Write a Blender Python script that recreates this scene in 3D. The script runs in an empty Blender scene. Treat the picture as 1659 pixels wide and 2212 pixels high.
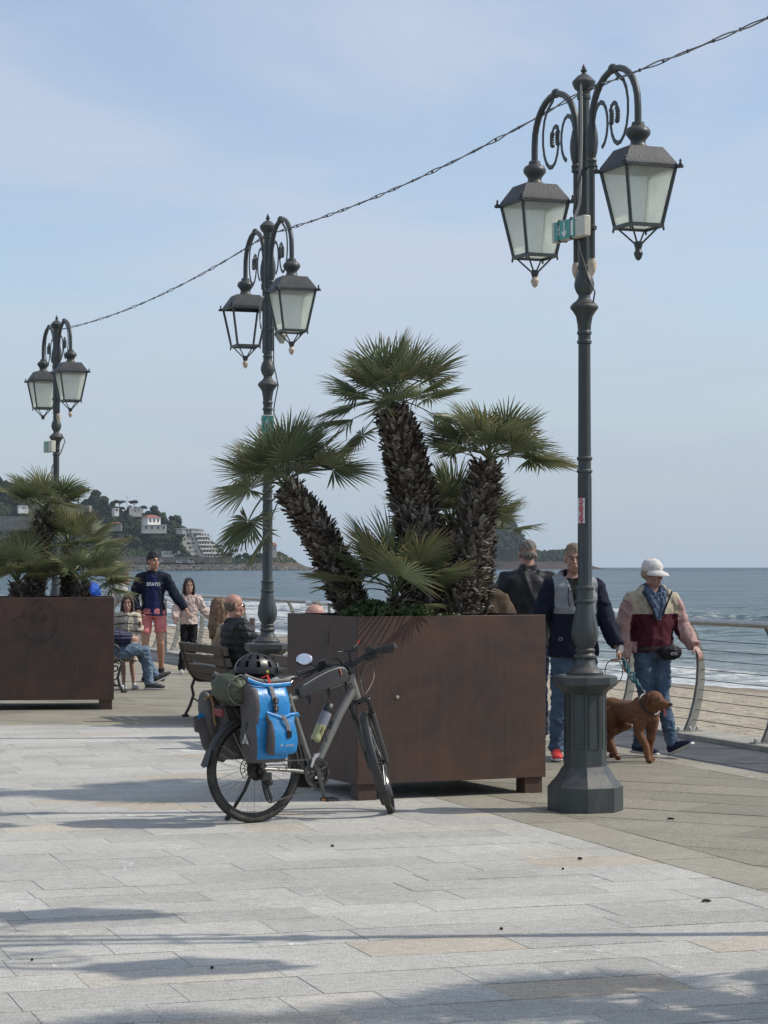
import bpy, math, random
import numpy as np
from mathutils import Vector, Matrix, Euler, noise as mnoise

# ------------------------------------------------------------------ camera, light, exposure
R = math.radians
SC = bpy.context.scene
COL = SC.collection
F = 5000.0                       # focal length in units of a 1659 px wide picture
EYE = 1.64
PITCH = math.atan(119.0 / F)
cam_data = bpy.data.cameras.new('camera')
cam = bpy.data.objects.new('camera', cam_data)
COL.objects.link(cam)
cam_data.sensor_fit = 'HORIZONTAL'
cam_data.sensor_width = 36.0
cam_data.lens = 36.0 * F / 1659.0
cam_data.clip_start = 0.1
cam_data.clip_end = 60000
cam.location = (0, 0, EYE)
cam.rotation_euler = (R(90) + PITCH, 0, 0)
SC.camera = cam

SUN_ELEV = R(43)
SUN_AZ = R(3.5)                    # sun seen from the ground: to the right (+X), a touch beyond
sd = bpy.data.lights.new('sun', 'SUN')
sd.energy = 3.7
sd.angle = R(0.6)
sd.color = (1.0, 0.95, 0.87)
sun = bpy.data.objects.new('sun', sd)
COL.objects.link(sun)
sdir = Vector((math.cos(SUN_AZ) * math.cos(SUN_ELEV), math.sin(SUN_AZ) * math.cos(SUN_ELEV), math.sin(SUN_ELEV)))
sun.rotation_euler = sdir.to_track_quat('Z', 'Y').to_euler()

SC.view_settings.view_transform = 'Standard'
SC.view_settings.look = 'None'
SC.view_settings.exposure = 0.0
SC.view_settings.gamma = 1.0
SC.view_settings.use_curve_mapping = False
SC.render.engine = 'CYCLES'
SC.cycles.use_denoising = True
SC.cycles.max_bounces = 8
SC.cycles.transparent_max_bounces = 16
SC.cycles.volume_bounces = 0

world = bpy.data.worlds.new('World')
SC.world = world
world.use_nodes = True
wt = world.node_tree
wt.nodes.clear()
def wn(t, **k):
    n = wt.nodes.new(t)
    for a, b in k.items():
        setattr(n, a, b)
    return n
sky = wn('ShaderNodeTexSky', sky_type='NISHITA')
sky.sun_disc = False
sky.sun_elevation = SUN_ELEV
sky.sun_rotation = R(90) - SUN_AZ
sky.air_density = 1.0
sky.dust_density = 0.6
sky.ozone_density = 2.5
tc = wn('ShaderNodeTexCoord')
sep = wn('ShaderNodeSeparateXYZ')
wt.links.new(tc.outputs['Generated'], sep.inputs[0])
def wmath(op, a, b=None):
    n = wn('ShaderNodeMath', operation=op)
    for i, v in enumerate((a, b)):
        if v is None: continue
        if isinstance(v, (int, float)): n.inputs[i].default_value = v
        else: wt.links.new(v, n.inputs[i])
    return n.outputs[0]
# thin high cloud on a plane overhead: direction / (height + small)
zz = wmath('ADD', wmath('MAXIMUM', sep.outputs[2], 0.0), 0.14)
comb = wn('ShaderNodeCombineXYZ')
wt.links.new(wmath('DIVIDE', sep.outputs[0], zz), comb.inputs[0])
wt.links.new(wmath('DIVIDE', sep.outputs[1], zz), comb.inputs[1])
mp = wn('ShaderNodeMapping')
mp.inputs['Rotation'].default_value = (0, 0, R(8))
mp.inputs['Scale'].default_value = (0.9, 1.35, 1)
mp.inputs['Location'].default_value = (1.3, 0.4, 0)
wt.links.new(comb.outputs[0], mp.inputs[0])
n1 = wn('ShaderNodeTexNoise'); n1.inputs['Scale'].default_value = 1.1; n1.inputs['Detail'].default_value = 6; n1.inputs['Roughness'].default_value = 0.55; n1.inputs['Distortion'].default_value = 0.7
wt.links.new(mp.outputs[0], n1.inputs['Vector'])
cr = wn('ShaderNodeMapRange', interpolation_type='SMOOTHSTEP')
cr.inputs['From Min'].default_value = 0.34; cr.inputs['From Max'].default_value = 0.64
cr.inputs['To Min'].default_value = 0.30; cr.inputs['To Max'].default_value = 0.88
wt.links.new(n1.outputs['Fac'], cr.inputs[0])
mix = wn('ShaderNodeMix', data_type='RGBA')
wt.links.new(cr.outputs[0], mix.inputs['Factor'])
skyk = wn('ShaderNodeMix', data_type='RGBA', blend_type='MULTIPLY')
skyk.inputs['Factor'].default_value = 1.0
skyk.inputs['B'].default_value = (1.0, 1.0, 1.0, 1)
wt.links.new(sky.outputs[0], skyk.inputs['A'])
wt.links.new(skyk.outputs['Result'], mix.inputs['A'])
mix.inputs['B'].default_value = (3.95, 4.45, 5.35, 1)
bg = wn('ShaderNodeBackground')
bg.inputs['Strength'].default_value = 0.145
hz = wn('ShaderNodeMix', data_type='RGBA')
hf = wn('ShaderNodeMapRange', interpolation_type='SMOOTHSTEP')
hf.inputs['From Min'].default_value = -0.02; hf.inputs['From Max'].default_value = 0.15; hf.inputs['To Min'].default_value = 0.97; hf.inputs['To Max'].default_value = 0.0
wt.links.new(sep.outputs[2], hf.inputs[0]); wt.links.new(hf.outputs[0], hz.inputs['Factor'])
wt.links.new(mix.outputs['Result'], hz.inputs['A']); hz.inputs['B'].default_value = (3.05, 3.68, 4.35, 1)
wt.links.new(hz.outputs['Result'], bg.inputs['Color'])
wo = wn('ShaderNodeOutputWorld')
wt.links.new(bg.outputs[0], wo.inputs['Surface'])

# ------------------------------------------------------------------ geometry of the view
def ray(x, y):
    u, v = x - 829.5, -(y - 1106.0)
    c, s = math.cos(PITCH), math.sin(PITCH)
    return Vector((u, F * c - v * s, F * s + v * c))
def G(x, y, z=0.0):
    d = ray(x, y); t = (z - EYE) / d.z
    return Vector((d.x * t, d.y * t, z))
def At(x, y, Y):
    d = ray(x, y); t = Y / d.y
    return Vector((d.x * t, Y, EYE + d.z * t))

# ------------------------------------------------------------------ materials
MATS = {}
def mat(name, col, rough=0.6, metal=0.0, spec=0.5, var=0.0, vscale=8.0, bump=0.0, bscale=60.0, col2=None, coord='Object', stretch=None, detail=5, extra=None):
    if name in MATS: return MATS[name]
    m = bpy.data.materials.new(name); m.use_nodes = True
    nt = m.node_tree; b = nt.nodes['Principled BSDF']
    b.inputs['Base Color'].default_value = (*col, 1)
    b.inputs['Roughness'].default_value = rough
    b.inputs['Metallic'].default_value = metal
    b.inputs['Specular IOR Level'].default_value = spec
    if var or bump or col2:
        t = nt.nodes.new('ShaderNodeTexCoord'); src = t.outputs[coord]
        if coord == 'Position':
            pass
        if stretch:
            mpn = nt.nodes.new('ShaderNodeMapping'); mpn.inputs['Scale'].default_value = stretch
            nt.links.new(src, mpn.inputs[0]); src = mpn.outputs[0]
    if var or col2:
        n = nt.nodes.new('ShaderNodeTexNoise'); n.inputs['Scale'].default_value = vscale; n.inputs['Detail'].default_value = detail
        n.inputs['Roughness'].default_value = 0.6
        nt.links.new(src, n.inputs['Vector'])
        r = nt.nodes.new('ShaderNodeValToRGB')
        c2 = col2 if col2 else tuple(min(1, c * (1 + var)) for c in col)
        c1 = col if col2 else tuple(c * (1 - var) for c in col)
        r.color_ramp.elements[0].position = 0.35; r.color_ramp.elements[1].position = 0.65
        r.color_ramp.elements[0].color = (*c1, 1); r.color_ramp.elements[1].color = (*c2, 1)
        nt.links.new(n.outputs['Fac'], r.inputs[0]); nt.links.new(r.outputs[0], b.inputs['Base Color'])
    if bump:
        n2 = nt.nodes.new('ShaderNodeTexNoise'); n2.inputs['Scale'].default_value = bscale; n2.inputs['Detail'].default_value = 6
        nt.links.new(src, n2.inputs['Vector'])
        bp = nt.nodes.new('ShaderNodeBump'); bp.inputs['Strength'].default_value = bump; bp.inputs['Distance'].default_value = 0.01
        nt.links.new(n2.outputs['Fac'], bp.inputs['Height']); nt.links.new(bp.outputs[0], b.inputs['Normal'])
    MATS[name] = m
    return m

# ------------------------------------------------------------------ mesh helper
def frame_from(d, up=None):
    d = Vector(d).normalized()
    up = Vector(up) if up is not None else (Vector((0, 0, 1)) if abs(d.z) < 0.95 else Vector((0, 1, 0)))
    x = up.cross(d)
    if x.length < 1e-6: x = Vector((1, 0, 0)).cross(d)
    x.normalize()
    y = d.cross(x).normalized()
    return x, y, d

class MB:
    def __init__(s): s.v = []; s.f = []; s.mi = []; s.cm = 0
    def add(s, vs, fs):
        o = len(s.v); s.v.extend([tuple(p) for p in vs]); s.f.extend([tuple(i + o for i in f) for f in fs]); s.mi.extend([s.cm] * len(fs)); return s
    def box(s, c, d, rz=0.0, M=None, taper=None):
        hx, hy, hz = d[0] / 2, d[1] / 2, d[2] / 2
        tp = taper if taper else 1.0
        vs = []
        for z, k in ((-hz, 1.0), (hz, tp)):
            for x, y in ((-hx, -hy), (hx, -hy), (hx, hy), (-hx, hy)):
                p = Vector((x * k, y * k, z))
                if M is not None: p = M @ p
                elif rz: p = Matrix.Rotation(rz, 3, 'Z') @ p
                vs.append(p + Vector(c))
        return s.add(vs, [(0, 3, 2, 1), (4, 5, 6, 7), (0, 1, 5, 4), (1, 2, 6, 5), (2, 3, 7, 6), (3, 0, 4, 7)])
    def tube(s, pts, r, n=10, cap=True, flat=None, up=None, closed=False):
        pts = [Vector(p) for p in pts]; k = len(pts)
        rs = list(r) if hasattr(r, '__len__') else [r] * k
        vs = []; prevx = None
        for i, p in enumerate(pts):
            if closed: d = pts[(i + 1) % k] - pts[i - 1]
            elif i == 0: d = pts[1] - pts[0]
            elif i == k - 1: d = pts[-1] - pts[-2]
            else: d = (pts[i + 1] - p).normalized() + (p - pts[i - 1]).normalized()
            if d.length < 1e-9: d = Vector((0, 0, 1))
            d.normalize()
            if prevx is None or up is not None: x, y, _ = frame_from(d, up)
            else:
                x = prevx - d * prevx.dot(d)
                if x.length < 1e-6: x, y, _ = frame_from(d)
                x.normalize(); y = d.cross(x)
            prevx = x
            rr = rs[i]
            ra, rb = (rr if hasattr(rr, '__len__') else (rr, rr * (flat if flat else 1.0)))
            for j in range(n):
                a = 2 * math.pi * j / n
                vs.append(p + x * (math.cos(a) * ra) + y * (math.sin(a) * rb))
        fs = []
        for i in range(k if closed else k - 1):
            i2 = (i + 1) % k
            for j in range(n):
                j2 = (j + 1) % n
                fs.append((i * n + j, i * n + j2, i2 * n + j2, i2 * n + j))
        if cap and not closed:
            fs.append(tuple(range(n - 1, -1, -1))); fs.append(tuple((k - 1) * n + j for j in range(n)))
        return s.add(vs, fs)
    def lathe(s, prof, n=24, o=(0, 0, 0), M=None, cap=True, phase=0.0):
        vs = []
        for (r, z) in prof:
            for j in range(n):
                a = 2 * math.pi * j / n + phase
                p = Vector((r * math.cos(a), r * math.sin(a), z))
                if M is not None: p = M @ p
                vs.append(p + Vector(o))
        fs = []
        for i in range(len(prof) - 1):
            for j in range(n):
                j2 = (j + 1) % n
                fs.append((i * n + j, i * n + j2, (i + 1) * n + j2, (i + 1) * n + j))
        if cap:
            fs.append(tuple(range(n - 1, -1, -1))); fs.append(tuple((len(prof) - 1) * n + j for j in range(n)))
        return s.add(vs, fs)
    def ell(s, c, r, n=14, m=9, M=None):
        rr = (r, r, r) if not hasattr(r, '__len__') else r
        vs = []; c = Vector(c)
        for i in range(1, m):
            t = math.pi * i / m
            for j in range(n):
                a = 2 * math.pi * j / n
                p = Vector((rr[0] * math.sin(t) * math.cos(a), rr[1] * math.sin(t) * math.sin(a), -rr[2] * math.cos(t)))
                if M is not None: p = M @ p
                vs.append(p + c)
        for z in (-1, 1):
            p = Vector((0, 0, z * rr[2]))
            if M is not None: p = M @ p
            vs.append(p + c)
        b = (m - 1) * n
        fs = []
        for i in range(m - 2):
            for j in range(n):
                j2 = (j + 1) % n
                fs.append((i * n + j, i * n + j2, (i + 1) * n + j2, (i + 1) * n + j))
        for j in range(n):
            j2 = (j + 1) % n
            fs.append((b, j2, j)); fs.append((b + 1, (m - 2) * n + j, (m - 2) * n + j2))
        return s.add(vs, fs)
    def prism(s, poly, z0, z1):
        n = len(poly)
        vs = [(p[0], p[1], z0) for p in poly] + [(p[0], p[1], z1) for p in poly]
        fs = [tuple(range(n - 1, -1, -1)), tuple(range(n, 2 * n))] + [(i, (i + 1) % n, n + (i + 1) % n, n + i) for i in range(n)]
        return s.add(vs, fs)
    def extr(s, poly, axis_o, ax, ay, az, t):
        """polygon in (ax, ay) plane at axis_o, thickness t along az (centred)"""
        n = len(poly); o = Vector(axis_o); ax, ay, az = Vector(ax), Vector(ay), Vector(az)
        vs = [o + ax * p[0] + ay * p[1] - az * t / 2 for p in poly] + [o + ax * p[0] + ay * p[1] + az * t / 2 for p in poly]
        fs = [tuple(range(n - 1, -1, -1)), tuple(range(n, 2 * n))] + [(i, (i + 1) % n, n + (i + 1) % n, n + i) for i in range(n)]
        return s.add(vs, fs)
    def mesh(s, name, mats, smooth=None):
        me = bpy.data.meshes.new(name)
        me.from_pydata(s.v, [], s.f); me.update()
        for m in (mats if isinstance(mats, (list, tuple)) else [mats]): me.materials.append(m)
        if max(s.mi, default=0) > 0: me.polygons.foreach_set('material_index', s.mi)
        if smooth:
            me.polygons.foreach_set('use_smooth', [True] * len(me.polygons))
            me.set_sharp_from_angle(angle=R(smooth))
        return me
    def build(s, name, mats, parent=None, smooth=40):
        return link(name, s.mesh(name, mats, smooth), parent)

def link(name, me, parent=None):
    o = bpy.data.objects.new(name, me); COL.objects.link(o)
    if parent is not None: o.parent = parent
    return o
def tag(o, label=None, cat=None, group=None, kind=None):
    if label: o['label'] = label
    if cat: o['category'] = cat
    if group: o['group'] = group
    if kind: o['kind'] = kind
    return o
def thing(name, label, cat, loc=(0, 0, 0), rz=0.0, group=None):
    o = bpy.data.objects.new(name, None); COL.objects.link(o)
    o.location = loc; o.rotation_euler = (0, 0, rz); o.empty_display_size = 0.1
    return tag(o, label, cat, group)
def copy_tree(o, parent=None, keep=True):
    c = o.copy(); COL.objects.link(c); c.parent = parent
    for ch in list(o.children): copy_tree(ch, c)
    return c
def bevel(o, w, seg=2):
    m = o.modifiers.new('bevel', 'BEVEL'); m.width = w; m.segments = seg; m.limit_method = 'ANGLE'; m.angle_limit = R(40)
    return o
def text_mesh(cu, name, m):
    ob = bpy.data.objects.new('tmp_text', cu); COL.objects.link(ob); dg = bpy.context.evaluated_depsgraph_get(); dg.update()
    me = bpy.data.meshes.new_from_object(ob.evaluated_get(dg)); me.name = name; bpy.data.objects.remove(ob); me.materials.clear(); me.materials.append(m); return me
# ------------------------------------------------------------------ shaders for the setting
def nodes_of(m): return m.node_tree, m.node_tree.nodes['Principled BSDF']
def add_noise(nt, src, scale, detail=4, rough=0.55, dist=0.0):
    n = nt.nodes.new('ShaderNodeTexNoise'); n.inputs['Scale'].default_value = scale; n.inputs['Detail'].default_value = detail
    n.inputs['Roughness'].default_value = rough; n.inputs['Distortion'].default_value = dist
    nt.links.new(src, n.inputs['Vector']); return n.outputs['Fac']
def mapr(nt, v, a, b, c, d, smooth=True):
    n = nt.nodes.new('ShaderNodeMapRange')
    if smooth: n.interpolation_type = 'SMOOTHSTEP'
    n.inputs['From Min'].default_value = a; n.inputs['From Max'].default_value = b; n.inputs['To Min'].default_value = c; n.inputs['To Max'].default_value = d
    nt.links.new(v, n.inputs[0]); return n.outputs[0]
def mth(nt, op, a, b=None, c=None):
    n = nt.nodes.new('ShaderNodeMath'); n.operation = op
    for i, v in enumerate((a, b, c)):
        if v is None: continue
        if isinstance(v, (int, float)): n.inputs[i].default_value = v
        else: nt.links.new(v, n.inputs[i])
    return n.outputs[0]
def mixc(nt, f, a, b, mode='MIX'):
    n = nt.nodes.new('ShaderNodeMix'); n.data_type = 'RGBA'; n.blend_type = mode
    if isinstance(f, (int, float)): n.inputs['Factor'].default_value = f
    else: nt.links.new(f, n.inputs['Factor'])
    for k, v in (('A', a), ('B', b)):
        if isinstance(v, tuple): n.inputs[k].default_value = (*v, 1) if len(v) == 3 else v
        else: nt.links.new(v, n.inputs[k])
    return n.outputs['Result']
def ramp(nt, v, stops):
    r = nt.nodes.new('ShaderNodeValToRGB'); cr_ = r.color_ramp
    while len(cr_.elements) < len(stops): cr_.elements.new(0.5)
    for e, (p, c) in zip(cr_.elements, stops): e.position = p; e.color = (*c, 1)
    nt.links.new(v, r.inputs[0]); return r.outputs[0]
def mapping(nt, src, scale=(1, 1, 1), rot=(0, 0, 0), loc=(0, 0, 0)):
    n = nt.nodes.new('ShaderNodeMapping'); n.inputs['Scale'].default_value = scale; n.inputs['Rotation'].default_value = rot; n.inputs['Location'].default_value = loc
    nt.links.new(src, n.inputs[0]); return n.outputs[0]
def wpos(nt): return nt.nodes.new('ShaderNodeNewGeometry').outputs['Position']
def bumpn(nt, b, h, strength, dist):
    bp = nt.nodes.new('ShaderNodeBump'); bp.inputs['Strength'].default_value = strength; bp.inputs['Distance'].default_value = dist
    nt.links.new(h, bp.inputs['Height']); nt.links.new(bp.outputs[0], b.inputs['Normal'])
def attr(nt, name):
    a = nt.nodes.new('ShaderNodeAttribute'); a.attribute_name = name; return a.outputs['Fac']

def stone_material(name, base, tan, stain_amt, dots=False, tone=0.16):
    m = mat(name, base, rough=0.75, spec=0.3); nt, b = nodes_of(m)
    p = wpos(nt); rnd = attr(nt, 'rnd')
    tonec = ramp(nt, rnd, [(0.0, tuple(c * (1 - tone) for c in base)), (0.5, base), (0.90, tuple(min(1, c * (1 + tone * 0.6)) for c in base)), (0.993, tan)])
    # rust coloured veins and patches of the stone itself
    shf = nt.nodes.new('ShaderNodeCombineXYZ'); nt.links.new(mth(nt, 'MULTIPLY', rnd, 37.0), shf.inputs[0]); nt.links.new(mth(nt, 'MULTIPLY', rnd, 91.0), shf.inputs[1])
    pv2 = nt.nodes.new('ShaderNodeVectorMath'); pv2.operation = 'ADD'; nt.links.new(mapping(nt, p, (0.8, 2.4, 1), (0, 0, R(-18))), pv2.inputs[0]); nt.links.new(shf.outputs[0], pv2.inputs[1])
    vein = add_noise(nt, pv2.outputs[0], 2.3, 6, 0.62, 1.2)
    f = mth(nt, 'MULTIPLY', mapr(nt, vein, 0.635, 0.675, 0, 1), stain_amt)
    c = mixc(nt, f, tonec, tan)
    grain = add_noise(nt, mapping(nt, p, (1, 0.45, 1)), 110, 4, 0.75)
    fine = add_noise(nt, mapping(nt, p, (1, 2.4, 1), (0, 0, R(-18))), 14, 7, 0.72)
    big = add_noise(nt, p, 0.7, 5, 0.6)
    k = mth(nt, 'ADD', mth(nt, 'MULTIPLY', mapr(nt, fine, 0.3, 0.7, 0.80, 1.14), mapr(nt, grain, 0.28, 0.72, 0.70, 1.30)), mapr(nt, big, 0.3, 0.7, -0.12, 0.06))
    kc = nt.nodes.new('ShaderNodeCombineColor')
    for i in range(3): nt.links.new(k, kc.inputs[i])
    c = mixc(nt, 1.0, c, kc.outputs[0], 'MULTIPLY')
    gv = nt.nodes.new('ShaderNodeTexVoronoi'); gv.inputs['Scale'].default_value = 2.6; nt.links.new(p, gv.inputs['Vector'])
    gsep = nt.nodes.new('ShaderNodeSeparateColor'); nt.links.new(gv.outputs['Color'], gsep.inputs[0])
    spot = mth(nt, 'MULTIPLY', mapr(nt, mth(nt, 'ADD', gv.outputs['Distance'], mth(nt, 'MULTIPLY', fine, 0.02)), 0.035, 0.055, 0.55, 0), mapr(nt, gsep.outputs[0], 0.55, 0.6, 0, 1))
    c = mixc(nt, spot, c, (0.15, 0.14, 0.125))
    stn = add_noise(nt, mapping(nt, p, (1, 1, 1), loc=(3, 17, 0)), 1.5, 7, 0.7, 0.5); c = mixc(nt, mapr(nt, stn, 0.56, 0.70, 0, 0.22), c, (0.20, 0.185, 0.16))
    if not dots:
        # a few pale scratches
        w = nt.nodes.new('ShaderNodeTexVoronoi'); w.feature = 'DISTANCE_TO_EDGE'; w.inputs['Scale'].default_value = 1.1
        dn = add_noise(nt, p, 2.5, 4)
        dv = nt.nodes.new('ShaderNodeVectorMath'); dv.operation = 'ADD'
        cmb = nt.nodes.new('ShaderNodeCombineXYZ'); nt.links.new(mth(nt, 'MULTIPLY', dn, 0.9), cmb.inputs[0]); nt.links.new(mth(nt, 'MULTIPLY', dn, -0.6), cmb.inputs[1])
        nt.links.new(p, dv.inputs[0]); nt.links.new(cmb.outputs[0], dv.inputs[1]); nt.links.new(dv.outputs[0], w.inputs['Vector'])
        msk = add_noise(nt, mapping(nt, p, (1, 1, 1), (0, 0, 0), (7, 3, 0)), 2.2, 3)
        sc = mth(nt, 'MULTIPLY', mapr(nt, w.outputs['Distance'], 0.0, 0.0075, 1, 0), mapr(nt, msk, 0.55, 0.62, 0, 0.8))
        c = mixc(nt, sc, c, (0.75, 0.75, 0.72))
    nt.links.new(c, b.inputs['Base Color'])
    h = mth(nt, 'ADD', mth(nt, 'MULTIPLY', fine, 0.7), mth(nt, 'MULTIPLY', grain, 0.5))
    if dots:
        v = nt.nodes.new('ShaderNodeTexVoronoi'); v.inputs['Scale'].default_value = 22; v.inputs['Randomness'].default_value = 0.25
        nt.links.new(mapping(nt, p, (1, 1, 1), (0, 0, R(31))), v.inputs['Vector'])
        d = mapr(nt, v.outputs['Distance'], 0.12, 0.3, -1.4, 0)
        dm = mapr(nt, add_noise(nt, p, 1.2, 2), 0.42, 0.5, 0, 1)
        h = mth(nt, 'ADD', h, mth(nt, 'MULTIPLY', d, dm))
        c2 = mixc(nt, mth(nt, 'MULTIPLY', mth(nt, 'MULTIPLY', d, dm), -0.30), c, (0.05, 0.045, 0.035))
        nt.links.new(c2, b.inputs['Base Color'])
    bumpn(nt, b, h, 0.5, 0.006)
    return m

M_LIGHT = stone_material('pale_stone', (0.455, 0.436, 0.392), (0.46, 0.39, 0.30), 0.30, tone=0.12)
M_BROWN = stone_material('buff_stone', (0.285, 0.258, 0.200), (0.30, 0.25, 0.165), 0.4, dots=True, tone=0.14)
M_BAND = stone_material('band_stone', (0.325, 0.295, 0.235), (0.34, 0.28, 0.19), 0.4, tone=0.1)
M_JOINT = mat('joint_mortar', (0.13, 0.125, 0.115), rough=0.9, var=0.35, vscale=20)
M_ASPH = mat('dark_strip', (0.072, 0.074, 0.078), rough=0.8, var=0.25, vscale=3.0, bump=0.5, bscale=220, coord='Object')
M_CONC = mat('kerb_concrete', (0.33, 0.31, 0.26), rough=0.85, var=0.2, vscale=4, bump=0.3, bscale=90)
M_SAND = mat('beach_sand', (0.34, 0.28, 0.205), rough=0.95, spec=0.1)
nt, b = nodes_of(M_SAND); p = wpos(nt)
s1 = add_noise(nt, p, 1.6, 6, 0.65); s2 = add_noise(nt, p, 0.25, 4); s3 = add_noise(nt, mapping(nt, p, (1, 0.6, 1)), 4.5, 4, 0.6)
wet = attr(nt, 'wet')
c = ramp(nt, s3, [(0.35, (0.29, 0.245, 0.185)), (0.6, (0.43, 0.375, 0.29))])
c = mixc(nt, mapr(nt, s1, 0.60, 0.72, 0, 0.35), c, (0.20, 0.155, 0.105))
c = mixc(nt, wet, c, (0.165, 0.135, 0.10))
nt.links.new(c, b.inputs['Base Color'])
nt.links.new(mapr(nt, wet, 0.3, 1.0, 0.95, 0.35), b.inputs['Roughness'])
bumpn(nt, b, mth(nt, 'ADD', s1, mth(nt, 'MULTIPLY', s3, 0.8)), 0.9, 0.16)

# ------------------------------------------------------------------ promenade directions
E1 = Vector((math.cos(R(18)), math.sin(R(18)), 0)); E2 = Vector((-math.sin(R(18)), math.cos(R(18)), 0))
def SV(s, v, z=0.0): q = E1 * s + E2 * v; return Vector((q.x, q.y, z))
def sv_of(p): return p.x * E1.x + p.y * E1.y, p.x * E2.x + p.y * E2.y
def xy_of(s, v): q = SV(s, v); return (q.x, q.y)
V0, V1 = -14.0, 150.0
S_LIGHT, S_DARK, S_KERB, S_EDGE = 5.45, 8.62, 9.60, 10.05
FAR_Y = 24.0

# body of the promenade with a wall down to the sand
mb = MB(); mb.prism([xy_of(S_EDGE, V0), xy_of(S_EDGE, V1), xy_of(-70, V1), xy_of(-70, V0)], -1.6, -0.012)
promenade = mb.build('promenade', M_JOINT); tag(promenade, kind='structure')
def strip(name, s0, s1, v0, v1, z0, z1, m):
    b_ = MB(); b_.prism([xy_of(s1, v0), xy_of(s1, v1), xy_of(s0, v1), xy_of(s0, v0)], z0, z1)
    return tag(bevel(b_.build(name, m), 0.008), kind='structure')
strip('cycle_strip', S_DARK + 0.004, S_KERB - 0.004, V0, V1, -0.012, -0.002, M_ASPH)
kerb = strip('kerb', S_KERB, S_EDGE - 0.002, V0, V1, -0.011, 0.045, M_CONC)

# paving: every slab is cut to its field
def clip(poly, nx, ny, c):
    out = []
    for i in range(len(poly)):
        a, b_ = poly[i], poly[(i + 1) % len(poly)]
        da, db = a[0] * nx + a[1] * ny - c, b_[0] * nx + b_[1] * ny - c
        if da <= 0: out.append(a)
        if (da < 0 < db) or (db < 0 < da):
            t = da / (da - db); out.append((a[0] + (b_[0] - a[0]) * t, a[1] + (b_[1] - a[1]) * t))
    return out
def area(poly): return 0.5 * abs(sum(poly[i][0] * poly[(i + 1) % len(poly)][1] - poly[(i + 1) % len(poly)][0] * poly[i][1] for i in range(len(poly))))
def centroid(poly): return (sum(p_[0] for p_ in poly) / len(poly), sum(p_[1] for p_ in poly) / len(poly))
def in_view(c, margin=1.2):
    return c[1] > 7.2 and abs(c[0]) < c[1] * 0.166 + margin
rs = random.Random(11)
def slab_geo(poly, h, gap, axes):
    c = centroid(poly)
    X1, X2 = axes
    L_ = [((x - c[0]) * X1.x + (y - c[1]) * X1.y, (x - c[0]) * X2.x + (y - c[1]) * X2.y) for x, y in poly]
    h1, h2 = max(abs(q[0]) for q in L_), max(abs(q[1]) for q in L_)
    def ins(d):
        k1, k2 = max(0.3, 1 - d * 0.65 / h1), max(0.3, 1 - d * 3.8 / h2)
        return [(c[0] + X1.x * a * k1 + X2.x * b_ * k2, c[1] + X1.y * a * k1 + X2.y * b_ * k2) for a, b_ in L_]
    n = len(poly)
    r0, r1, r2 = ins(gap), ins(gap), ins(gap + 0.0018)
    tx, ty = rs.uniform(-0.0015, 0.0015), rs.uniform(-0.0015, 0.0015)
    def zt(q, z): return (q[0], q[1], z + tx * (q[0] - c[0]) + ty * (q[1] - c[1]))
    vs = [(q[0], q[1], -0.0135) for q in r0] + [zt(q, h - 0.002) for q in r1] + [zt(q, h) for q in r2]
    fs = []
    for i in range(n):
        j = (i + 1) % n
        fs += [(i, j, n + j, n + i), (n + i, n + j, 2 * n + j, 2 * n + i)]
    fs.append(tuple(range(2 * n, 3 * n)))
    return vs, fs
def orient(poly):
    a = sum(poly[i][0] * poly[(i + 1) % len(poly)][1] - poly[(i + 1) % len(poly)][0] * poly[i][1] for i in range(len(poly)))
    return poly if a > 0 else poly[::-1]
def make_field(name, piece, polys, m, parent, gap, limit=290, axes=(E1, E2)):
    polys = [orient(q) for q in polys if len(q) >= 3 and area(q) > 0.006]
    def size(q):
        c = centroid(q); return area(q) / max(c[1], 1) ** 3 if in_view(c, 0.15) else 0
    polys.sort(key=size, reverse=True)
    made = 0
    rest = MB(); rr = []
    for i, q in enumerate(polys):
        vs, fs = slab_geo(q, rs.uniform(-0.0012, 0.0012), gap, axes)
        rv = rs.random()
        if i < limit and size(q) > 0:
            me = bpy.data.meshes.new(piece); me.from_pydata(vs, [], fs)
            a = me.attributes.new('rnd', 'FLOAT', 'POINT'); a.data.foreach_set('value', [rv] * len(vs))
            me.materials.append(m); link(piece, me, parent)
        else:
            rest.add(vs, fs); rr += [rv] * len(vs)
    if rest.v:
        me = rest.mesh(piece + 's_beyond', m)
        a = me.attributes.new('rnd', 'FLOAT', 'POINT'); a.data.foreach_set('value', rr)
        tag(link(piece + 's_beyond', me, parent), kind='stuff')

def rows_field(smin, smax, vmin, vmax, pitch, lens, keep):
    out = []; v = vmin
    while v < vmax:
        h = rs.choice(pitch); s = smin - rs.random() * lens[1]
        while s < smax:
            L = rs.uniform(*lens)
            q = [xy_of(s, v), xy_of(s + L, v), xy_of(s + L, v + h), xy_of(s, v + h)]
            s += L
            c = centroid(q)
            if not in_view(c): continue
            q = keep(q)
            if q and len(q) >= 3: out.append(q)
        v += h
    return out
def keep_light(q):
    q = clip(q, E1.x, E1.y, S_LIGHT)
    return clip(q, 0.01, 1, FAR_Y) if q else q
light = rows_field(-14, S_LIGHT, 4, 30, [0.28, 0.34, 0.40], (0.34, 0.80), keep_light)
paving = MB(); paving.add([(*xy_of(S_LIGHT - 0.02, V0), -0.0045), (*xy_of(S_LIGHT - 0.02, 34), -0.0045), (*xy_of(-14, 34), -0.0045), (*xy_of(-14, V0), -0.0045)], [(0, 1, 2, 3)])
pv = paving.build('square_paving', mat('square_bed', (0.25, 0.24, 0.215), rough=0.9)); tag(pv, kind='structure')
make_field('square_paving', 'slab', light, M_LIGHT, pv, 0.0018)

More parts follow.
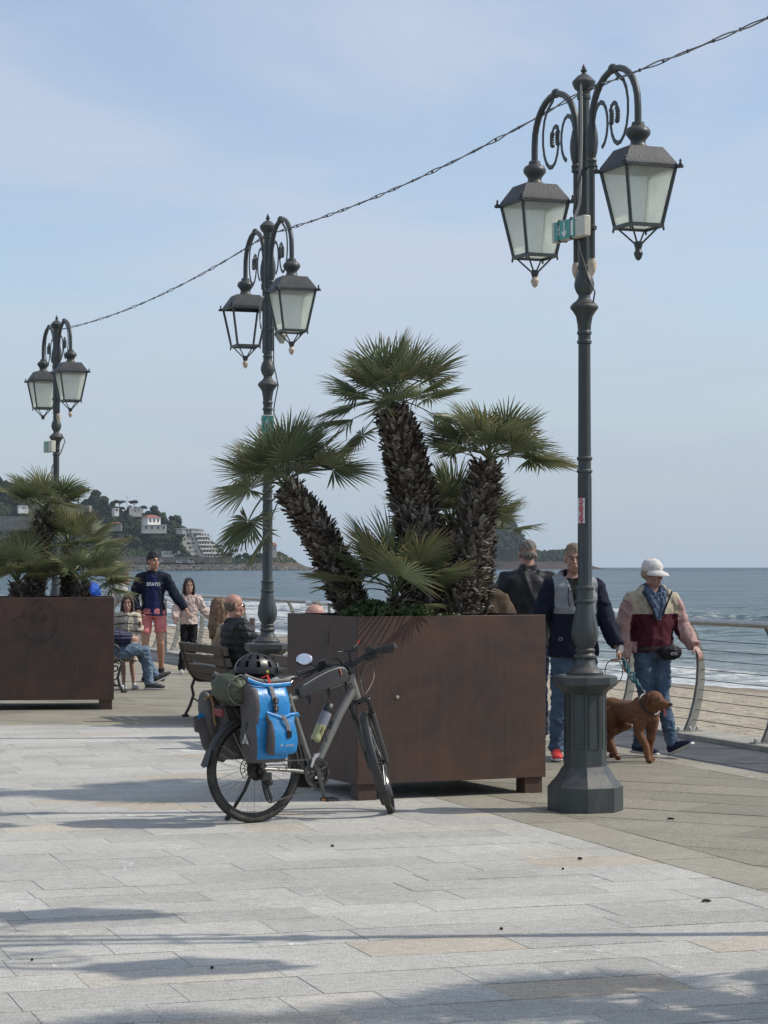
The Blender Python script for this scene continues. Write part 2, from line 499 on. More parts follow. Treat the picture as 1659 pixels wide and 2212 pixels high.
# buff tiles laid on the slant, with plain border courses
A1 = Vector((math.cos(R(-31)), math.sin(R(-31)), 0)); A2 = Vector((-A1.y, A1.x, 0))
buff = []
for i in range(-60, 70):
    off = rs.uniform(0, 1.2)
    for j in range(-60, 60):
        a0, b0 = j * 1.15 + off, i * 0.60
        q = [(A1.x * a + A2.x * b_, A1.y * a + A2.y * b_) for a, b_ in ((a0, b0), (a0 + 1.15, b0), (a0 + 1.15, b0 + 0.60), (a0, b0 + 0.60))]
        c = centroid(q)
        if not in_view(c, 1.6) or c[1] > 62: continue
        q1 = clip(clip(q, -E1.x, -E1.y, -(S_LIGHT + 0.42)) or [], E1.x, E1.y, S_DARK - 0.34)
        if q1 and len(q1) >= 3: buff.append(q1)
        q2 = clip(clip(q, 0, -1, -(FAR_Y + 0.3)) or [], E1.x, E1.y, S_LIGHT + 0.42)
        if q2 and len(q2) >= 3: buff.append(q2)
bt = MB(); bt.add([(*xy_of(S_DARK, V0), -0.0095), (*xy_of(S_DARK, V1), -0.0095), (*xy_of(S_LIGHT + 0.0, V1), -0.0095), (*xy_of(S_LIGHT + 0.0, V0), -0.0095)], [(0, 1, 2, 3)])
wk = bt.build('walkway', M_JOINT); tag(wk, kind='structure')
make_field('walkway', 'tile', buff, M_BROWN, wk, 0.0030, 230, (A1, A2))
band = []
for (s0, s1, L) in ((S_LIGHT + 0.004, S_LIGHT + 0.415, 1.1), (S_DARK - 0.335, S_DARK - 0.004, 1.3)):
    v = 2.0
    while v < 60:
        l = L * rs.uniform(0.75, 1.25); q = [xy_of(s0, v), xy_of(s1, v), xy_of(s1, v + l), xy_of(s0, v + l)]; v += l
        if in_view(centroid(q), 1.6): band.append(clip(q, 0, -1, -5) if s0 > 7 else clip(q, 0, 1, FAR_Y + 0.3))
x = -9.0
while x < -1.5:
    l = rs.uniform(0.8, 1.3); q = [(x, FAR_Y), (x + l, FAR_Y), (x + l, FAR_Y + 0.3), (x, FAR_Y + 0.3)]; x += l
    band.append(clip(q, E1.x, E1.y, S_LIGHT))
make_field('border', 'border_slab', [q for q in band if q], M_BAND, wk, 0.003, 60)

# ------------------------------------------------------------------ beach and sea
SEA_Z = -1.30
SH = [(-30, -60), (20, 30), (16, 44), (9.3, 56), (5.8, 61), (0.5, 80), (-6, 107), (-12, 119), (-32, 150), (-80, 210), (-200, 330), (-480, 640), (-1200, 1500)]
SHX = np.array([p_[0] for p_ in SH[1:]], float)[::1]; SHY = np.array([p_[1] for p_ in SH[1:]], float)
_seg = [(np.array(SH[i + 1]), np.array(SH[i + 2])) for i in range(len(SH) - 2)]
def shore_dist(X, Y):
    """signed distance to the waterline, positive over the sea"""
    best = np.full(X.shape, 1e9); sgn = np.ones(X.shape)
    for a, b_ in _seg:
        d = b_ - a; L2 = (d ** 2).sum()
        t = np.clip(((X - a[0]) * d[0] + (Y - a[1]) * d[1]) / L2, 0, 1)
        px, py = a[0] + d[0] * t, a[1] + d[1] * t
        dd = np.hypot(X - px, Y - py)
        side = np.sign((Y - a[1]) * d[0] - (X - a[0]) * d[1])
        m_ = dd < best - 1e-9
        best = np.where(m_, dd, best); sgn = np.where(m_, side, sgn)
    return -best * sgn
def grid_mesh(name, X, Y, Z, m, attrs, smooth=True):
    nr, nc = X.shape
    me = bpy.data.meshes.new(name)
    vs = np.stack([X, Y, Z], -1).reshape(-1, 3)
    idx = np.arange(nr * nc).reshape(nr, nc)
    fs = np.stack([idx[:-1, :-1], idx[:-1, 1:], idx[1:, 1:], idx[1:, :-1]], -1).reshape(-1, 4)
    me.from_pydata(vs.tolist(), [], fs.tolist())
    for k, v in attrs.items():
        a = me.attributes.new(k, 'FLOAT', 'POINT'); a.data.foreach_set('value', v.reshape(-1).astype(np.float32))
    if smooth: me.polygons.foreach_set('use_smooth', [True] * len(me.polygons))
    me.materials.append(m)
    return me
def vnoise(X, Y, seed=0, octaves=4):
    """cheap value noise from sums of rotated sines"""
    rg = np.random.RandomState(seed); out = np.zeros(X.shape); amp = 1.0; f = 1.0; tot = 0
    for o in range(octaves):
        for k in range(3):
            a = rg.rand() * math.pi * 2; ph = rg.rand() * 6.28; ff = f * (0.8 + rg.rand() * 0.5)
            out += amp * np.sin((X * math.cos(a) + Y * math.sin(a)) * ff + ph + 1.3 * np.sin((X * math.sin(a) - Y * math.cos(a)) * ff * 0.7 + ph * 2))
            tot += amp
        amp *= 0.55; f *= 2.05
    return out / tot
# sand
us = np.linspace(-1.1, 1.1, 150); ys = np.concatenate([np.linspace(-60, 12, 8), np.geomspace(14, 1500, 260)])
Yg, Ug = np.meshgrid(ys, us, indexing='ij'); Xg = Ug * np.maximum(np.abs(Yg), 60) * (0.5 + np.abs(Ug) ** 2) 
dS = shore_dist(Xg, Yg)
Zs = SEA_Z + np.clip(-dS * 0.026, -0.9, 0.72) + 0.035 * vnoise(Xg, Yg, 3, 4) * np.clip(-dS / 6, 0, 1)
Zs = np.where(dS > 0, SEA_Z - np.clip(dS * 0.06, 0, 0.6) - 0.02, Zs)
wetv = np.clip(1 - (-dS) / 2.6 + 0.25 * vnoise(Xg * 0.7, Yg * 0.7, 5, 3), 0, 1)
sand = link('beach', grid_mesh('beach', Xg, Yg, Zs, M_SAND, {'wet': wetv})); tag(sand, kind='structure')

M_SEA = mat('sea_water', (0.03, 0.08, 0.09), rough=0.2, spec=0.32)
M_SEA.node_tree.nodes['Principled BSDF'].inputs['IOR'].default_value = 1.33
nt, b = nodes_of(M_SEA); p = wpos(nt); sh = attr(nt, 'shore'); fo = attr(nt, 'foam'); hl = attr(nt, 'height')
deep = mixc(nt, mapr(nt, sh, 4, 26, 0, 1), (0.21, 0.245, 0.235), (0.075, 0.150, 0.145))
deep = mixc(nt, mapr(nt, sh, 22, 110, 0, 1), deep, (0.030, 0.085, 0.100))
deep = mixc(nt, mapr(nt, sh, 120, 1500, 0, 1), deep, (0.010, 0.036, 0.060))
streak = add_noise(nt, mapping(nt, p, (0.006, 0.03, 1)), 1.0, 5, 0.6)
deep = mixc(nt, mapr(nt, streak, 0.42, 0.62, 0, 0.55), deep, (0.010, 0.034, 0.056))
st2 = add_noise(nt, mapping(nt, p, (0.045, 0.17, 1), loc=(5, 2, 0)), 1.0, 6, 0.7, 0.4)
deep = mixc(nt, mth(nt, 'MULTIPLY', mapr(nt, st2, 0.45, 0.60, 0, 0.75), mapr(nt, sh, 10, 60, 0, 1)), deep, (0.008, 0.030, 0.045))
f1 = add_noise(nt, mapping(nt, p, (1.0, 0.55, 1)), 1.1, 8, 0.72, 1.0)
fm = mapr(nt, mth(nt, 'ADD', fo, mth(nt, 'MULTIPLY', mth(nt, 'SUBTRACT', f1, 0.5), 1.3)), 0.42, 0.70, 0, 1)
white = add_noise(nt, mapping(nt, p, (0.05, 0.12, 1)), 1.0, 8, 0.8)
wc = mth(nt, 'MULTIPLY', mapr(nt, white, 0.705, 0.73, 0, 0.7), mapr(nt, sh, 60, 160, 0, 1))
fm2 = mth(nt, 'MAXIMUM', fm, wc)
nt.links.new(mixc(nt, fm2, deep, (0.62, 0.64, 0.63)), b.inputs['Base Color'])
nt.links.new(mixc(nt, 1.0, mapr(nt, mth(nt, 'ADD', fm2, mapr(nt, st2, 0.4, 0.65, 0.22, 0.0)), 0, 1, 0.06, 0.9, False), mapr(nt, sh, 100, 3000, 0.0, 0.16), 'ADD'), b.inputs['Roughness'])
w1 = add_noise(nt, mapping(nt, p, (0.55, 1.25, 1)), 0.8, 6, 0.62, 0.6)
w2 = add_noise(nt, mapping(nt, p, (0.16, 0.42, 1), loc=(3, 9, 0)), 0.7, 5, 0.6, 0.5)
w3 = add_noise(nt, mapping(nt, p, (0.03, 0.09, 1)), 0.8, 4, 0.6)
hsum = mth(nt, 'ADD', mth(nt, 'ADD', mth(nt, 'MULTIPLY', w1, 0.45), mth(nt, 'MULTIPLY', w2, 1.0)), mth(nt, 'MULTIPLY', w3, 2.0))
bumpn(nt, b, hsum, 1.0, 2.2)
us = np.concatenate([np.linspace(-2.2, -0.24, 26)[:-1], np.linspace(-0.24, 0.24, 220), np.linspace(0.24, 2.2, 26)[1:]])
ys = np.concatenate([np.linspace(30, 50, 12)[:-1], np.geomspace(50, 170, 320)[:-1], np.geomspace(170, 16000, 150)])
Yg, Ug = np.meshgrid(ys, us, indexing='ij'); Xg = Ug * Yg
dS = shore_dist(Xg, Yg)
al = Yg * 0.35 - Xg                                                    # along-shore coordinate
Zw = np.zeros(Xg.shape); foam = np.zeros(Xg.shape)
for (c0, w, amp, ph, fw, fa) in ((3.0, 1.1, 0.10, 0.3, 1.6, 0.35), (9.5, 1.6, 0.22, 1.9, 2.0, 0.42), (21.0, 2.0, 0.62, 4.1, 5.0, 1.0), (33.0, 2.6, 0.48, 2.2, 3.0, 0.55), (41, 3.2, 0.24, 0.9, 2.5, 0.0), (58, 4, 0.2, 3.0, 2.5, 0.0), (80, 5, 0.18, 1.0, 2, 0)):
    cc = c0 + 1.6 * np.sin(al * 0.06 + ph) + 0.9 * np.sin(al * 0.19 + ph * 3)
    m_ = 0.62 + 0.38 * np.sin(al * 0.085 + ph * 2.2)
    t = (dS - cc) / w
    Zw += amp * m_ * np.exp(-np.where(t < 0, (t * 1.7) ** 2, (t * 0.8) ** 2))
    # broken water on the crest and landward of it
    br = np.clip(m_ * 1.3 - 0.35, 0, 1)
    tt = (dS - cc) / fw
    foam += fa * br * np.exp(-np.where(tt < 0, (tt * 0.55) ** 2, (tt * 2.2) ** 2))
foam += 0.7 * np.exp(-np.clip(dS, 0, None) / 1.0) + 0.34 * np.exp(-np.clip(dS, 0, None) / 16)
fade = np.clip(dS / 5, 0, 1)
Zw = Zw * fade + 0.085 * vnoise(Xg * 1.1, Yg * 1.7, 7, 5) * np.clip(dS / 8, 0, 1) * np.clip((400 - Yg) / 300, 0, 1)
sea = link('sea', grid_mesh('sea', Xg, Yg, SEA_Z + Zw, M_SEA, {'shore': dS, 'foam': np.clip(foam, 0, 1), 'height': Zw})); tag(sea, kind='structure')

# ------------------------------------------------------------------ railing
M_RAIL = mat('stainless_rail', (0.42, 0.40, 0.36), rough=0.34, metal=0.75, var=0.12, vscale=6)
M_POST = mat('painted_post', (0.33, 0.315, 0.27), rough=0.5, metal=0.15, var=0.15, vscale=5)
M_WIRE = mat('steel_wire', (0.13, 0.12, 0.11), rough=0.5, metal=0.6)
M_BOLT = mat('steel_bolt', (0.45, 0.45, 0.44), rough=0.3, metal=0.9)
def post_mesh():
    prof = [(0.0, 0.0, 0.085), (0.06, 0.14, 0.082), (0.105, 0.30, 0.078), (0.135, 0.48, 0.072), (0.14, 0.64, 0.064), (0.12, 0.80, 0.055), (0.075, 0.95, 0.046), (0.02, 1.045, 0.040)]
    poly = [(o - w / 2, z) for o, z, w in prof] + [(o + w / 2, z) for o, z, w in reversed(prof)]
    b_ = MB()
    b_.extr(poly, (0, -0.022, 0), (1, 0, 0), (0, 0, 1), (0, 1, 0), 0.012)
    b_.extr(poly, (0, 0.022, 0), (1, 0, 0), (0, 0, 1), (0, 1, 0), 0.012)
    b_.extr([(o, z) for o, z, w in prof] + [(o + 0.012, z) for o, z, w in reversed(prof)], (0, 0, 0), (1, 0, 0), (0, 0, 1), (0, 1, 0), 0.034)
    return b_.mesh('post', M_POST)
ME_POST = post_mesh()
ME_PLATE = MB().box((0.0, 0, 0.006), (0.26, 0.13, 0.012)).mesh('foot_plate', M_POST)
bb = MB()
for sx in (-0.10, 0.0, 0.10): bb.lathe([(0.020, 0.012), (0.020, 0.028), (0.012, 0.030), (0.012, 0.045), (0.006, 0.052)], 8, (sx, -0.05 if sx == 0 else 0.0, 0))
ME_BOLTS = bb.mesh('bolt', M_BOLT)
WIRE_Z = [0.115 + 0.097 * i for i in range(9)]
def wire_off(z): return float(np.interp(z, [0, 0.14, 0.30, 0.48, 0.64, 0.80, 0.95, 1.045], [0, 0.06, 0.105, 0.135, 0.14, 0.12, 0.075, 0.02]))
def railing(label, s, v0, v1, pitch, zc=0.045, group='railings along the promenade edge'):
    base = SV(s, v0, zc)
    t = thing('railing', label, 'railing', base, math.atan2(E1.y, E1.x), group)
    n = max(1, round((v1 - v0) / pitch)); L = v1 - v0
    for i in range(n + 1):
        y = L * i / n
        q = link('post', ME_POST, t); q.location = (0, y, 0)
        pl = link('foot_plate', ME_PLATE, q)
        bo = link('bolt', ME_BOLTS, q)
    r_ = MB(); r_.tube([(0.02, -0.12, 1.068), (0.02, L + 0.12, 1.068)], 0.033, 14)
    r_.build('handrail', M_RAIL, t)
    for z in WIRE_Z:
        w_ = MB(); pts = []
        for i in range(n + 1):
            y = L * i / n
            pts.append((wire_off(z), y, z))
            if i < n: pts.append((wire_off(z), y + L / n / 2, z - rs.uniform(0, 0.004)))
        w_.tube(pts, 0.0042, 5); w_.build('wire', M_WIRE, t)
    return t
sp, vp = sv_of(G(1490, 1590)); S_R = 9.76
railing('long steel railing on the right with curved posts and wires above the beach', S_R, vp - 1.62 * 8, vp + 1.62 * 2, 1.62)
sA, vA = sv_of(Vector((-0.83, 35.2, 0))); sB, vB = sv_of(Vector((-3.55, 42.6, 0)))
railing('curved post railing behind the bench couple, ending at the steps near the planter', 9.86, vA, vB, 1.58)
railing('farthest stretch of railing seen left of the man in pink shorts', 9.86, vB + 1.9, vB + 1.9 + 9.5, 1.58)

# sloping handrails of the steps down to the sand
def stair_rail(label, p0, p1, posts):
    t = thing('stair_rail', label, 'handrail', (p0.x, p0.y, 0), 0, 'handrails of the beach steps')
    q0 = Vector((0, 0, p0.z)); q1 = Vector((p1.x - p0.x, p1.y - p0.y, p1.z)); d = q1 - q0
    r_ = MB(); r_.tube([q0 + Vector((-0.35, 0.12, 0)), q0, q1], 0.036, 12); r_.build('handrail', mat('bright_rail', (0.72, 0.72, 0.70), rough=0.25, metal=0.6), t)
    for k in posts:
        c = q0 + d * k
        b_ = MB().box((c.x, c.y, c.z - 0.52), (0.045, 0.06, 1.0)); b_.build('post', M_POST, t)
    for j in range(1, 6):
        w_ = MB().tube([q0 + Vector((0, 0, -0.16 * j)), q1 + Vector((0, 0, -0.16 * j))], 0.0045, 5); w_.build('wire', M_WIRE, t)
    return t
stair_rail('bright sloping handrail running down behind the girl and the bench couple', At(358, 1291, 42.6), At(560, 1386, 37.8), (0.0, 0.28, 0.56, 0.84))
stair_rail('short bright handrail dropping behind the rear corner of the centre planter', At(711, 1303.5, 35.2), At(800, 1372, 33.4), (0.0, 0.5))
# the steps themselves: a ramped slab beside the wall
stp = MB()
a = SV(10.2, sv_of(Vector((-3.9, 42.3, 0)))[1]); bq = SV(10.2, sv_of(Vector((-0.9, 33.5, 0)))[1])
for i in range(7):
    q = a.lerp(bq, i / 7.0 * 0.6); stp.box((q.x + 0.75, q.y, -0.10 - 0.13 * i - 0.5), (1.5, 0.9, 1.0), rz=R(18))
tag(stp.build('beach_steps', M_CONC), kind='structure')
# small red and white marker post standing on the beach
mk = thing('marker_post', 'short dark post with red and white bands standing on the beach behind the seated man', 'post', Vector((0, 0, 0)))
q = At(545, 1371, 70); q.z = -0.85; mk.location = q
MB().tube([(0, 0, 0), (0, 0, 0.95)], 0.085, 10).build('shaft', mat('post_brown', (0.10, 0.07, 0.055)), mk)
for k, z in enumerate((0.22, 0.36, 0.50)): MB().tube([(0, 0, z), (0, 0, z + 0.07)], 0.089, 10).build('band', mat('band_white', (0.7, 0.7, 0.68)) if k % 2 == 0 else mat('band_red', (0.45, 0.06, 0.05)), mk)
# ------------------------------------------------------------------ street lamps
M_IRON = mat('lamp_paint', (0.036, 0.050, 0.050), rough=0.45, spec=0.5)
nt, b = nodes_of(M_IRON); tcn = nt.nodes.new('ShaderNodeTexCoord'); p = tcn.outputs['Object']
geo = nt.nodes.new('ShaderNodeNewGeometry'); sx = nt.nodes.new('ShaderNodeSeparateXYZ'); nt.links.new(geo.outputs['Normal'], sx.inputs[0])
dust = mth(nt, 'MULTIPLY', mapr(nt, sx.outputs[2], 0.15, 0.8, 0, 1), mapr(nt, add_noise(nt, p, 9, 5, 0.65), 0.38, 0.62, 0.15, 0.8))
c = ramp(nt, add_noise(nt, mapping(nt, p, (1, 1, 0.35)), 7, 7, 0.7), [(0.3, (0.031, 0.038, 0.039)), (0.55, (0.042, 0.051, 0.051)), (0.75, (0.070, 0.078, 0.075))])
c = mixc(nt, dust, c, (0.105, 0.088, 0.075))
chip = mapr(nt, add_noise(nt, mapping(nt, p, (1, 1, 0.5)), 26, 5, 0.75), 0.685, 0.71, 0, 0.7)
c = mixc(nt, chip, c, (0.16, 0.15, 0.13))
nt.links.new(c, b.inputs['Base Color'])
bumpn(nt, b, add_noise(nt, p, 45, 5), 0.25, 0.004)
M_IRON_D = mat('lantern_roof_paint', (0.030, 0.033, 0.036), rough=0.55, var=0.3, vscale=9, bump=0.2, bscale=60)
M_GLASS = bpy.data.materials.new('frosted_pane'); M_GLASS.use_nodes = True
nt = M_GLASS.node_tree; b = nt.nodes['Principled BSDF']
tr = nt.nodes.new('ShaderNodeBsdfTranslucent'); tr.inputs[0].default_value = (0.93, 0.95, 0.89, 1)
tp = nt.nodes.new('ShaderNodeBsdfTransparent'); tp.inputs[0].default_value = (1.0, 1.0, 0.98, 1)
b.inputs['Base Color'].default_value = (0.55, 0.60, 0.57, 1); b.inputs['Roughness'].default_value = 0.15
mx1 = nt.nodes.new('ShaderNodeMixShader'); mx1.inputs[0].default_value = 0.62
nt.links.new(tr.outputs[0], mx1.inputs[1]); nt.links.new(tp.outputs[0], mx1.inputs[2])
mx2 = nt.nodes.new('ShaderNodeMixShader')
nz = add_noise(nt, nt.nodes.new('ShaderNodeTexCoord').outputs['Object'], 9, 6, 0.7)
nt.links.new(mapr(nt, nz, 0.35, 0.75, 0.06, 0.2), mx2.inputs[0])
nt.links.new(mx1.outputs[0], mx2.inputs[1]); nt.links.new(b.outputs[0], mx2.inputs[2])
nt.links.new(mx2.outputs[0], nt.nodes['Material Output'].inputs['Surface'])
M_ACORN = mat('cream_finial', (0.50, 0.42, 0.33), rough=0.7, var=0.25, vscale=30)
M_CABLE = mat('grey_cable', (0.30, 0.29, 0.27), rough=0.6)
M_CABLE_D = mat('dark_cable', (0.06, 0.06, 0.06), rough=0.6)

def HZ(y): return EYE + (1225 - y) * 0.00313          # height of a picture row at the first lamp
def oct_lathe(mb, prof): return mb.lathe(prof, 8, phase=R(22.5))
def pedestal_mesh():
    mb = MB(); k = 1 / math.cos(R(22.5)); W = 0.00313
    pr = [(77, 1750), (77, 1697), (72, 1692), (70, 1688), (62, 1680), (54, 1668), (50, 1660), (47, 1655), (44, 1653), (43, 1500), (48, 1492), (55, 1487), (64, 1480), (66, 1476), (66, 1462), (60, 1458)]
    oct_lathe(mb, [(r * W * k * 0.98, max(0, HZ(y)) if y < 1749 else 0.0) for r, y in pr])
    # sunk panels with raised frames on the eight faces
    for i in range(8):
        a = R(45 * i); Mx = Matrix.Rotation(a, 3, 'Z'); rr = 43.6 * W
        for (dx, z0, z1, w) in ((-0.036, 0.42, 0.78, 0.004), (0.036, 0.42, 0.78, 0.004)):
            mb.box(Mx @ Vector((rr, dx, (z0 + z1) / 2)), (0.004, w, z1 - z0), M=Mx)
        for z in (0.42, 0.78): mb.box(Mx @ Vector((rr, 0, z)), (0.004, 0.072, 0.004), M=Mx)
    return mb.mesh('pedestal', M_IRON, 25)
def shaft_mesh():
    W = 0.00313
    pr = [(40, 1458.5), (40, 1452), (36, 1447), (26, 1440), (21, 1428), (20, 1424), (24, 1421), (24.5, 1417), (21, 1414), (19, 1411), (21, 1408), (22, 1404), (18, 1400), (19, 1398), (24, 1390), (28.5, 1378), (29.5, 1368), (28, 1355), (24, 1335), (20.5, 1318), (19, 1306), (18.5, 1303), (21.5, 1301), (21.5, 1297), (18.5, 1295), (18, 1282), (18, 1274), (20, 1272), (20, 1268), (16, 1266), (15.2, 1262),
          (14.6, 1022), (17, 1020), (17, 1016), (14.2, 1013), (14, 995), (17, 992), (17, 988), (14, 985), (13.2, 760), (13.2, 742), (16, 740), (16, 735), (13.5, 732), (13.5, 722), (16, 720), (16, 716), (14, 712), (15, 700), (18, 682), (24, 672), (30.5, 664), (30.5, 660), (26, 654), (18, 648), (13.5, 642), (12.8, 636), (18, 628), (21.5, 618), (21.8, 610), (19, 598), (14, 588), (13.2, 580), (15, 578), (15, 572), (13, 570),
          (12.4, 500), (12.2, 210), (15, 208), (15, 201), (13.5, 199), (15, 190), (20, 186), (25, 176), (25.3, 170), (22, 166), (14, 158), (6, 153), (4, 150), (7, 147), (7, 144), (3.5, 142), (4.5, 139), (2, 134), (0.8, 131)]
    mb = MB(); mb.lathe([(r * W, HZ(y)) for r, y in pr], 28)
    # cast leaves on the baluster
    for i in range(6):
        a = R(60 * i + 20)
        pts = []; 
        for y, r in ((1385, 25.5), (1370, 28.3), (1352, 26.6), (1334, 23), (1318, 19.8)):
            pts.append((math.cos(a) * r * W, math.sin(a) * r * W, HZ(y)))
        mb.tube(pts, [0.003, 0.007, 0.007, 0.005, 0.002], 6)
    return mb.mesh('column', M_IRON, 30)
def fluted_mesh():
    mb = MB(); W = 0.00313
    for i in range(10):
        a = R(36 * i)
        mb.tube([(math.cos(a) * 14.6 * W, math.sin(a) * 14.6 * W, HZ(1255)), (math.cos(a) * 14.2 * W, math.sin(a) * 14.2 * W, HZ(1030))], 0.0035, 5)
    return mb.mesh('ribs', M_IRON)
ME_PED, ME_SHAFT, ME_FLUTE = pedestal_mesh(), shaft_mesh(), fluted_mesh()
HALF = 0.78
def arm_mesh():
    mb = MB()
    pts = [(0.12, 0, 3.72), (0.12, 0, 4.50), (0.121, 0, 4.62)]
    for i in range(1, 14):
        t = math.pi * i / 14
        pts.append((0.45 - 0.33 * math.cos(t), 0, 4.64 + 0.30 * math.sin(t)))
    pts += [(0.78, 0, 4.62), (0.78, 0, 4.50)]
    mb.tube(pts, [0.020] * 3 + [0.023] * 15, 12)
    mb.lathe([(0.021, 4.36), (0.030, 4.37), (0.034, 4.385), (0.025, 4.40), (0.036, 4.44), (0.043, 4.50), (0.040, 4.56), (0.030, 4.61), (0.027, 4.63)], 12, (0.12, 0, 0))
    mb.ell((0.43, 0, 4.945), (0.036, 0.034, 0.034), 12, 8)
    for z in (3.93, 4.355):
        mb.lathe([(0.022, z - 0.018), (0.032, z - 0.012), (0.032, z + 0.010), (0.022, z + 0.016)], 12, (0.12, 0, 0)); mb.box((0.07, 0, z), (0.09, 0.03, 0.022))
    return mb.mesh('arm', M_IRON, 40)
def scroll_mesh():
    mb = MB()
    def ribbon(pts, w=0.034, t=0.011):
        mb.tube([(x, 0, z) for x, z in pts], [(w / 2, t / 2)] * len(pts), 6, up=(0, 1, 0))
    # big hanging hook from the crown of the arch
    P = [(0.47, 4.91)]
    for i in range(13):
        a = R(60 - i * 22); P.append((0.50 + 0.155 * math.cos(a) * (1 - 0.028 * i), 4.64 + 0.235 * math.sin(a) * (1 - 0.02 * i)))
    ribbon(P)
    P2 = []
    for i in range(12):
        a = R(185 - i * 24); P2.append((0.25 + 0.10 * math.cos(a), 4.60 + 0.155 * math.sin(a)))
    ribbon([(0.145, 4.50)] + P2)
    for i in range(2):
        cx = 0.40 + 0.085 * i
        for k in range(7):
            a = R(-80 + 27 * k)
            mb.ell((cx + 0.012 * math.cos(a), 0, 4.63 + 0.043 * math.sin(a)), (0.020, 0.017, 0.017), 7, 5)
    P3 = []
    for i in range(9):
        a = R(180 - i * 24); P3.append((0.443 + 0.05 * math.cos(a), 4.66 + 0.055 * math.sin(a)))
    ribbon(P3)
    return mb.mesh('scroll', M_IRON, 40)
ME_ARM, ME_SCROLL = arm_mesh(), scroll_mesh()
LT, LB, RT = 0.178, 0.112, 0.118        # half sides: glass top, glass bottom, roof top
ZT, ZB = 4.215, 3.845
def lantern_meshes():
    d = {}
    mb = MB()
    mb.lathe([(0.026, 4.53), (0.04, 4.525), (0.045, 4.50), (0.070, 4.487), (0.082, 4.465), (0.080, 4.445), (0.064, 4.425), (0.050, 4.405), (0.050, 4.385), (0.066, 4.362), (0.082, 4.352)], 20)
    d['cap'] = mb.mesh('cap', M_IRON, 40)
    mb = MB()
    def sq(h, z): return [(-h, -h, z), (h, -h, z), (h, h, z), (-h, h, z)]
    def shell(rings, thick=None):
        vs = []; [vs.extend(r_) for r_ in rings]
        fs = []
        for i in range(len(rings) - 1):
            for j in range(4): fs.append((i * 4 + j, i * 4 + (j + 1) % 4, (i + 1) * 4 + (j + 1) % 4, (i + 1) * 4 + j))
        return vs, fs
    vs, fs = shell([sq(LT + 0.010, ZT + 0.012), sq(LT + 0.006, ZT + 0.03), sq(RT, 4.352)]); fs.append((8, 9, 10, 11)); mb.add(vs, fs)
    vs, fs = shell([sq(RT - 0.01, 4.335), sq(LT, ZT + 0.012)]); mb.add(vs, fs)
    for i in range(4):
        Mx = Matrix.Rotation(R(90 * i), 3, 'Z')
        mb.box(Mx @ Vector((LT + 0.004, 0, ZT + 0.006)), (0.022, 2 * LT + 0.03, 0.022), M=Mx)
        c = Mx @ Vector((LT + 0.022, LT + 0.022, ZT + 0.005)); mb.box(c, (0.034, 0.034, 0.018), M=Matrix.Rotation(R(45), 3, 'Z'))
        mb.lathe([(0.010, ZT + 0.012), (0.013, ZT + 0.022), (0.006, ZT + 0.032), (0.010, ZT + 0.042), (0.002, ZT + 0.055)], 8, (c.x, c.y, 0))
    d['roof'] = mb.mesh('roof', M_IRON_D, 20)
    mb = MB()
    for i in range(4):
        Mx = Matrix.Rotation(R(90 * i), 3, 'Z')
        a = Mx @ Vector((LT, LT, ZT)); c = Mx @ Vector((LB, LB, ZB)); mb.tube([a, c], 0.012, 6)
        mb.box(Mx @ Vector((LB + 0.002, 0, ZB)), (0.020, 2 * LB + 0.02, 0.024), M=Mx)
        c2 = Mx @ Vector((LB + 0.008, LB + 0.008, ZB - 0.02)); mb.ell(c2, (0.008, 0.008, 0.014), 8, 6)
        mb.tube([Mx @ Vector((LB - 0.015, LB - 0.015, ZB - 0.006)), Mx @ Vector((0.016, 0.016, 3.735))], 0.0065, 6)
    mb.lathe([(0.012, 3.69), (0.020, 3.70), (0.030, 3.735), (0.030, 3.745), (0.022, 3.75)], 12)
    d['frame'] = mb.mesh('frame', M_IRON, 30)
    k = 0.006
    mb = MB(); mb.add([(LT - k, -LT + k, ZT), (LT - k, LT - k, ZT), (LB - k, LB - k, ZB + 0.01), (LB - k, -LB + k, ZB + 0.01)], [(0, 3, 2, 1)])
    mb.add([(LT - k - .003, -LT + k, ZT), (LT - k - .003, LT - k, ZT), (LB - k - .003, LB - k, ZB + 0.01), (LB - k - .003, -LB + k, ZB + 0.01)], [(0, 1, 2, 3)])
    d['pane'] = mb.mesh('pane', M_GLASS)
    mb = MB(); mb.box((0, 0, ZB + 0.004), (2 * LB - 0.03, 2 * LB - 0.03, 0.004)); d['floor_pane'] = mb.mesh('floor_pane', M_GLASS)
    mb = MB(); mb.lathe([(0.004, 3.625), (0.018, 3.637), (0.027, 3.66), (0.030, 3.675), (0.024, 3.682), (0.020, 3.70), (0.010, 3.705)], 12); d['finial'] = mb.mesh('finial', M_ACORN, 40)
    mb = MB(); mb.lathe([(0.003, 3.60), (0.016, 3.62), (0.026, 3.645), (0.030, 3.665), (0.030, 3.69), (0.022, 3.72)], 12, (0.12, 0, 0)); d['acorn'] = mb.mesh('acorn', M_ACORN, 40)
    mb = MB(); mb.lathe([(0.005, 4.02), (0.024, 4.04), (0.03, 4.10), (0.022, 4.16), (0.018, 4.22), (0.018, 4.26)], 12); d['bulb'] = mb.mesh('bulb', mat('lamp_bulb', (0.7, 0.7, 0.68), rough=0.3), 40)
    return d
LM = lantern_meshes()
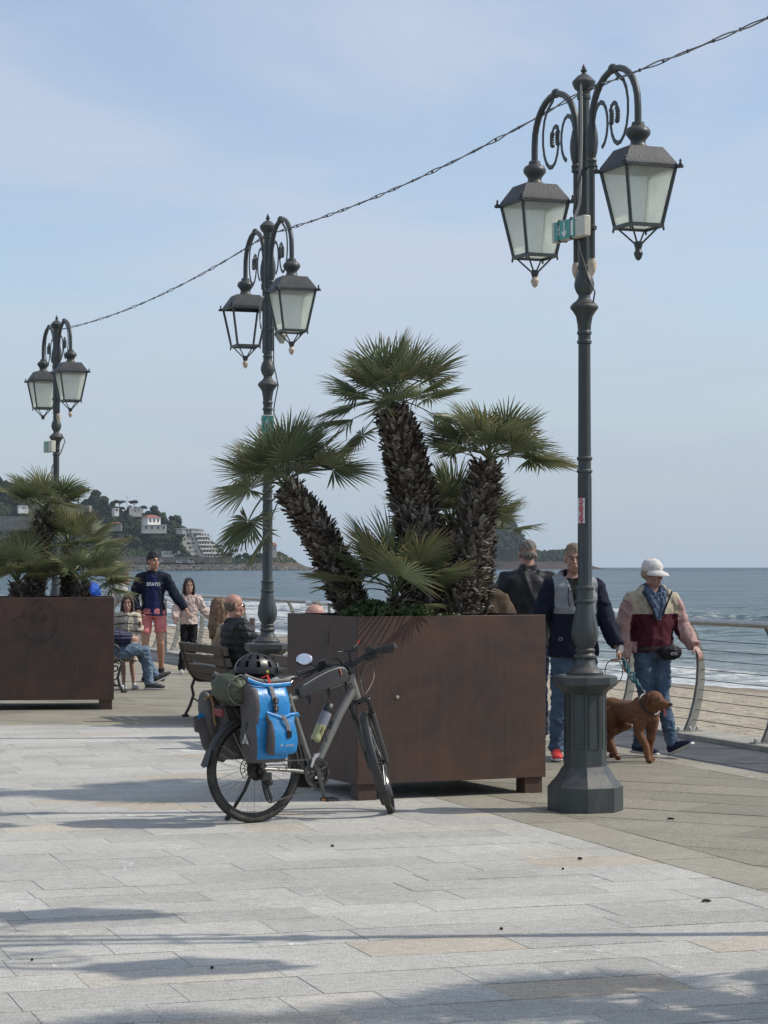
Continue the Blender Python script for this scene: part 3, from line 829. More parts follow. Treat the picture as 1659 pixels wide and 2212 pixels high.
def make_lamp(label, X, Y, rz, near_glass=True, far_glass=True, near_finial='cream', far_finial='cream', acorns=(1, 1), tilt=(0, 0)):
    t = thing('street_lamp', label, 'street lamp', (X, Y, 0), rz, 'street lamps with twin lanterns')
    link('pedestal', ME_PED, t); c = link('column', ME_SHAFT, t); link('ribs', ME_FLUTE, c)
    for side, glass, fin, ac in ((0, near_glass, near_finial, acorns[0]), (1, far_glass, far_finial, acorns[1])):
        a = link('arm', ME_ARM, t); a.rotation_euler = (0, 0, math.pi * side)
        link('scroll', ME_SCROLL, a)
        if ac:
            link('acorn', LM['acorn'], a)
        l = bpy.data.objects.new('lantern', LM['roof']); COL.objects.link(l); l.parent = t
        l.location = (HALF * (1 if side == 0 else -1), 0, 0); l.rotation_euler = (0, 0, math.pi * side)
        link('cap', LM['cap'], l); link('frame', LM['frame'], l)
        if glass:
            for i in range(4):
                p_ = link('pane', LM['pane'], l); p_.rotation_euler = (0, 0, R(90 * i))
            link('floor_pane', LM['floor_pane'], l)
        else: l['label'] = 'lantern with its glass panes missing'
        if fin:
            me = LM['finial']
            f_ = link('finial', me, l)
            if fin == 'dark':
                f_.data = me.copy(); f_.data.materials.clear(); f_.data.materials.append(M_IRON)
    return t
ARM_RZ = math.atan2(-0.93, 0.37)          # +x arm points to the camera side, parallel to the promenade
LAMPS = [(1.36, 15.68), (-1.125, 22.35), (-4.45, 31.4), (3.27, 10.5)]
lamp1 = make_lamp('nearest twin lantern lamp post, green exit sign, before the man with the dog', *LAMPS[0], ARM_RZ, near_finial='dark')
lamp2 = make_lamp('middle lamp post behind the bench, left lantern without glass, small green sign', *LAMPS[1], R(-70.5), far_glass=False, acorns=(0, 0))
lamp3 = make_lamp('farthest lamp post at the left, rising behind the left planter palms', *LAMPS[2], R(-68.3), far_finial=None, acorns=(1, 0))
lamp0 = make_lamp('lamp post outside the right edge whose shadow crosses the paving', *LAMPS[3], R(-65))

# signs on the posts
M_SIGN_G = mat('sign_green', (0.035, 0.27, 0.22), rough=0.4, var=0.1, vscale=5)
M_SIGN_W = mat('sign_cream', (0.52, 0.50, 0.42), rough=0.5, var=0.12, vscale=12)
M_WHITE = mat('print_white', (0.75, 0.76, 0.74), rough=0.5)
def flat(mb, pts, o, ax, az, n, off, th=0.002):
    mb.extr(pts, Vector(o) + Vector(n) * off, ax, az, n, th)
def runner_polys(s):
    P = []
    def seg(a, b_, w):
        a = Vector((a[0], a[1])); b_ = Vector((b_[0], b_[1])); d = (b_ - a).normalized(); q = Vector((-d.y, d.x)) * w / 2
        P.append([(p_.x * s, p_.y * s) for p_ in (a - q, b_ - q, b_ + q, a + q)])
    P.append([(0.10 * s + 0.11 * s * math.cos(R(45 * i)), 0.82 * s + 0.11 * s * math.sin(R(45 * i))) for i in range(8)])
    seg((0.05, 0.66), (-0.10, 0.20), 0.20)
    seg((0.03, 0.60), (0.30, 0.42), 0.09); seg((0.02, 0.62), (-0.28, 0.55), 0.09); seg((-0.28, 0.57), (-0.36, 0.32), 0.08)
    seg((-0.08, 0.22), (0.16, -0.08), 0.12); seg((0.16, -0.06), (0.06, -0.42), 0.11); seg((-0.12, 0.22), (-0.26, -0.14), 0.12); seg((-0.25, -0.12), (-0.56, -0.20), 0.10)
    return P
ex = thing('exit_sign', 'green and cream emergency exit light box strapped to the nearest lamp post', 'sign', (1.335, 15.68, 3.93), 0)
ex.rotation_euler = (0, 0, R(-64))
bevel(MB().box((0.0, -0.075, 0.0), (0.43, 0.055, 0.14)).build('housing', M_SIGN_W, ex), 0.008)
MB().box((-0.035, -0.105, 0.0), (0.27, 0.006, 0.125)).build('green_face', M_SIGN_G, ex)
pm = MB(); ax, az, nn = (1, 0, 0), (0, 0, 1), (0, -1, 0)
for q in runner_polys(0.048): flat(pm, q, (-0.105, -0.109, -0.012), ax, az, nn, 0.0)
flat(pm, [(-0.006, -0.045), (0.006, -0.045), (0.006, 0.05), (-0.006, 0.05)], (-0.035, -0.109, 0), ax, az, nn, 0)
for sgn in (-1, 1): flat(pm, [(0, -0.055), (sgn * 0.032, -0.018), (sgn * 0.024, -0.006), (0, -0.036)][::sgn], (-0.035, -0.109, 0), ax, az, nn, 0)
flat(pm, [(-0.016, -0.05), (0.016, -0.05), (0.016, 0.05), (-0.016, 0.05)], (0.068, -0.109, 0), ax, az, nn, 0)
pm.build('pictogram', M_WHITE, ex, None)
for x_ in (-0.11, 0.05): MB().box((x_, -0.075, 0), (0.010, 0.07, 0.15)).build('strap', mat('strap_black', (0.02, 0.02, 0.02)), ex)
# sign plate on the middle lamp
s2 = thing('evacuation_sign', 'small green sign with white figures and pale rim on the middle lamp post', 'sign', (0, 0, 0))
q = At(578.5, 930, 22.2); s2.location = q
bevel(MB().box((0, 0, 0), (0.125, 0.012, 0.30)).build('plate', M_SIGN_W, s2), 0.006)
MB().box((0, -0.008, 0), (0.106, 0.004, 0.28)).build('green_face', M_SIGN_G, s2)
pm = MB()
for q in runner_polys(0.036): flat(pm, q, (-0.008, -0.011, 0.075), ax, az, nn, 0)
for k, (dx, dz) in enumerate(((-0.02, -0.03), (0.012, -0.045), (-0.008, -0.09))):
    flat(pm, [(-0.008, -0.012), (0.006, -0.012), (0.010, 0.012), (-0.004, 0.014)], (dx, -0.011, dz), ax, az, nn, 0)
pm.build('pictogram', M_WHITE, s2, None)
# light box on the far lamp and one behind the middle lamp's lantern
s3 = thing('exit_light_box', 'cream light box with green stripes on the farthest lamp post', 'sign', At(107, 965, 31.2)); s3.rotation_euler = (0, 0, R(-58))
bevel(MB().box((0, 0, 0), (0.26, 0.07, 0.155), M=Matrix.Rotation(R(0), 3, 'Y')).build('housing', M_SIGN_W, s3), 0.01)
gm = MB()
for k in range(2): gm.box((-0.05 + 0.07 * k, -0.037, 0), (0.03, 0.004, 0.13))
gm.build('green_face', M_SIGN_G, s3)
s4 = thing('exit_light_box', 'cream light box tilted behind the right lantern of the middle lamp post', 'sign', At(606, 723, 22.4)); s4.rotation_euler = (0, R(38), R(-60))
bevel(MB().box((0, 0, 0), (0.16, 0.05, 0.11)).build('housing', M_SIGN_W, s4), 0.008)
# number sticker
tx = bpy.data.curves.new('number', 'FONT'); tx.body = '5\n6\n3\n9'; tx.size = 0.062; tx.align_x = 'CENTER'; tx.space_line = 0.72; tx.extrude = 0.0004; tx.offset = 0.0015
stk = thing('number_sticker', 'vertical white sticker with red numerals 5639 on the nearest lamp column', 'sticker', At(1255.5, 1103, 15.62))
stk.rotation_euler = (0, 0, R(-12))
mbs = MB(); vs = []; fs = []
for i in range(7):
    a = R(-30 + 10 * i); vs += [(0.048 * math.sin(a), -0.048 * math.cos(a) + 0.045, -0.085), (0.048 * math.sin(a), -0.048 * math.cos(a) + 0.045, 0.085)]
for i in range(6): fs.append((2 * i, 2 * i + 2, 2 * i + 3, 2 * i + 1))
mbs.add(vs, fs).build('backing', mat('sticker_white', (0.50, 0.50, 0.52)), stk)
o = link('lettering', text_mesh(tx, 'lettering', mat('numeral_red', (0.40, 0.05, 0.06))), stk); o.location = (0, -0.006, 0.047); o.rotation_euler = (R(90), 0, 0)

# cables up the poles
def pole_cable(lamp, pts, r=0.006, m=M_CABLE_D, name='cable'):
    MB().tube([Vector(p_) for p_ in pts], r, 6).build(name, m, lamp)
pole_cable(lamp1, [(0.05, -0.045, 4.95), (0.045, -0.04, 4.6), (0.05, -0.05, 4.3), (0.08, -0.07, 4.1), (0.03, -0.1, 3.98)], 0.009, M_CABLE)
pole_cable(lamp1, [(0.09, -0.06, 4.32), (0.03, -0.075, 4.18), (0.0, -0.08, 4.05), (0.03, -0.05, 3.8), (0.06, 0.0, 3.6), (0.10, 0.03, 3.5), (0.07, 0.03, 3.42)], 0.006, M_CABLE_D)
pole_cable(lamp2, [(0.03, 0.05, 4.1), (0.02, 0.055, 3.6), (0.02, 0.10, 3.40), (0.02, 0.06, 3.2), (0.02, 0.05, 2.9), (0.02, 0.05, 2.6)], 0.006, M_CABLE_D)
pole_cable(lamp2, [(0.05, -0.06, 4.25), (-0.06, -0.06, 4.15), (-0.10, -0.05, 4.05), (-0.03, -0.06, 3.95)], 0.009, M_CABLE)
pole_cable(lamp3, [(0.05, 0.06, 3.45), (0.09, 0.10, 3.35), (0.02, 0.06, 3.2), (-0.04, -0.05, 3.0), (-0.03, -0.05, 2.6)], 0.009, M_CABLE)
# twisted cable strung from lamp to lamp
def strung(a, b_, sag, label):
    n = 150; P = [[], []]; a = Vector(a); b_ = Vector(b_); L = (b_ - a).length
    for i in range(n + 1):
        t = i / n; c = a.lerp(b_, t); c.z -= sag * 4 * t * (1 - t)
        ph = t * L * 2 * math.pi / 0.85
        wob = 0.0075 * (1 + 0.6 * math.sin(t * 37))
        for k in (0, 1):
            P[k].append(c + Vector((0.4 * wob * math.cos(ph + k * math.pi), 0, wob * math.sin(ph + k * math.pi))))
    t_ = thing('overhead_cable', label, 'cable', a, 0, 'overhead cables between the lamp posts')
    for k in (0, 1): MB().tube([q - a for q in P[k]], 0.0052 if k == 0 else 0.0040, 6).build('strand', M_CABLE_D if k else mat('cable_mid', (0.24, 0.235, 0.23)), t_)
    tie = MB()
    for i in range(5, n, 9):
        q = P[0][i].lerp(P[1][i], 0.5) - a; tie.ell(q, (0.010, 0.010, 0.014), 6, 4)
    tie.build('tie', M_CABLE_D, t_)
top = [Vector((x_, y_, HZ(190 if i == 0 else 196))) for i, (x_, y_) in enumerate(LAMPS)]
strung(top[0], top[1], 0.10, 'twisted cable from the nearest lamp post to the middle one')
strung(top[1], top[2], 0.14, 'twisted cable from the middle lamp post to the farthest one')
strung(top[0], top[3], 0.05, 'twisted cable leaving the nearest lamp post past the top right corner')

# ------------------------------------------------------------------ planters of weathered steel
M_CORTEN = mat('weathered_steel', (0.10, 0.05, 0.036), rough=0.62, spec=0.35)
nt, b = nodes_of(M_CORTEN); p = nt.nodes.new('ShaderNodeTexCoord').outputs['Object']
big = add_noise(nt, p, 2.3, 6, 0.68, 0.8); streak = add_noise(nt, mapping(nt, p, (38, 38, 1.6)), 1.0, 5, 0.65); fine = add_noise(nt, p, 60, 5, 0.7)
c = ramp(nt, big, [(0.32, (0.044, 0.033, 0.030)), (0.52, (0.072, 0.043, 0.033)), (0.74, (0.105, 0.054, 0.036))])
c = mixc(nt, mapr(nt, streak, 0.48, 0.76, 0, 0.5), c, (0.105, 0.062, 0.043))
c = mixc(nt, mapr(nt, streak, 0.28, 0.40, 0.35, 0), c, (0.030, 0.024, 0.023))
c = mixc(nt, mapr(nt, fine, 0.55, 0.75, 0, 0.35), c, (0.11, 0.062, 0.040))
nt.links.new(c, b.inputs['Base Color'])
bumpn(nt, b, mth(nt, 'ADD', fine, mth(nt, 'MULTIPLY', streak, 0.3)), 0.25, 0.004)
M_SOIL = mat('planter_soil', (0.05, 0.038, 0.026), rough=0.95, var=0.5, vscale=18, bump=1.0, bscale=25)
def planter(label, corner, ang_front, LF, LS, back_shift=0.0):
    """corner = near ground corner; front runs along ang_front, side goes back from it (to the left)."""
    t = thing('planter', label, 'planter', (corner[0], corner[1], 0), ang_front, 'weathered steel planters')
    Z0, Z1, th = 0.115, 1.293, 0.012
    for nm, c_, d_ in (('panel', (LF / 2, th / 2, (Z0 + Z1) / 2), (LF, th, Z1 - Z0)), ('panel', (LF / 2, LS - th / 2, (Z0 + Z1) / 2), (LF, th, Z1 - Z0)),
                       ('panel', (th / 2, LS / 2, (Z0 + Z1) / 2), (th, LS - 2 * th - 0.004, Z1 - Z0)), ('panel', (LF - th / 2, LS / 2, (Z0 + Z1) / 2), (th, LS - 2 * th - 0.004, Z1 - Z0))):
        bevel(MB().box(c_, d_).build(nm, M_CORTEN, t), 0.003, 1)
    MB().box((LF / 2, LS / 2, Z0 + 0.02), (LF - 0.03, LS - 0.03, 0.012)).build('bottom', M_CORTEN, t)
    for fx in (0.075 + 0.015, LF - 0.09):
        for fy in (0.09, LS - 0.09):
            MB().box((fx, fy, Z0 / 2), (0.14, 0.14, Z0)).build('foot', M_CORTEN, t)
    sg = MB(); n = 14; vs = []; fs = []
    for i in range(n + 1):
        for j in range(n + 1):
            x_, y_ = 0.016 + (LF - 0.032) * i / n, 0.016 + (LS - 0.032) * j / n
            vs.append((x_, y_, Z1 - 0.055 + 0.05 * mnoise.noise(Vector((x_ * 3, y_ * 3, 1.7)))))
    for i in range(n):
        for j in range(n): k = i * (n + 1) + j; fs.append((k, k + n + 1, k + n + 2, k + 1))
    sg.add(vs, fs).build('soil', M_SOIL, t)
    return t
C1 = G(771.5, 1731); ANG1 = R(24.5)
pl1 = planter('rusty steel planter in the centre, behind the bicycle, full of palms', (C1.x, C1.y), ANG1, 1.50, 1.30)
PL2_A = R(7.5); q = G(246, 1533)
LF2 = 1.62
pl2c = (q.x - LF2 * math.cos(PL2_A), q.y - LF2 * math.sin(PL2_A))
pl2 = planter('rusty steel planter at the left edge with HELP scratched on its front', pl2c, PL2_A, LF2, 1.35)
pl0 = planter('rusty steel planter outside the right edge whose palms shade the corner', (2.75, 6.4), R(18), 1.5, 1.3)
# scratched drawing on the left planter
def on_front(zx, zy):            # position on the close-up crop -> panel coordinates
    X_ = zx * 0.2411 / 1.507; Y_ = (1900 + zy * 0.2411) / 1.507
    w = At(X_, Y_, q.y - 0.02); L_ = w - Vector((pl2c[0], pl2c[1], 0)); c_, s_ = math.cos(-PL2_A), math.sin(-PL2_A)
    return Vector((L_.x * c_ - L_.y * s_, -0.0015, L_.z))
M_SCR = mat('graffiti_ink', (0.022, 0.014, 0.013), rough=0.8)
gr = []
gr.append([(190, 485), (250, 455), (320, 428), (325, 400), (345, 340), (370, 300)]); gr.append([(190, 485), (225, 500), (270, 520), (285, 560), (320, 640), (400, 710), (480, 748), (560, 765), (610, 765), (680, 735), (720, 690), (760, 620), (785, 520), (775, 430), (740, 340), (690, 280), (640, 235), (570, 212), (500, 215), (460, 240), (450, 270)])
gr.append([(470, 250), (480, 320), (515, 380), (570, 355), (600, 300), (540, 305), (515, 325)])
gr += [[(378, 355), (362, 430), (345, 512)], [(432, 352), (430, 430), (425, 520)], [(345, 445), (430, 455)], [(455, 405), (450, 515)], [(455, 405), (505, 415)], [(452, 455), (495, 460)], [(450, 515), (500, 520)], [(525, 425), (512, 520), (545, 525)], [(590, 420), (578, 530)], [(590, 420), (640, 415), (665, 445), (640, 480), (585, 475)],
       [(435, 550), (425, 600)], [(425, 620), (423, 635)], [(490, 575), (490, 620)], [(480, 655), (478, 675)], [(540, 600), (538, 620)], [(515, 700), (522, 735)]]
gm = MB()
for ln in gr:
    P = [on_front(*w) for w in ln]
    gm.tube(P, 0.0032, 4, flat=None)
gm.build('scratched_drawing', M_SCR, pl2)
# dark patch and a bolt hole on the centre planter
MB().box((0, 0, 0), (0.003, 0.075, 0.105)).build('patch', mat('patch_dark', (0.05, 0.037, 0.028), rough=0.7), pl1).location = (-0.0015, 0.55, 1.13)
MB().ell((0, 0, 0), (0.014, 0.006, 0.014), 10, 6).build('rivet', mat('rivet_pale', (0.35, 0.30, 0.24)), pl1).location = (0.31, -0.002, 0.72)
# ------------------------------------------------------------------ fan palms
M_LEAF = mat('fan_leaf', (0.06, 0.095, 0.04), rough=0.42, spec=0.45)
nt, b = nodes_of(M_LEAF)
tipa = attr(nt, 'tip'); oi = nt.nodes.new('ShaderNodeObjectInfo'); lr = attr(nt, 'rnd')
c = ramp(nt, mth(nt, 'ADD', mth(nt, 'MULTIPLY', oi.outputs['Random'], 0.55), mth(nt, 'MULTIPLY', lr, 0.45)), [(0.0, (0.105, 0.138, 0.072)), (0.45, (0.150, 0.180, 0.092)), (0.80, (0.205, 0.215, 0.105)), (1.0, (0.27, 0.24, 0.10))])
tl = mth(nt, 'ADD', tipa, mth(nt, 'MULTIPLY', mth(nt, 'SUBTRACT', lr, 0.5), 0.30))
c = mixc(nt, mapr(nt, tl, 0.62, 1.05, 0, 0.9), c, (0.27, 0.22, 0.11))
nt.links.new(c, b.inputs['Base Color'])
trn = nt.nodes.new('ShaderNodeBsdfTranslucent'); nt.links.new(c, trn.inputs[0])
mxs = nt.nodes.new('ShaderNodeMixShader'); mxs.inputs[0].default_value = 0.28
nt.links.new(b.outputs[0], mxs.inputs[1]); nt.links.new(trn.outputs[0], mxs.inputs[2]); nt.links.new(mxs.outputs[0], nt.nodes['Material Output'].inputs['Surface'])
M_STUB = mat('leaf_base', (0.09, 0.07, 0.05), rough=0.85, spec=0.2)
nt, b = nodes_of(M_STUB); lr = attr(nt, 'rnd'); fine = add_noise(nt, nt.nodes.new('ShaderNodeTexCoord').outputs['Object'], 70, 4)
c = ramp(nt, lr, [(0.0, (0.050, 0.038, 0.031)), (0.35, (0.115, 0.092, 0.074)), (0.65, (0.20, 0.17, 0.142)), (0.88, (0.32, 0.285, 0.24)), (1.0, (0.48, 0.44, 0.38))])
c = mixc(nt, mapr(nt, fine, 0.4, 0.7, 0, 0.5), c, (0.05, 0.038, 0.028)); nt.links.new(c, b.inputs['Base Color'])
M_FIBRE = mat('trunk_fibre', (0.040, 0.030, 0.022), rough=0.95, var=0.6, vscale=30, bump=1.0, bscale=60)

def leaf_mesh(seed, Rl, n=30, spread=205, petiole=0.25, cup=0.25):
    rg = random.Random(seed); V, Fc, tip, rn = [], [], [], []
    # petiole along +x ending at the hub
    m_ = 6; k = 5; o = 0
    for i in range(m_ + 1):
        t = i / m_; x = -petiole * (1 - t); z = 0.03 * petiole * math.sin(t * 3.14) * 2; w = 0.0085 - 0.0035 * t
        for j in range(k):
            a = 2 * math.pi * j / k; V.append((x, w * math.cos(a) * 1.3, z + w * 0.7 * math.sin(a))); tip.append(0.72); rn.append(0.2)
    for i in range(m_):
        for j in range(k): Fc.append((i * k + j, i * k + (j + 1) % k, (i + 1) * k + (j + 1) % k, (i + 1) * k + j))
    da = R(spread) / (n - 1)
    for i in range(n):
        a0 = -R(spread) / 2 + da * i + rg.uniform(-0.02, 0.02)
        L = Rl * (1 - 0.22 * abs(2 * i / (n - 1) - 1) ** 2) * rg.uniform(0.86, 1.06)
        side = 2 * i / (n - 1) - 1
        rr = rg.random(); bend = rg.uniform(0.02, 0.12) + (0.2 if rg.random() < 0.08 else 0); curl = rg.uniform(-0.06, 0.06)
        st = len(V); T = [0.0, 0.16, 0.34, 0.58, 0.82, 1.0]
        for q, t in enumerate(T):
            r_ = 0.010 + L * t
            half = min(r_ * math.tan(da * 0.52), 0.0105 * (Rl / 0.36)) if t < 0.42 else 0.0102 * (Rl / 0.36) * (1 - (t - 0.40) / 0.60) ** 0.8 + 0.0006
            a = a0 + curl * max(0, t - 0.4) ** 2 * 3
            cx, cy = math.cos(a), math.sin(a)
            zc = -bend * L * max(0, t - 0.35) ** 2 * 2 - cup * L * t * (side ** 2) * 0.35 + cup * 0.25 * L * t * (1 - side ** 2)
            px, py = r_ * cx, r_ * cy
            V.append((px - cy * half * -1, py + cx * half * -1, zc + half * 0.55)); V.append((px, py, zc - half * 0.25)); V.append((px - cy * half, py + cx * half, zc + half * 0.55))
            tip += [t] * 3; rn += [rr] * 3
        for q in range(len(T) - 1):
            b0 = st + q * 3; Fc += [(b0, b0 + 1, b0 + 4, b0 + 3), (b0 + 1, b0 + 2, b0 + 5, b0 + 4)]
    me = bpy.data.meshes.new('frond'); me.from_pydata(V, [], Fc)
    for nm, dat in (('tip', tip), ('rnd', rn)): at_ = me.attributes.new(nm, 'FLOAT', 'POINT'); at_.data.foreach_set('value', dat)
    me.materials.append(M_LEAF); return me
LEAVES = [leaf_mesh(s, 0.335, n=rn_, spread=sp_, petiole=pt, cup=cu) for s, rn_, sp_, pt, cu in ((1, 34, 215, 0.30, 0.25), (2, 30, 190, 0.33, 0.5), (3, 36, 235, 0.28, 0.1), (4, 32, 200, 0.32, 0.35), (5, 28, 170, 0.36, 0.55), (6, 34, 220, 0.31, 0.0))]
LEAVES_L = [leaf_mesh(s + 20, 0.50, n=rn_, spread=sp_, petiole=0.34, cup=cu) for s, rn_, sp_, cu in ((1, 36, 210, 0.3), (2, 34, 190, 0.5), (3, 38, 230, 0.1))]

def trunk_meshes(path, radii, dens=1.0, seed=0):
    """path points (local), radius along it -> fibre core and leaf bases"""
    rg = random.Random(seed)
    core = MB(); core.tube(path, [r_ * 0.86 for r_ in radii], 12)
    P = [Vector(p_) for p_ in path]; cum = [0.0]
    for i in range(1, len(P)): cum.append(cum[-1] + (P[i] - P[i - 1]).length)
    L = cum[-1]
    V, Fc, rn = [], [], []
    def at(s):
        i = max(0, min(len(P) - 2, next((k for k in range(len(cum) - 1) if cum[k + 1] >= s), len(P) - 2)))
        t = (s - cum[i]) / max(1e-6, cum[i + 1] - cum[i]); return P[i].lerp(P[i + 1], t), (P[i + 1] - P[i]).normalized(), radii[i] + (radii[i + 1] - radii[i]) * t
    s = 0.01; k = 0; gold = 2.39996
    while s < L:
        c, d, r_ = at(s); x, y, _ = frame_from(d)
        a = k * gold + rg.uniform(-0.25, 0.25); out = x * math.cos(a) + y * math.sin(a); sd_ = d.cross(out)
        ln = rg.uniform(0.045, 0.085) * (1.25 if rg.random() < 0.1 else 1); w = rg.uniform(0.012, 0.021); th = w * 0.45
        tilt = rg.uniform(0.35, 1.15)
        if rg.random() < 0.12: tilt = rg.uniform(1.2, 1.9)
        dr = (d * math.cos(tilt) + out * math.sin(tilt) + sd_ * rg.uniform(-0.3, 0.3)).normalized(); nr = dr.cross(sd_).normalized()
        p0 = c + out * r_ * 0.80; tipw = w * rg.uniform(0.35, 0.9)
        o = len(V)
        for (pp, ww, tt) in ((p0, w * 1.25, th * 1.3), (p0 + dr * ln * 0.5, w, th), (p0 + dr * ln + nr * rg.uniform(-0.008, 0.008), tipw, th * 0.6)):
            V += [tuple(pp - sd_ * ww - nr * tt * 0.2), tuple(pp - nr * tt), tuple(pp + sd_ * ww - nr * tt * 0.2), tuple(pp + nr * tt)]
        for i in (0, 1):
            for j in range(4): Fc.append((o + i * 4 + j, o + i * 4 + (j + 1) % 4, o + (i + 1) * 4 + (j + 1) % 4, o + (i + 1) * 4 + j))
        Fc.append((o + 8, o + 9, o + 10, o + 11)); rv = rg.random() ** 1.15; rn += [rv] * 12
        # wisps of fibre
        if rg.random() < 0.35:
            o = len(V); q = p0 + sd_ * rg.uniform(-0.02, 0.02); e = q + (out * 0.6 + d * rg.uniform(-0.5, 1) + sd_ * rg.uniform(-0.8, 0.8)).normalized() * rg.uniform(0.03, 0.08)
            V += [tuple(q - sd_ * 0.002), tuple(q + sd_ * 0.002), tuple(e)]; Fc.append((o, o + 1, o + 2)); rn += [0.5] * 3
        k += 1; s += 0.00105 / (r_ / 0.12) / dens
    me = bpy.data.meshes.new('leaf_bases'); me.from_pydata(V, [], Fc)
    at_ = me.attributes.new('rnd', 'FLOAT', 'POINT'); at_.data.foreach_set('value', rn); me.materials.append(M_STUB)
    return core.mesh('trunk', M_FIBRE, 60), me

def palm(label, path_px, Y0, Y1, rad_px, nfr, crown, Rk=1.0, lean_el=(-0.25, 1.35), seed=0, group='fan palms in the centre planter', big=False, dens=1.0, extra=(), up_bias=1.0, world=None):
    """path_px: picture positions of the stem from the soil to the crown; crown: frond scale; extra: (azimuth, elevation) fronds to add"""
    rg = random.Random(seed)
    n = len(path_px)
    if world: P = [Vector(w) for w in world]; rad = rad_px
    else:
        P = [At(x_, y_, Y0 + (Y1 - Y0) * i / max(1, n - 1)) for i, (x_, y_) in enumerate(path_px)]; rad = [r_ * (Y0 + (Y1 - Y0) * i / max(1, n - 1)) / F for i, r_ in enumerate(rad_px)]
    base = P[0].copy(); t = thing('fan_palm', label, 'palm', base, 0, group)
    if len(P) > 1:
        loc = [p_ - base for p_ in P]
        # resample smoothly
        pts, rr = [], []
        for i in range(len(loc) - 1):
            p0 = loc[max(0, i - 1)]; p1 = loc[i]; p2 = loc[i + 1]; p3 = loc[min(len(loc) - 1, i + 2)]
            for k in range(4):
                u = k / 4
                pts.append(0.5 * ((2 * p1) + (p2 - p0) * u + (2 * p0 - 5 * p1 + 4 * p2 - p3) * u * u + (3 * p1 - p0 - 3 * p2 + p3) * u ** 3)); rr.append(rad[i] + (rad[i + 1] - rad[i]) * u)
        pts.append(loc[-1]); rr.append(rad[-1])
        core, stubs = trunk_meshes(pts, rr, dens, seed)
        tr_ = link('trunk', core, t); tag(link('leaf_bases', stubs, tr_), kind='stuff')
        top_ = pts[-1]; d = (pts[-1] - pts[-3]).normalized()
    else: top_ = Vector((0, 0, 0)); d = Vector((0, 0, 1))
    d = (d * (1 - 0.55) + Vector((0, 0, 1)) * 0.55).normalized()
    x, y, _ = frame_from(d, (0.13, 1, 0))
    dirs = []
    for i in range(nfr):
        f = (i + 0.5) / nfr; el = lean_el[1] - (lean_el[1] - lean_el[0]) * f ** up_bias
        dirs.append((i * 2.39996 + rg.uniform(-0.3, 0.3), el + rg.uniform(-0.12, 0.12)))
    for (az, el) in list(dirs) + list(extra):
        dr = (x * math.cos(az) + y * math.sin(az)) * math.cos(el) + d * math.sin(el)
        dr.normalize()
        upv = d - dr * d.dot(dr)
        if upv.length < 0.1: upv = x - dr * x.dot(dr)
        upv.normalize(); sd_ = upv.cross(dr)
        roll = rg.uniform(-0.5, 0.5); upv, sd_ = upv * math.cos(roll) + sd_ * math.sin(roll), sd_ * math.cos(roll) - upv * math.sin(roll)
        me = rg.choice(LEAVES_L if big else LEAVES); sc = crown * rg.uniform(0.86, 1.12) * (1.06 - 0.20 * max(0, math.sin(el)))
        pet = (0.34 if big else 0.31) * sc
        hub = top_ + dr * (pet * rg.uniform(0.92, 1.12))
        # blade droops a little from the stalk direction
        M = Matrix((dr, sd_, upv)).transposed().to_4x4()
        pitch = Matrix.Rotation(rg.uniform(-0.05, 0.30) * (1 if el < 0.9 else 0.3), 4, 'Y')
        o = link('frond', me, t); o.matrix_basis = Matrix.Translation(hub) @ M @ pitch @ Matrix.Diagonal((sc, sc, sc, 1))
    return t
PG = 'fan palms in the centre planter'
palm('tallest palm in the centre planter, thick upright trunk and round crown', [(930, 1345), (915, 1290), (908, 1180), (893, 1080), (872, 970), (848, 885)], 17.15, 17.0, [47, 47, 50, 49, 43, 30], 24, 1.04, lean_el=(0.12, 1.3), seed=3, extra=((3.5, -0.55), (0.2, -0.25), (3.2, -0.1)))
palm('palm leaning to the left out of the centre planter, crown before the middle lamp', [(775, 1345), (752, 1290), (716, 1205), (672, 1125), (622, 1058)], 17.05, 16.9, [32, 34, 35, 33, 24], 22, 1.04, lean_el=(0.14, 1.3), seed=8, extra=((3.3, -0.5), (3.6, -0.8), (2.9, -0.35)))
palm('right palm of the centre planter with pale scaly trunk and flat wide crown', [(985, 1345), (1000, 1280), (1018, 1180), (1035, 1090), (1052, 1005)], 17.0, 16.95, [33, 36, 39, 35, 26], 22, 1.0, lean_el=(0.22, 1.2), seed=14, extra=((0.1, 0.18),))
palm('low palm half hidden between the tall and the right trunk of the centre planter', [(948, 1345), (958, 1250), (975, 1140)], 17.45, 17.5, [32, 32, 26], 18, 0.92, lean_el=(0.3, 1.45), seed=21)
palm('small palm crown showing its tips behind the right trunk of the centre planter', [(1030, 1340), (1035, 1250), (1040, 1150)], 17.75, 17.8, [26, 26, 20], 14, 0.72, lean_el=(0.1, 1.3), seed=23)
palm('short stemless palm fanning out at the front of the centre planter', [(862, 1335), (856, 1290)], 16.85, 16.8, [14, 12], 15, 1.10, lean_el=(0.30, 1.4), seed=31, extra=((3.14, 0.2), (0.1, 0.3)))
palm('tiny palm leaf drooping over the front rim of the centre planter', [(875, 1305)], 16.45, 16.45, [3], 2, 0.42, lean_el=(-0.4, 0.1), seed=33)
PG2 = 'fan palms in the left planter'
palm('tall palm in the left planter standing before the farthest lamp', [(72, 1300), (82, 1210), (94, 1150), (99, 1108)], 27.6, 27.5, [21, 21, 20, 14], 19, 1.08, lean_el=(0.34, 1.0), seed=41, group=PG2)
palm('low palm at the left edge of the left planter', [(38, 1300), (38, 1262)], 27.3, 27.3, [15, 13], 19, 1.22, lean_el=(0.3, 1.35), seed=43, group=PG2)
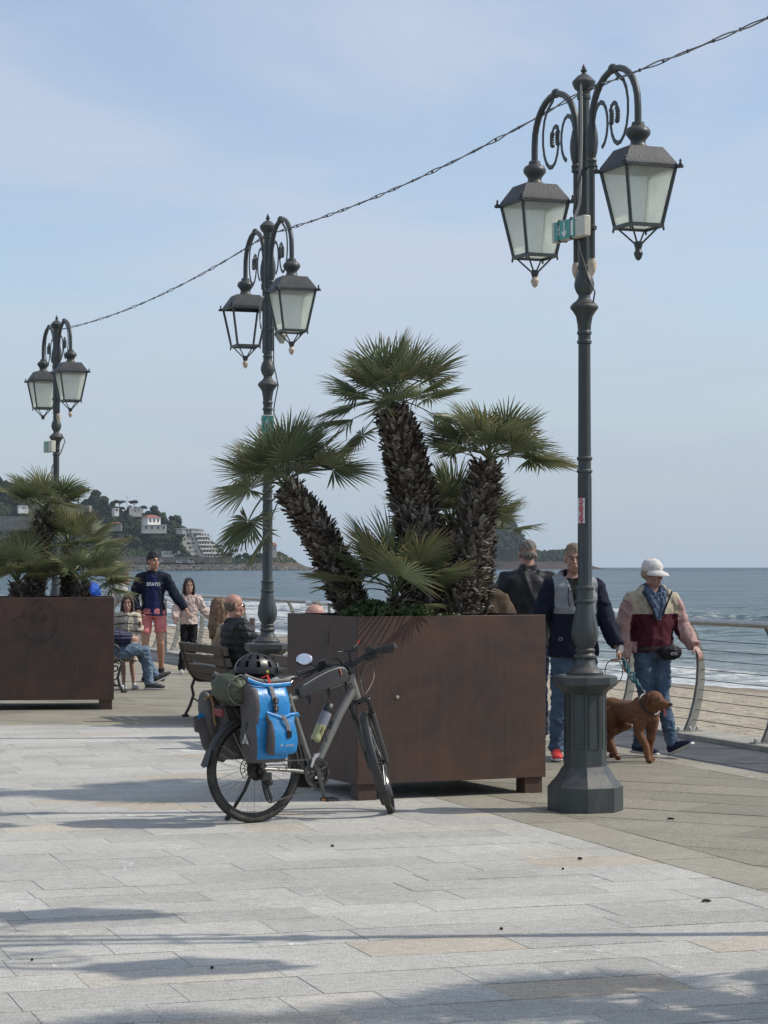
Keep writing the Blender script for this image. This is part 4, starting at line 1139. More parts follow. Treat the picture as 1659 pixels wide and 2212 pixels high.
palm('broad palm on the right of the left planter, large fans reaching over the rim', [(150, 1300), (148, 1225), (150, 1190)], 27.9, 27.8, [16, 15, 13], 19, 1.18, lean_el=(-0.05, 1.25), seed=47, group=PG2, big=False, extra=((0.0, 0.1), (0.25, -0.2), (-0.2, -0.1)))
palm('low spreading palm at the right rim of the left planter', [(178, 1300), (180, 1262)], 27.2, 27.2, [13, 11], 14, 1.05, lean_el=(0.1, 1.2), seed=49, group=PG2, extra=((0.0, 0.15), (0.1, -0.1)))
# palms of the planter outside the frame, seen only by their shadow
PG3 = 'fan palms outside the right edge'
for k, (base_, top__, sc) in enumerate((((3.5, 7.4, 1.25), (3.35, 8.86, 2.45), 1.2), ((3.7, 7.5, 1.25), (4.10, 9.10, 2.75), 1.25), ((3.3, 7.2, 1.25), (3.50, 8.30, 3.75), 1.1))):
    a, c_ = Vector(base_), Vector(top__)
    palm('fan palm outside the right edge whose fronds shade the front corner', [], 0, 0, [0.14, 0.15, 0.14, 0.10], 13, sc, lean_el=(-0.2, 1.4), seed=60 + k, group=PG3, dens=0.4, world=[a, a.lerp(c_, 0.35) + Vector((0, 0.0, 0.05)), a.lerp(c_, 0.7), c_])

# low leafy shrubs at the foot of the palms
M_SHRUB = mat('shrub_leaf', (0.05, 0.09, 0.03), rough=0.5, col2=(0.11, 0.15, 0.05), vscale=25)
def shrub(label, cx, Y, wpx, h, nleaf, seed, group):
    rg = random.Random(seed); c = At(cx, 1326 if Y < 20 else 1288, Y); c.z = 1.25
    t = thing('shrub', label, 'shrub', c, 0, group); W = wpx * Y / F / 2
    mb = MB()
    for i in range(nleaf):
        a = rg.uniform(0, 6.28); rr = W * math.sqrt(rg.random()); p0 = Vector((rr * math.cos(a), rr * math.sin(a) * 0.6, rg.uniform(0.0, h) * (1 - (rr / W) ** 2 * 0.6)))
        n_ = Vector((rg.gauss(0, 1), rg.gauss(0, 1), rg.gauss(0.8, 0.8))).normalized(); x, y, _ = frame_from(n_); L = rg.uniform(0.014, 0.03)
        ang = rg.uniform(0, 6.28); u = x * math.cos(ang) + y * math.sin(ang); v = n_.cross(u)
        mb.add([p0 - u * L, p0 - v * L * 0.45 + n_ * 0.003, p0 + u * L, p0 + v * L * 0.45 + n_ * 0.003], [(0, 1, 2, 3)])
    o = mb.build('foliage', M_SHRUB, t, None); tag(o, kind='stuff')
    st_ = MB()
    for i in range(9):
        a = rg.uniform(0, 6.28); st_.tube([(0, 0, -0.05), (W * 0.3 * math.cos(a), W * 0.2 * math.sin(a), h * 0.5), (W * 0.7 * math.cos(a), W * 0.4 * math.sin(a), h * 0.9)], [0.005, 0.004, 0.002], 5)
    st_.build('stem', M_FIBRE, t)
    return t
shrub('leafy green shrub at the foot of the leaning palm in the centre planter', 800, 16.75, 130, 0.16, 1500, 5, 'shrubs in the planters')
shrub('leafy shrub in front of the tall palm trunk in the centre planter', 895, 16.7, 90, 0.13, 900, 6, 'shrubs in the planters')
shrub('thin shrub right of the tall palm trunk in the centre planter', 965, 16.8, 70, 0.06, 400, 7, 'shrubs in the planters')
# ------------------------------------------------------------------ loaded touring bicycle
BK_O = G(549, 1777); _f = G(850, 1755); BK_A = math.atan2(_f.y - BK_O.y, _f.x - BK_O.x)
M_FRAME = mat('frame_grey', (0.215, 0.208, 0.185), rough=0.36, metal=0.3, var=0.08, vscale=10)
M_BLK = mat('bike_black', (0.018, 0.018, 0.019), rough=0.45)
M_BLKG = mat('gloss_black', (0.015, 0.015, 0.016), rough=0.18)
M_RUB = mat('tyre_rubber', (0.040, 0.038, 0.034), rough=0.85, var=0.4, vscale=14, bump=0.6, bscale=60)
M_STEEL = mat('bike_steel', (0.45, 0.45, 0.45), rough=0.28, metal=1.0)
M_DSTEEL = mat('dark_steel', (0.07, 0.068, 0.065), rough=0.45, metal=0.8, var=0.4, vscale=30)
M_SILV = mat('fork_grey', (0.085, 0.085, 0.082), rough=0.4, metal=0.4)
M_RED = mat('bright_red', (0.55, 0.03, 0.02), rough=0.4)
bike = thing('bicycle', 'grey touring bicycle on its kickstand, loaded with blue bags, in front of the planter', 'bicycle', (BK_O.x, BK_O.y, 0), BK_A)
WR = 0.345
def V3(u, z, v=0.0): return Vector((u, v, z))
def wheel(parent, M, name, seed):
    """wheel in the xz plane at the origin, matrix M places it"""
    w = bpy.data.objects.new(name, None)
    mb = MB()
    N = 72; pts = [(math.cos(2 * math.pi * i / N) * (WR - 0.021), 0, math.sin(2 * math.pi * i / N) * (WR - 0.021)) for i in range(N)]
    mb.tube(pts, 0.0215, 12, up=(0, 1, 0), closed=True)
    o = mb.build(name, M_RUB, parent); o.matrix_basis = M
    tr_ = MB()
    for i in range(90):
        a = 2 * math.pi * i / 90
        for v_, dd in ((-0.008, 0), (0.008, 0.5), (0.0, 0.25), (-0.015, 0.6), (0.015, 0.1)):
            aa = a + dd * 2 * math.pi / 90; rr = WR + 0.0004 - (abs(v_) / 0.021) ** 2 * 0.008
            Mx = Matrix.Rotation(-aa, 3, 'Y') @ Matrix.Rotation(v_ * 40, 3, 'X').inverted()
            c = Vector((math.cos(aa) * rr, v_, math.sin(aa) * rr)); tr_.box(c, (0.003, 0.006, 0.014), M=Matrix.Rotation(-aa, 3, 'Y'))
    tr_.build('tread', M_RUB, o)
    rm = MB(); prof = [(WR - 0.040, -0.011), (WR - 0.037, -0.0125), (WR - 0.055, -0.0115), (WR - 0.062, -0.004), (WR - 0.062, 0.004), (WR - 0.055, 0.0115), (WR - 0.037, 0.0125), (WR - 0.040, 0.011)]
    vs = []; fs = []
    for i in range(N):
        a = 2 * math.pi * i / N
        for r_, v_ in prof: vs.append((math.cos(a) * r_, v_, math.sin(a) * r_))
    k = len(prof)
    for i in range(N):
        for j in range(k - 1): fs.append((i * k + j, i * k + j + 1, ((i + 1) % N) * k + j + 1, ((i + 1) % N) * k + j))
    rm.add(vs, fs).build('rim', M_BLKG, o)
    # reflective line on the sidewall
    h = MB(); Mx = Matrix.Rotation(R(90), 3, 'X')
    h.lathe([(0.010, -0.055), (0.012, -0.04), (0.028, -0.034), (0.028, -0.030), (0.016, -0.026), (0.016, 0.026), (0.028, 0.030), (0.028, 0.034), (0.012, 0.04), (0.010, 0.055)], 16, M=Mx); h.build('hub', M_BLK, o)
    for i in range(32):
        side = 1 if i % 2 else -1; a = 2 * math.pi * i / 32; hk = a + (0.55 if (i // 2) % 2 else -0.55)
        s_ = MB().tube([(math.cos(hk) * 0.026, side * 0.031, math.sin(hk) * 0.026), (math.cos(a) * (WR - 0.060), 0, math.sin(a) * (WR - 0.060))], 0.0013, 4)
        s_.build('spoke', M_STEEL if i % 3 else M_DSTEEL, o)
    dr = MB(); 
    for rr_, ww in ((0.078, 0.012), (0.050, 0.006)):
        dr.tube([(math.cos(2 * math.pi * i / 30) * rr_, 0.042, math.sin(2 * math.pi * i / 30) * rr_) for i in range(30)], [(0.0012, ww / 2)] * 30, 6, up=(0, 1, 0), closed=True)
    for i in range(6):
        a = R(60 * i); dr.tube([(math.cos(a) * 0.02, 0.042, math.sin(a) * 0.02), (math.cos(a + 0.4) * 0.075, 0.042, math.sin(a + 0.4) * 0.075)], 0.003, 5)
    dr.build('brake_disc', M_DSTEEL, o)
    return o
rw = wheel(bike, Matrix.Translation((0, 0, WR)), 'rear_wheel', 1)
# steering geometry
HA = R(70); sv_ = Vector((-math.cos(HA), 0, math.sin(HA))); f0 = Vector((math.sin(HA), 0, math.cos(HA))); l0 = Vector((0, 1, 0))
STEER = R(54); fp = f0 * math.cos(STEER) + l0 * math.sin(STEER); wp = sv_.cross(fp)      # wp: the wheel's left
HB = V3(0.800, 0.772); HT = HB + sv_ * 0.165
zl = math.sqrt(1 - wp.z ** 2)
tA = (HB.z + fp.z * 0.045 - WR * zl) / sv_.z
AX = HB - sv_ * tA + fp * 0.045
Mf = Matrix((fp, wp, sv_)).transposed().to_4x4()
fw = wheel(bike, Matrix.Translation(AX) @ Mf, 'front_wheel', 2)
# frame
BB_ = V3(0.450, 0.300); ST_TOP = V3(0.262, 0.800); RAX = V3(0, WR)
fr = MB()
fr.tube([HT, HB], 0.024, 16); fr.tube([HT - sv_ * 0.004, HT + sv_ * 0.004], 0.027, 16); fr.tube([HB - sv_ * 0.004, HB + sv_ * 0.004], 0.0275, 16)
fr.tube([HT - sv_ * 0.035 + Vector((0, 0, 0)), V3(0.62, 0.865), V3(0.40, 0.812), ST_TOP + V3(0, -0.02)], [0.021, 0.0195, 0.0175, 0.016], 14)
fr.tube([HT - sv_ * 0.095, V3(0.66, 0.675), V3(0.55, 0.475), BB_], [(0.021, 0.026), (0.023, 0.028), (0.022, 0.026), (0.023, 0.023)], 14)
fr.tube([BB_, ST_TOP], [0.018, 0.016], 14); fr.tube([ST_TOP - V3(-0.004, 0.012), ST_TOP + V3(-0.004, 0.012)], 0.020, 14)
for v_ in (-1, 1):
    fr.tube([BB_ + Vector((-0.03, v_ * 0.022, 0)), V3(0.28, 0.322, v_ * 0.045), V3(0.05, 0.345, v_ * 0.064), V3(0.0, 0.345, v_ * 0.066)], [0.014, 0.013, 0.010, 0.011], 10)
    fr.tube([ST_TOP + Vector((0, v_ * 0.015, -0.05)), V3(0.16, 0.62, v_ * 0.05), V3(0.0, 0.345, v_ * 0.068)], [0.010, 0.009, 0.009], 10)
fr.tube([BB_ + Vector((0, -0.036, 0)), BB_ + Vector((0, 0.036, 0))], 0.022, 16)
fo = fr.build('frame', M_FRAME, bike, 50)
# fork
fk = MB(); cr_ = HB - sv_ * 0.028
for v_ in (-1, 1):
    t0 = cr_ + wp * (0.063 * v_) + fp * 0.004
    fk.tube([cr_ + fp * 0.0, cr_ + wp * 0.035 * v_ + fp * 0.012 + sv_ * 0.006, t0 - sv_ * 0.005 + fp * 0.010, t0 - sv_ * 0.04 + fp * 0.010], [(0.024, 0.018), (0.022, 0.018), 0.020, 0.018], 10)
    fk.tube([t0 - sv_ * 0.03 + fp * 0.010, t0 - sv_ * 0.16 + fp * 0.018], 0.0145, 12)
fko = fk.build('fork_crown', M_BLKG, bike)
for v_ in (-1, 1):
    lo = MB(); top__ = cr_ + wp * (0.063 * v_) + fp * 0.018 - sv_ * 0.105; bot = AX + wp * (0.060 * v_) - fp * 0.012
    lo.tube([top__, top__.lerp(bot, 0.05), bot + (top__ - bot) * 0.1, bot - sv_ * 0.012], [0.0195, 0.0195, 0.017, 0.014], 12); lo.build('fork_leg', M_SILV, bike)
ac = MB(); ac.tube([AX - wp * 0.075, AX + wp * 0.075], 0.007, 8); ac.tube([AX - wp * 0.066, AX - wp * 0.078], 0.012, 10); ac.tube([AX + wp * 0.066, AX + wp * 0.078], 0.012, 10); ac.build('axle', M_DSTEEL, bike)
cal = MB()
cal.box(AX + wp * 0.055 + sv_ * 0.075 - fp * 0.035, (0.04, 0.022, 0.06), M=Mf.to_3x3()); cal.build('brake_caliper', M_BLK, bike)
# front mudguard
def guard(center, Mx, a0, a1, rad, w, name, m, flap=None, n=26, dx=0.0):
    vs, fs = [], []; prof = [(-w, -0.014), (-w * 0.75, -0.003), (0, 0.003), (w * 0.75, -0.003), (w, -0.014)]; k = len(prof)
    for th in (0, -0.002):
        for i in range(n + 1):
            a = a0 + (a1 - a0) * i / n
            for v_, dr_ in prof:
                r_ = rad + dr_ + th; vs.append(center + Mx @ Vector((math.cos(a) * r_, v_, math.sin(a) * r_)))
    for s_ in (0, 1):
        for i in range(n):
            for j in range(k - 1):
                o = s_ * (n + 1) * k + i * k + j; fs.append((o, o + 1, o + k + 1, o + k) if s_ == 0 else (o, o + k, o + k + 1, o + 1))
    mb = MB().add([tuple(p_) for p_ in vs], fs); return mb.build(name, m, bike)
M3f = Mf.to_3x3(); I3 = Matrix.Identity(3)
guard(AX, M3f, R(35), R(205), WR + 0.016, 0.029, 'front_mudguard', mat('mudguard_dark', (0.030, 0.030, 0.030), rough=0.4))
guard(AX, M3f, R(196), R(214), WR + 0.018, 0.034, 'mud_flap', M_BLK)
guard(RAX, I3, R(10), R(158), WR + 0.016, 0.028, 'rear_mudguard', mat('mudguard_black', (0.028, 0.028, 0.03), rough=0.5))
mf = MB(); mf.extr([(-0.030, 0.0), (0.030, 0.0), (0.043, -0.11), (0.0, -0.125), (-0.043, -0.11)], RAX + Vector((math.cos(R(157)) * (WR + 0.016), 0, math.sin(R(157)) * (WR + 0.016))), (0, 1, 0), (0.35, 0, 0.94), (0.94, 0, -0.35), 0.003)
mf.build('mud_flap', M_BLK, bike)
for (c_, Ms) in ((AX, M3f), (RAX, I3)):
    for v_ in (-1, 1):
        for aa in ((R(150),) if c_ is RAX else (R(190),)):
            e_ = c_ + Ms @ Vector((math.cos(aa) * (WR + 0.014), 0.03 * v_, math.sin(aa) * (WR + 0.014)))
            MB().tube([c_ + Ms @ Vector((0, 0.066 * v_, 0)), c_ + Ms @ Vector((math.cos(aa) * 0.2, 0.055 * v_, math.sin(aa) * 0.2)), e_], 0.0022, 6).build('stay', M_BLK, bike)
# drive train on the near side (v negative)
ch = MB()
def ring(mb, c, r0, r1, v, th, n=44, teeth=0):
    vs, fs = [], []
    for s_ in (-th / 2, th / 2):
        for i in range(n):
            a = 2 * math.pi * i / n; ro = r1 + (0.003 if teeth and i % 2 else 0)
            for r_ in (r0, ro): vs.append((c.x + math.cos(a) * r_, v + s_, c.z + math.sin(a) * r_))
    for i in range(n):
        j = (i + 1) % n; a0_, b0_ = 2 * i, 2 * j; o = 2 * n
        fs += [(a0_, a0_ + 1, b0_ + 1, b0_), (o + a0_, o + b0_, o + b0_ + 1, o + a0_ + 1), (a0_ + 1, o + a0_ + 1, o + b0_ + 1, b0_ + 1), (a0_, b0_, o + b0_, o + a0_)]
    mb.add(vs, fs)
ring(ch, BB_, 0.078, 0.098, -0.050, 0.004, 48); ring(ch, BB_, 0.066, 0.088, -0.044, 0.0025, 48, 1); ring(ch, BB_, 0.040, 0.062, -0.038, 0.0025, 40, 1)
for i in range(4):
    a = R(90 * i + 28); e_ = BB_ + Vector((math.cos(a) * 0.085, -0.050, math.sin(a) * 0.085)); ch.tube([BB_ + Vector((0, -0.052, 0)), e_], [(0.014, 0.005), (0.008, 0.004)], 8, up=(0, 1, 0))
ch.build('chainring', M_DSTEEL, bike)
ped = V3(0.492, 0.132)
cn = MB(); cn.tube([BB_ + Vector((0, -0.062, 0)), ped + Vector((0, -0.074, 0))], [(0.017, 0.009), (0.012, 0.008)], 10, up=(0, 1, 0)); cn.tube([BB_ + Vector((0, -0.03, 0)), BB_ + Vector((0, -0.074, 0))], 0.016, 14)
cn.build('crank', mat('crank_grey', (0.10, 0.10, 0.10), rough=0.3, metal=0.6), bike)
pb = MB(); pc = ped + Vector((0, -0.13, 0))
for du in (-0.038, 0.0, 0.038): pb.box(pc + Vector((du, 0, 0)), (0.007, 0.09, 0.022))
for dv in (-0.045, 0.045): pb.box(pc + Vector((0, dv, 0)), (0.085, 0.006, 0.018))
pb.tube([ped + Vector((0, -0.07, 0)), pc + Vector((0, -0.045, 0))], 0.007, 8)
po = pb.build('pedal', M_BLK, bike); MB().box(pc + Vector((-0.043, 0, 0)), (0.004, 0.04, 0.012)).build('reflector', mat('amber', (0.6, 0.2, 0.02), rough=0.2), po)
ped2 = BB_ * 2 - ped
cn = MB(); cn.tube([BB_ + Vector((0, 0.062, 0)), ped2 + Vector((0, 0.072, 0))], [(0.016, 0.009), (0.012, 0.008)], 10, up=(0, 1, 0)); cn.box(ped2 + Vector((0, 0.12, 0)), (0.09, 0.085, 0.02)); cn.build('crank', M_BLK, bike)
cs = MB()
for i, r_ in enumerate((0.034, 0.041, 0.048, 0.056, 0.064, 0.073)): ring(cs, RAX, 0.018, r_, -0.056 + 0.005 * i, 0.0022, 30, 1)
cs.build('cassette', M_DSTEEL, bike)
# derailleur, cage and chain
d1, d2 = V3(0.035, 0.262), V3(0.075, 0.145)
dm = MB(); dm.tube([RAX + Vector((0.01, -0.07, -0.02)), V3(0.05, 0.300, -0.085), d1 + Vector((0.02, -0.075, 0.01))], [0.010, 0.016, 0.014], 10)
dm.box(V3(0.035, 0.30, -0.088), (0.065, 0.035, 0.05)); dm.ell(V3(0.065, 0.262, -0.078), (0.026, 0.022, 0.026), 12, 8); dm.ell(V3(0.0, 0.335, -0.082), (0.022, 0.014, 0.022), 12, 8)
for v_ in (-0.062, -0.074): dm.extr([(-0.012, 0.0), (0.012, 0.006), (0.012, 0.02), (-0.010, 0.016)], d1 + Vector((0, v_, 0)), (1, 0, 0), (0, 0, 1), (0, 1, 0), 0.002); dm.tube([d1 + Vector((-0.010, v_, 0)), V3(0.040, 0.20, v_), d2 + Vector((-0.014, v_, 0))], [(0.009, 0.0015)] * 3, 6, up=(0, 1, 0)); dm.tube([d1 + Vector((0.012, v_, 0)), V3(0.068, 0.20, v_), d2 + Vector((0.014, v_, 0.01))], [(0.009, 0.0015)] * 3, 6, up=(0, 1, 0))
for dd in (d1, d2): ring(dm, dd, 0.006, 0.017, -0.068, 0.006, 22, 1)
dm.build('derailleur', M_BLK, bike)
def chain_line(pts, name='chain'):
    P = [Vector(p_) for p_ in pts]; mb = MB(); acc = 0
    for i in range(len(P) - 1):
        a, b_ = P[i], P[i + 1]; L = (b_ - a).length; n = max(1, int(L / 0.0127)); d = (b_ - a) / n
        ang = math.atan2(d.z, d.x)
        for k in range(n):
            c = a + d * (k + 0.5); wv = 0.0050 if (k % 2) else 0.0036
            mb.box(c, (0.0105, wv * 2, 0.0100 if k % 2 else 0.0075), M=Matrix.Rotation(-ang, 3, 'Y'))
    mb.build(name, mat('chain_steel', (0.16, 0.15, 0.14), rough=0.4, metal=0.8), bike)
arc = [(BB_.x + 0.089 * math.cos(R(a)), -0.044, BB_.z + 0.089 * math.sin(R(a))) for a in range(95, -100, -15)]
chain_line([(0.0, -0.046, WR + 0.045)] + arc + [(d2.x + 0.005, -0.068, d2.z - 0.017), (d2.x - 0.012, -0.068, d2.z - 0.006), (d1.x + 0.012, -0.066, d1.z + 0.0), (0.03, -0.05, WR - 0.03)])
fd = MB(); fd.extr([(-0.045, -0.07), (-0.03, -0.075), (-0.005, -0.02), (0.022, 0.0), (0.026, 0.018), (-0.010, 0.012), (-0.030, -0.025)], V3(0.432, 0.412, -0.060), (1, 0, 0), (0, 0, 1), (0, 1, 0), 0.012); fd.build('front_derailleur', mat('derailleur_silver', (0.6, 0.6, 0.6), rough=0.25, metal=0.7), bike)
ks = MB(); ks.tube([V3(0.02, 0.30, 0.075), V3(-0.005, 0.20, 0.11), V3(-0.08, 0.012, 0.20)], [(0.017, 0.013), (0.016, 0.012), (0.013, 0.010)], 10); ks.tube([V3(-0.055, 0.07, 0.175), V3(-0.085, 0.004, 0.205)], 0.018, 10); ks.build('kickstand', M_BLK, bike)
# saddle and post
sp_ = MB(); sp_.tube([ST_TOP + V3(-0.0, 0.0), V3(0.205, 0.90)], 0.0137, 12); sp_.build('seat_post', M_BLK, bike)
sd_rings = [(-0.135, 0.0, 0.055, 0.016), (-0.12, 0.004, 0.078, 0.024), (-0.07, 0.0, 0.078, 0.026), (-0.02, -0.012, 0.055, 0.024), (0.04, -0.010, 0.030, 0.020), (0.10, -0.002, 0.022, 0.017), (0.135, -0.004, 0.016, 0.013), (0.145, -0.012, 0.008, 0.008)]
sb_ = MB(); c0 = V3(0.185, 0.925); sb_.tube([c0 + Vector((x_, 0, z_)) for x_, z_, _, _ in sd_rings], [(w_, h_) for _, _, w_, h_ in sd_rings], 16); so = sb_.build('saddle', mat('saddle_vinyl', (0.035, 0.035, 0.036), rough=0.3), bike, 60)
for v_ in (-1, 1): MB().tube([c0 + Vector((0.11, 0.006 * v_, -0.014)), c0 + Vector((0.07, 0.02 * v_, -0.045)), c0 + Vector((-0.03, 0.022 * v_, -0.045)), c0 + Vector((-0.10, 0.03 * v_, -0.015))], 0.0035, 6).build('rail', M_STEEL, so)
# rack
rk = MB()
for v_ in (-0.055, 0.0, 0.055): rk.tube([V3(0.20, 0.735, v_ * 0.5), V3(0.12, 0.745, v_), V3(-0.24, 0.745, v_)], 0.0055, 8)
rk.tube([V3(-0.24, 0.745, -0.055), V3(-0.25, 0.745, 0), V3(-0.24, 0.745, 0.055)], 0.0055, 8)
for u_ in (0.08, -0.05, -0.17): rk.tube([V3(u_, 0.743, -0.055), V3(u_, 0.743, 0.055)], 0.005, 8)
for v_ in (-1, 1):
    for u_ in (0.07, -0.03, -0.18): rk.tube([V3(u_, 0.745, 0.055 * v_), V3(u_ * 0.6, 0.60, 0.085 * v_), V3(0.0, 0.36, 0.078 * v_)], 0.005, 8)
rk.build('rack', M_BLK, bike)
tl_ = MB().box(V3(-0.262, 0.715, 0.0), (0.02, 0.10, 0.05)); bevel(tl_.build('tail_light', mat('tail_red', (0.16, 0.02, 0.02), rough=0.2), bike), 0.006)
# cockpit
BC = HT + sv_ * 0.055 + fp * 0.055
stm = MB(); stm.tube([HT, HT + sv_ * 0.06], 0.018, 14); stm.tube([HT + sv_ * 0.045, BC], [0.019, 0.017], 12); stm.tube([BC - wp * 0.026, BC + wp * 0.026], 0.024, 14); stm.build('stem', M_BLK, bike)
def bar(v_, u_, z_): return BC + wp * v_ + fp * u_ + sv_ * z_
hbp = [bar(-0.335, -0.055, 0.052), bar(-0.25, -0.035, 0.050), bar(-0.15, -0.005, 0.040), bar(-0.08, 0.0, 0.012), bar(-0.04, 0, 0), bar(0.04, 0, 0), bar(0.08, 0.0, 0.012), bar(0.15, -0.005, 0.040), bar(0.25, -0.035, 0.050), bar(0.335, -0.055, 0.052)]
hb = MB(); hb.tube(hbp, [0.0125, 0.013, 0.015, 0.017, 0.0175, 0.0175, 0.017, 0.015, 0.013, 0.0125], 12); hb.build('handlebar', M_BLK, bike)
for s_ in (-1, 1):
    g_ = MB(); g_.tube([bar(s_ * 0.205, -0.022, 0.048), bar(s_ * 0.22, -0.027, 0.048), bar(s_ * 0.31, -0.047, 0.051), bar(s_ * 0.335, -0.055, 0.052), bar(s_ * 0.342, -0.057, 0.052)], [0.019, 0.021, 0.020, 0.024, 0.019], 12); g_.build('grip', mat('grip_rubber', (0.03, 0.03, 0.032), rough=0.7), bike)
    wg = MB(); wg.tube([bar(s_ * 0.27, -0.055, 0.050), bar(s_ * 0.335, -0.072, 0.048)], [(0.010, 0.008), (0.022, 0.010)], 10); wg.build('palm_rest', M_BLK, bike)
    cl_ = MB(); cl_.tube([bar(s_ * 0.175, -0.010, 0.046), bar(s_ * 0.198, -0.018, 0.048)], 0.019, 12); cl_.box(bar(s_ * 0.17, 0.015, 0.025), (0.065, 0.07, 0.05), M=M3f); cl_.box(bar(s_ * 0.16, -0.005, 0.068), (0.055, 0.045, 0.034), M=M3f)
    cl_.ell(bar(s_ * 0.15, 0.005, 0.015), (0.040, 0.036, 0.030), 12, 8)
    cl_.build('shifter', M_BLK, bike)
    lv = MB(); lv.tube([bar(s_ * 0.17, 0.03, 0.035), bar(s_ * 0.20, 0.045, 0.025), bar(s_ * 0.26, 0.038, 0.005), bar(s_ * 0.315, 0.030, -0.002)], [0.008, 0.007, 0.006, 0.006], 8); lv.build('brake_lever', M_BLKG, bike)
# bar ends of fine hardware glints
for s_ in (-1, 1): MB().ell(bar(s_ * 0.168, 0.02, 0.05), 0.006, 8, 6).build('bolt', M_STEEL, bike)
# mirror on the left bar
mc = bar(0.268, -0.02, 0.125); mro = MB(); mdir = Vector((-0.52, -0.84, 0.30)).normalized(); Mm = Matrix(frame_from(mdir, (0, 0, 1))).transposed()
mro.ell(mc, (0.058, 0.045, 0.008), 28, 10, M=Mm); mo = mro.build('mirror', M_BLK, bike)
MB().ell(mc + mdir * 0.0045, (0.053, 0.040, 0.006), 28, 8, M=Mm).build('mirror_glass', mat('mirror_glass', (0.72, 0.74, 0.80), rough=0.22, metal=1.0), mo)
MB().tube([bar(0.20, -0.01, 0.05), bar(0.225, -0.01, 0.07), mc - mdir * 0.012], [0.007, 0.006, 0.007], 8).build('mirror_arm', M_BLK, mo)
# phone holder
ph = MB(); pc = BC + sv_ * 0.085 + wp * -0.03 + fp * 0.01
ph.tube([BC + wp * -0.02, pc], 0.009, 8); ph.box(pc + sv_ * 0.008, (0.022, 0.12, 0.012), M=M3f @ Matrix.Rotation(0.25, 3, 'X'))
for s_ in (-1, 1):
    ph.tube([pc + wp * 0.03 * s_ + sv_ * 0.01, pc + wp * 0.068 * s_ + fp * 0.045 + sv_ * 0.03], 0.004, 6); ph.tube([pc + wp * 0.03 * s_ + sv_ * 0.01, pc + wp * 0.068 * s_ - fp * 0.045 + sv_ * 0.03], 0.004, 6)
pho = ph.build('phone_holder', M_BLK, bike); MB().tube([pc - wp * 0.068 + fp * 0.045 + sv_ * 0.026, pc - wp * 0.080 + fp * 0.050 + sv_ * 0.045], 0.006, 8).build('grip_tip', M_RED, pho)
MB().tube([BC + wp * 0.035, BC + wp * 0.045 + sv_ * 0.05, BC + wp * 0.075 + sv_ * 0.07], 0.006, 8).build('light_mount', M_BLK, bike)
# cables
def cable(pts, r=0.0026):
    P = [Vector(p_) for p_ in pts]; out = []
    for i in range(len(P) - 1):
        p0 = P[max(0, i - 1)]; p1 = P[i]; p2 = P[i + 1]; p3 = P[min(len(P) - 1, i + 2)]
        for k in range(6):
            u = k / 6; out.append(0.5 * ((2 * p1) + (p2 - p0) * u + (2 * p0 - 5 * p1 + 4 * p2 - p3) * u * u + (3 * p1 - p0 - 3 * p2 + p3) * u ** 3))
    out.append(P[-1]); MB().tube(out, r, 6).build('cable', M_BLK, bike)
cable([bar(-0.15, 0.03, 0.02), bar(-0.10, 0.10, -0.04), bar(-0.04, 0.10, -0.14), HB + sv_ * 0.03 + Vector((0.05, -0.01, 0)), HB + Vector((-0.02, -0.03, -0.03))])
cable([bar(0.14, 0.03, 0.02), bar(0.02, 0.10, 0.015), bar(-0.10, 0.115, -0.02), bar(-0.14, 0.10, -0.13), HB + Vector((0.03, -0.05, 0.03)), V3(0.725, 0.735, -0.03)], 0.003)
cable([bar(-0.15, 0.02, 0.01), bar(-0.08, 0.06, -0.05), bar(-0.05, 0.05, -0.12), HB + sv_ * 0.02 + Vector((0.03, -0.03, 0))])
cable([bar(-0.14, 0.01, 0.01), bar(-0.06, 0.085, -0.06), bar(-0.05, 0.07, -0.2), cr_ + wp * -0.07 + fp * 0.03, AX - wp * -0.068 + sv_ * 0.1])
cable([V3(0.14, 0.40, -0.07), V3(0.18, 0.37, -0.085), V3(0.20, 0.335, -0.07), V3(0.15, 0.335, -0.06)])

# ------------------------------------------------------------------ luggage (rests on the bicycle: things of their own)
M_BLUE = mat('tarpaulin_blue', (0.014, 0.20, 0.47), rough=0.38, spec=0.5, bump=1.0, bscale=8, var=0.16, vscale=7)
M_GREY = mat('tarpaulin_grey', (0.075, 0.068, 0.066), rough=0.55, bump=0.8, bscale=9, var=0.15, vscale=7)
M_STRAP = mat('webbing_grey', (0.17, 0.155, 0.15), rough=0.7)
M_PRINT = mat('reflective_print', (0.48, 0.46, 0.44), rough=0.4)
def bk_thing(name, label, cat, u, v, z, group=None):
    w = Matrix.Rotation(BK_A, 3, 'Z') @ Vector((u, v, z)); return thing(name, label, cat, (BK_O.x + w.x, BK_O.y + w.y, z), BK_A, group)
def rring(cx, cy, w, d, r, z, n=6, sag=0.0):
    out = []
    for qx, qy, a0 in ((1, 1, 0), (-1, 1, 90), (-1, -1, 180), (1, -1, 270)):
        for i in range(n):
            a = R(a0 + 90 * i / (n - 1)); out.append((cx + qx * (w / 2 - r) + r * math.cos(a), cy + qy * (d / 2 - r) + r * math.sin(a), z))
    return out
def wob(p_, seed, amp):
    v = Vector(p_) * 9 + Vector((seed * 3.1, seed, 0)); return Vector((p_[0] + amp * mnoise.noise(v), p_[1] + amp * mnoise.noise(v + Vector((5, 5, 5))), p_[2]))
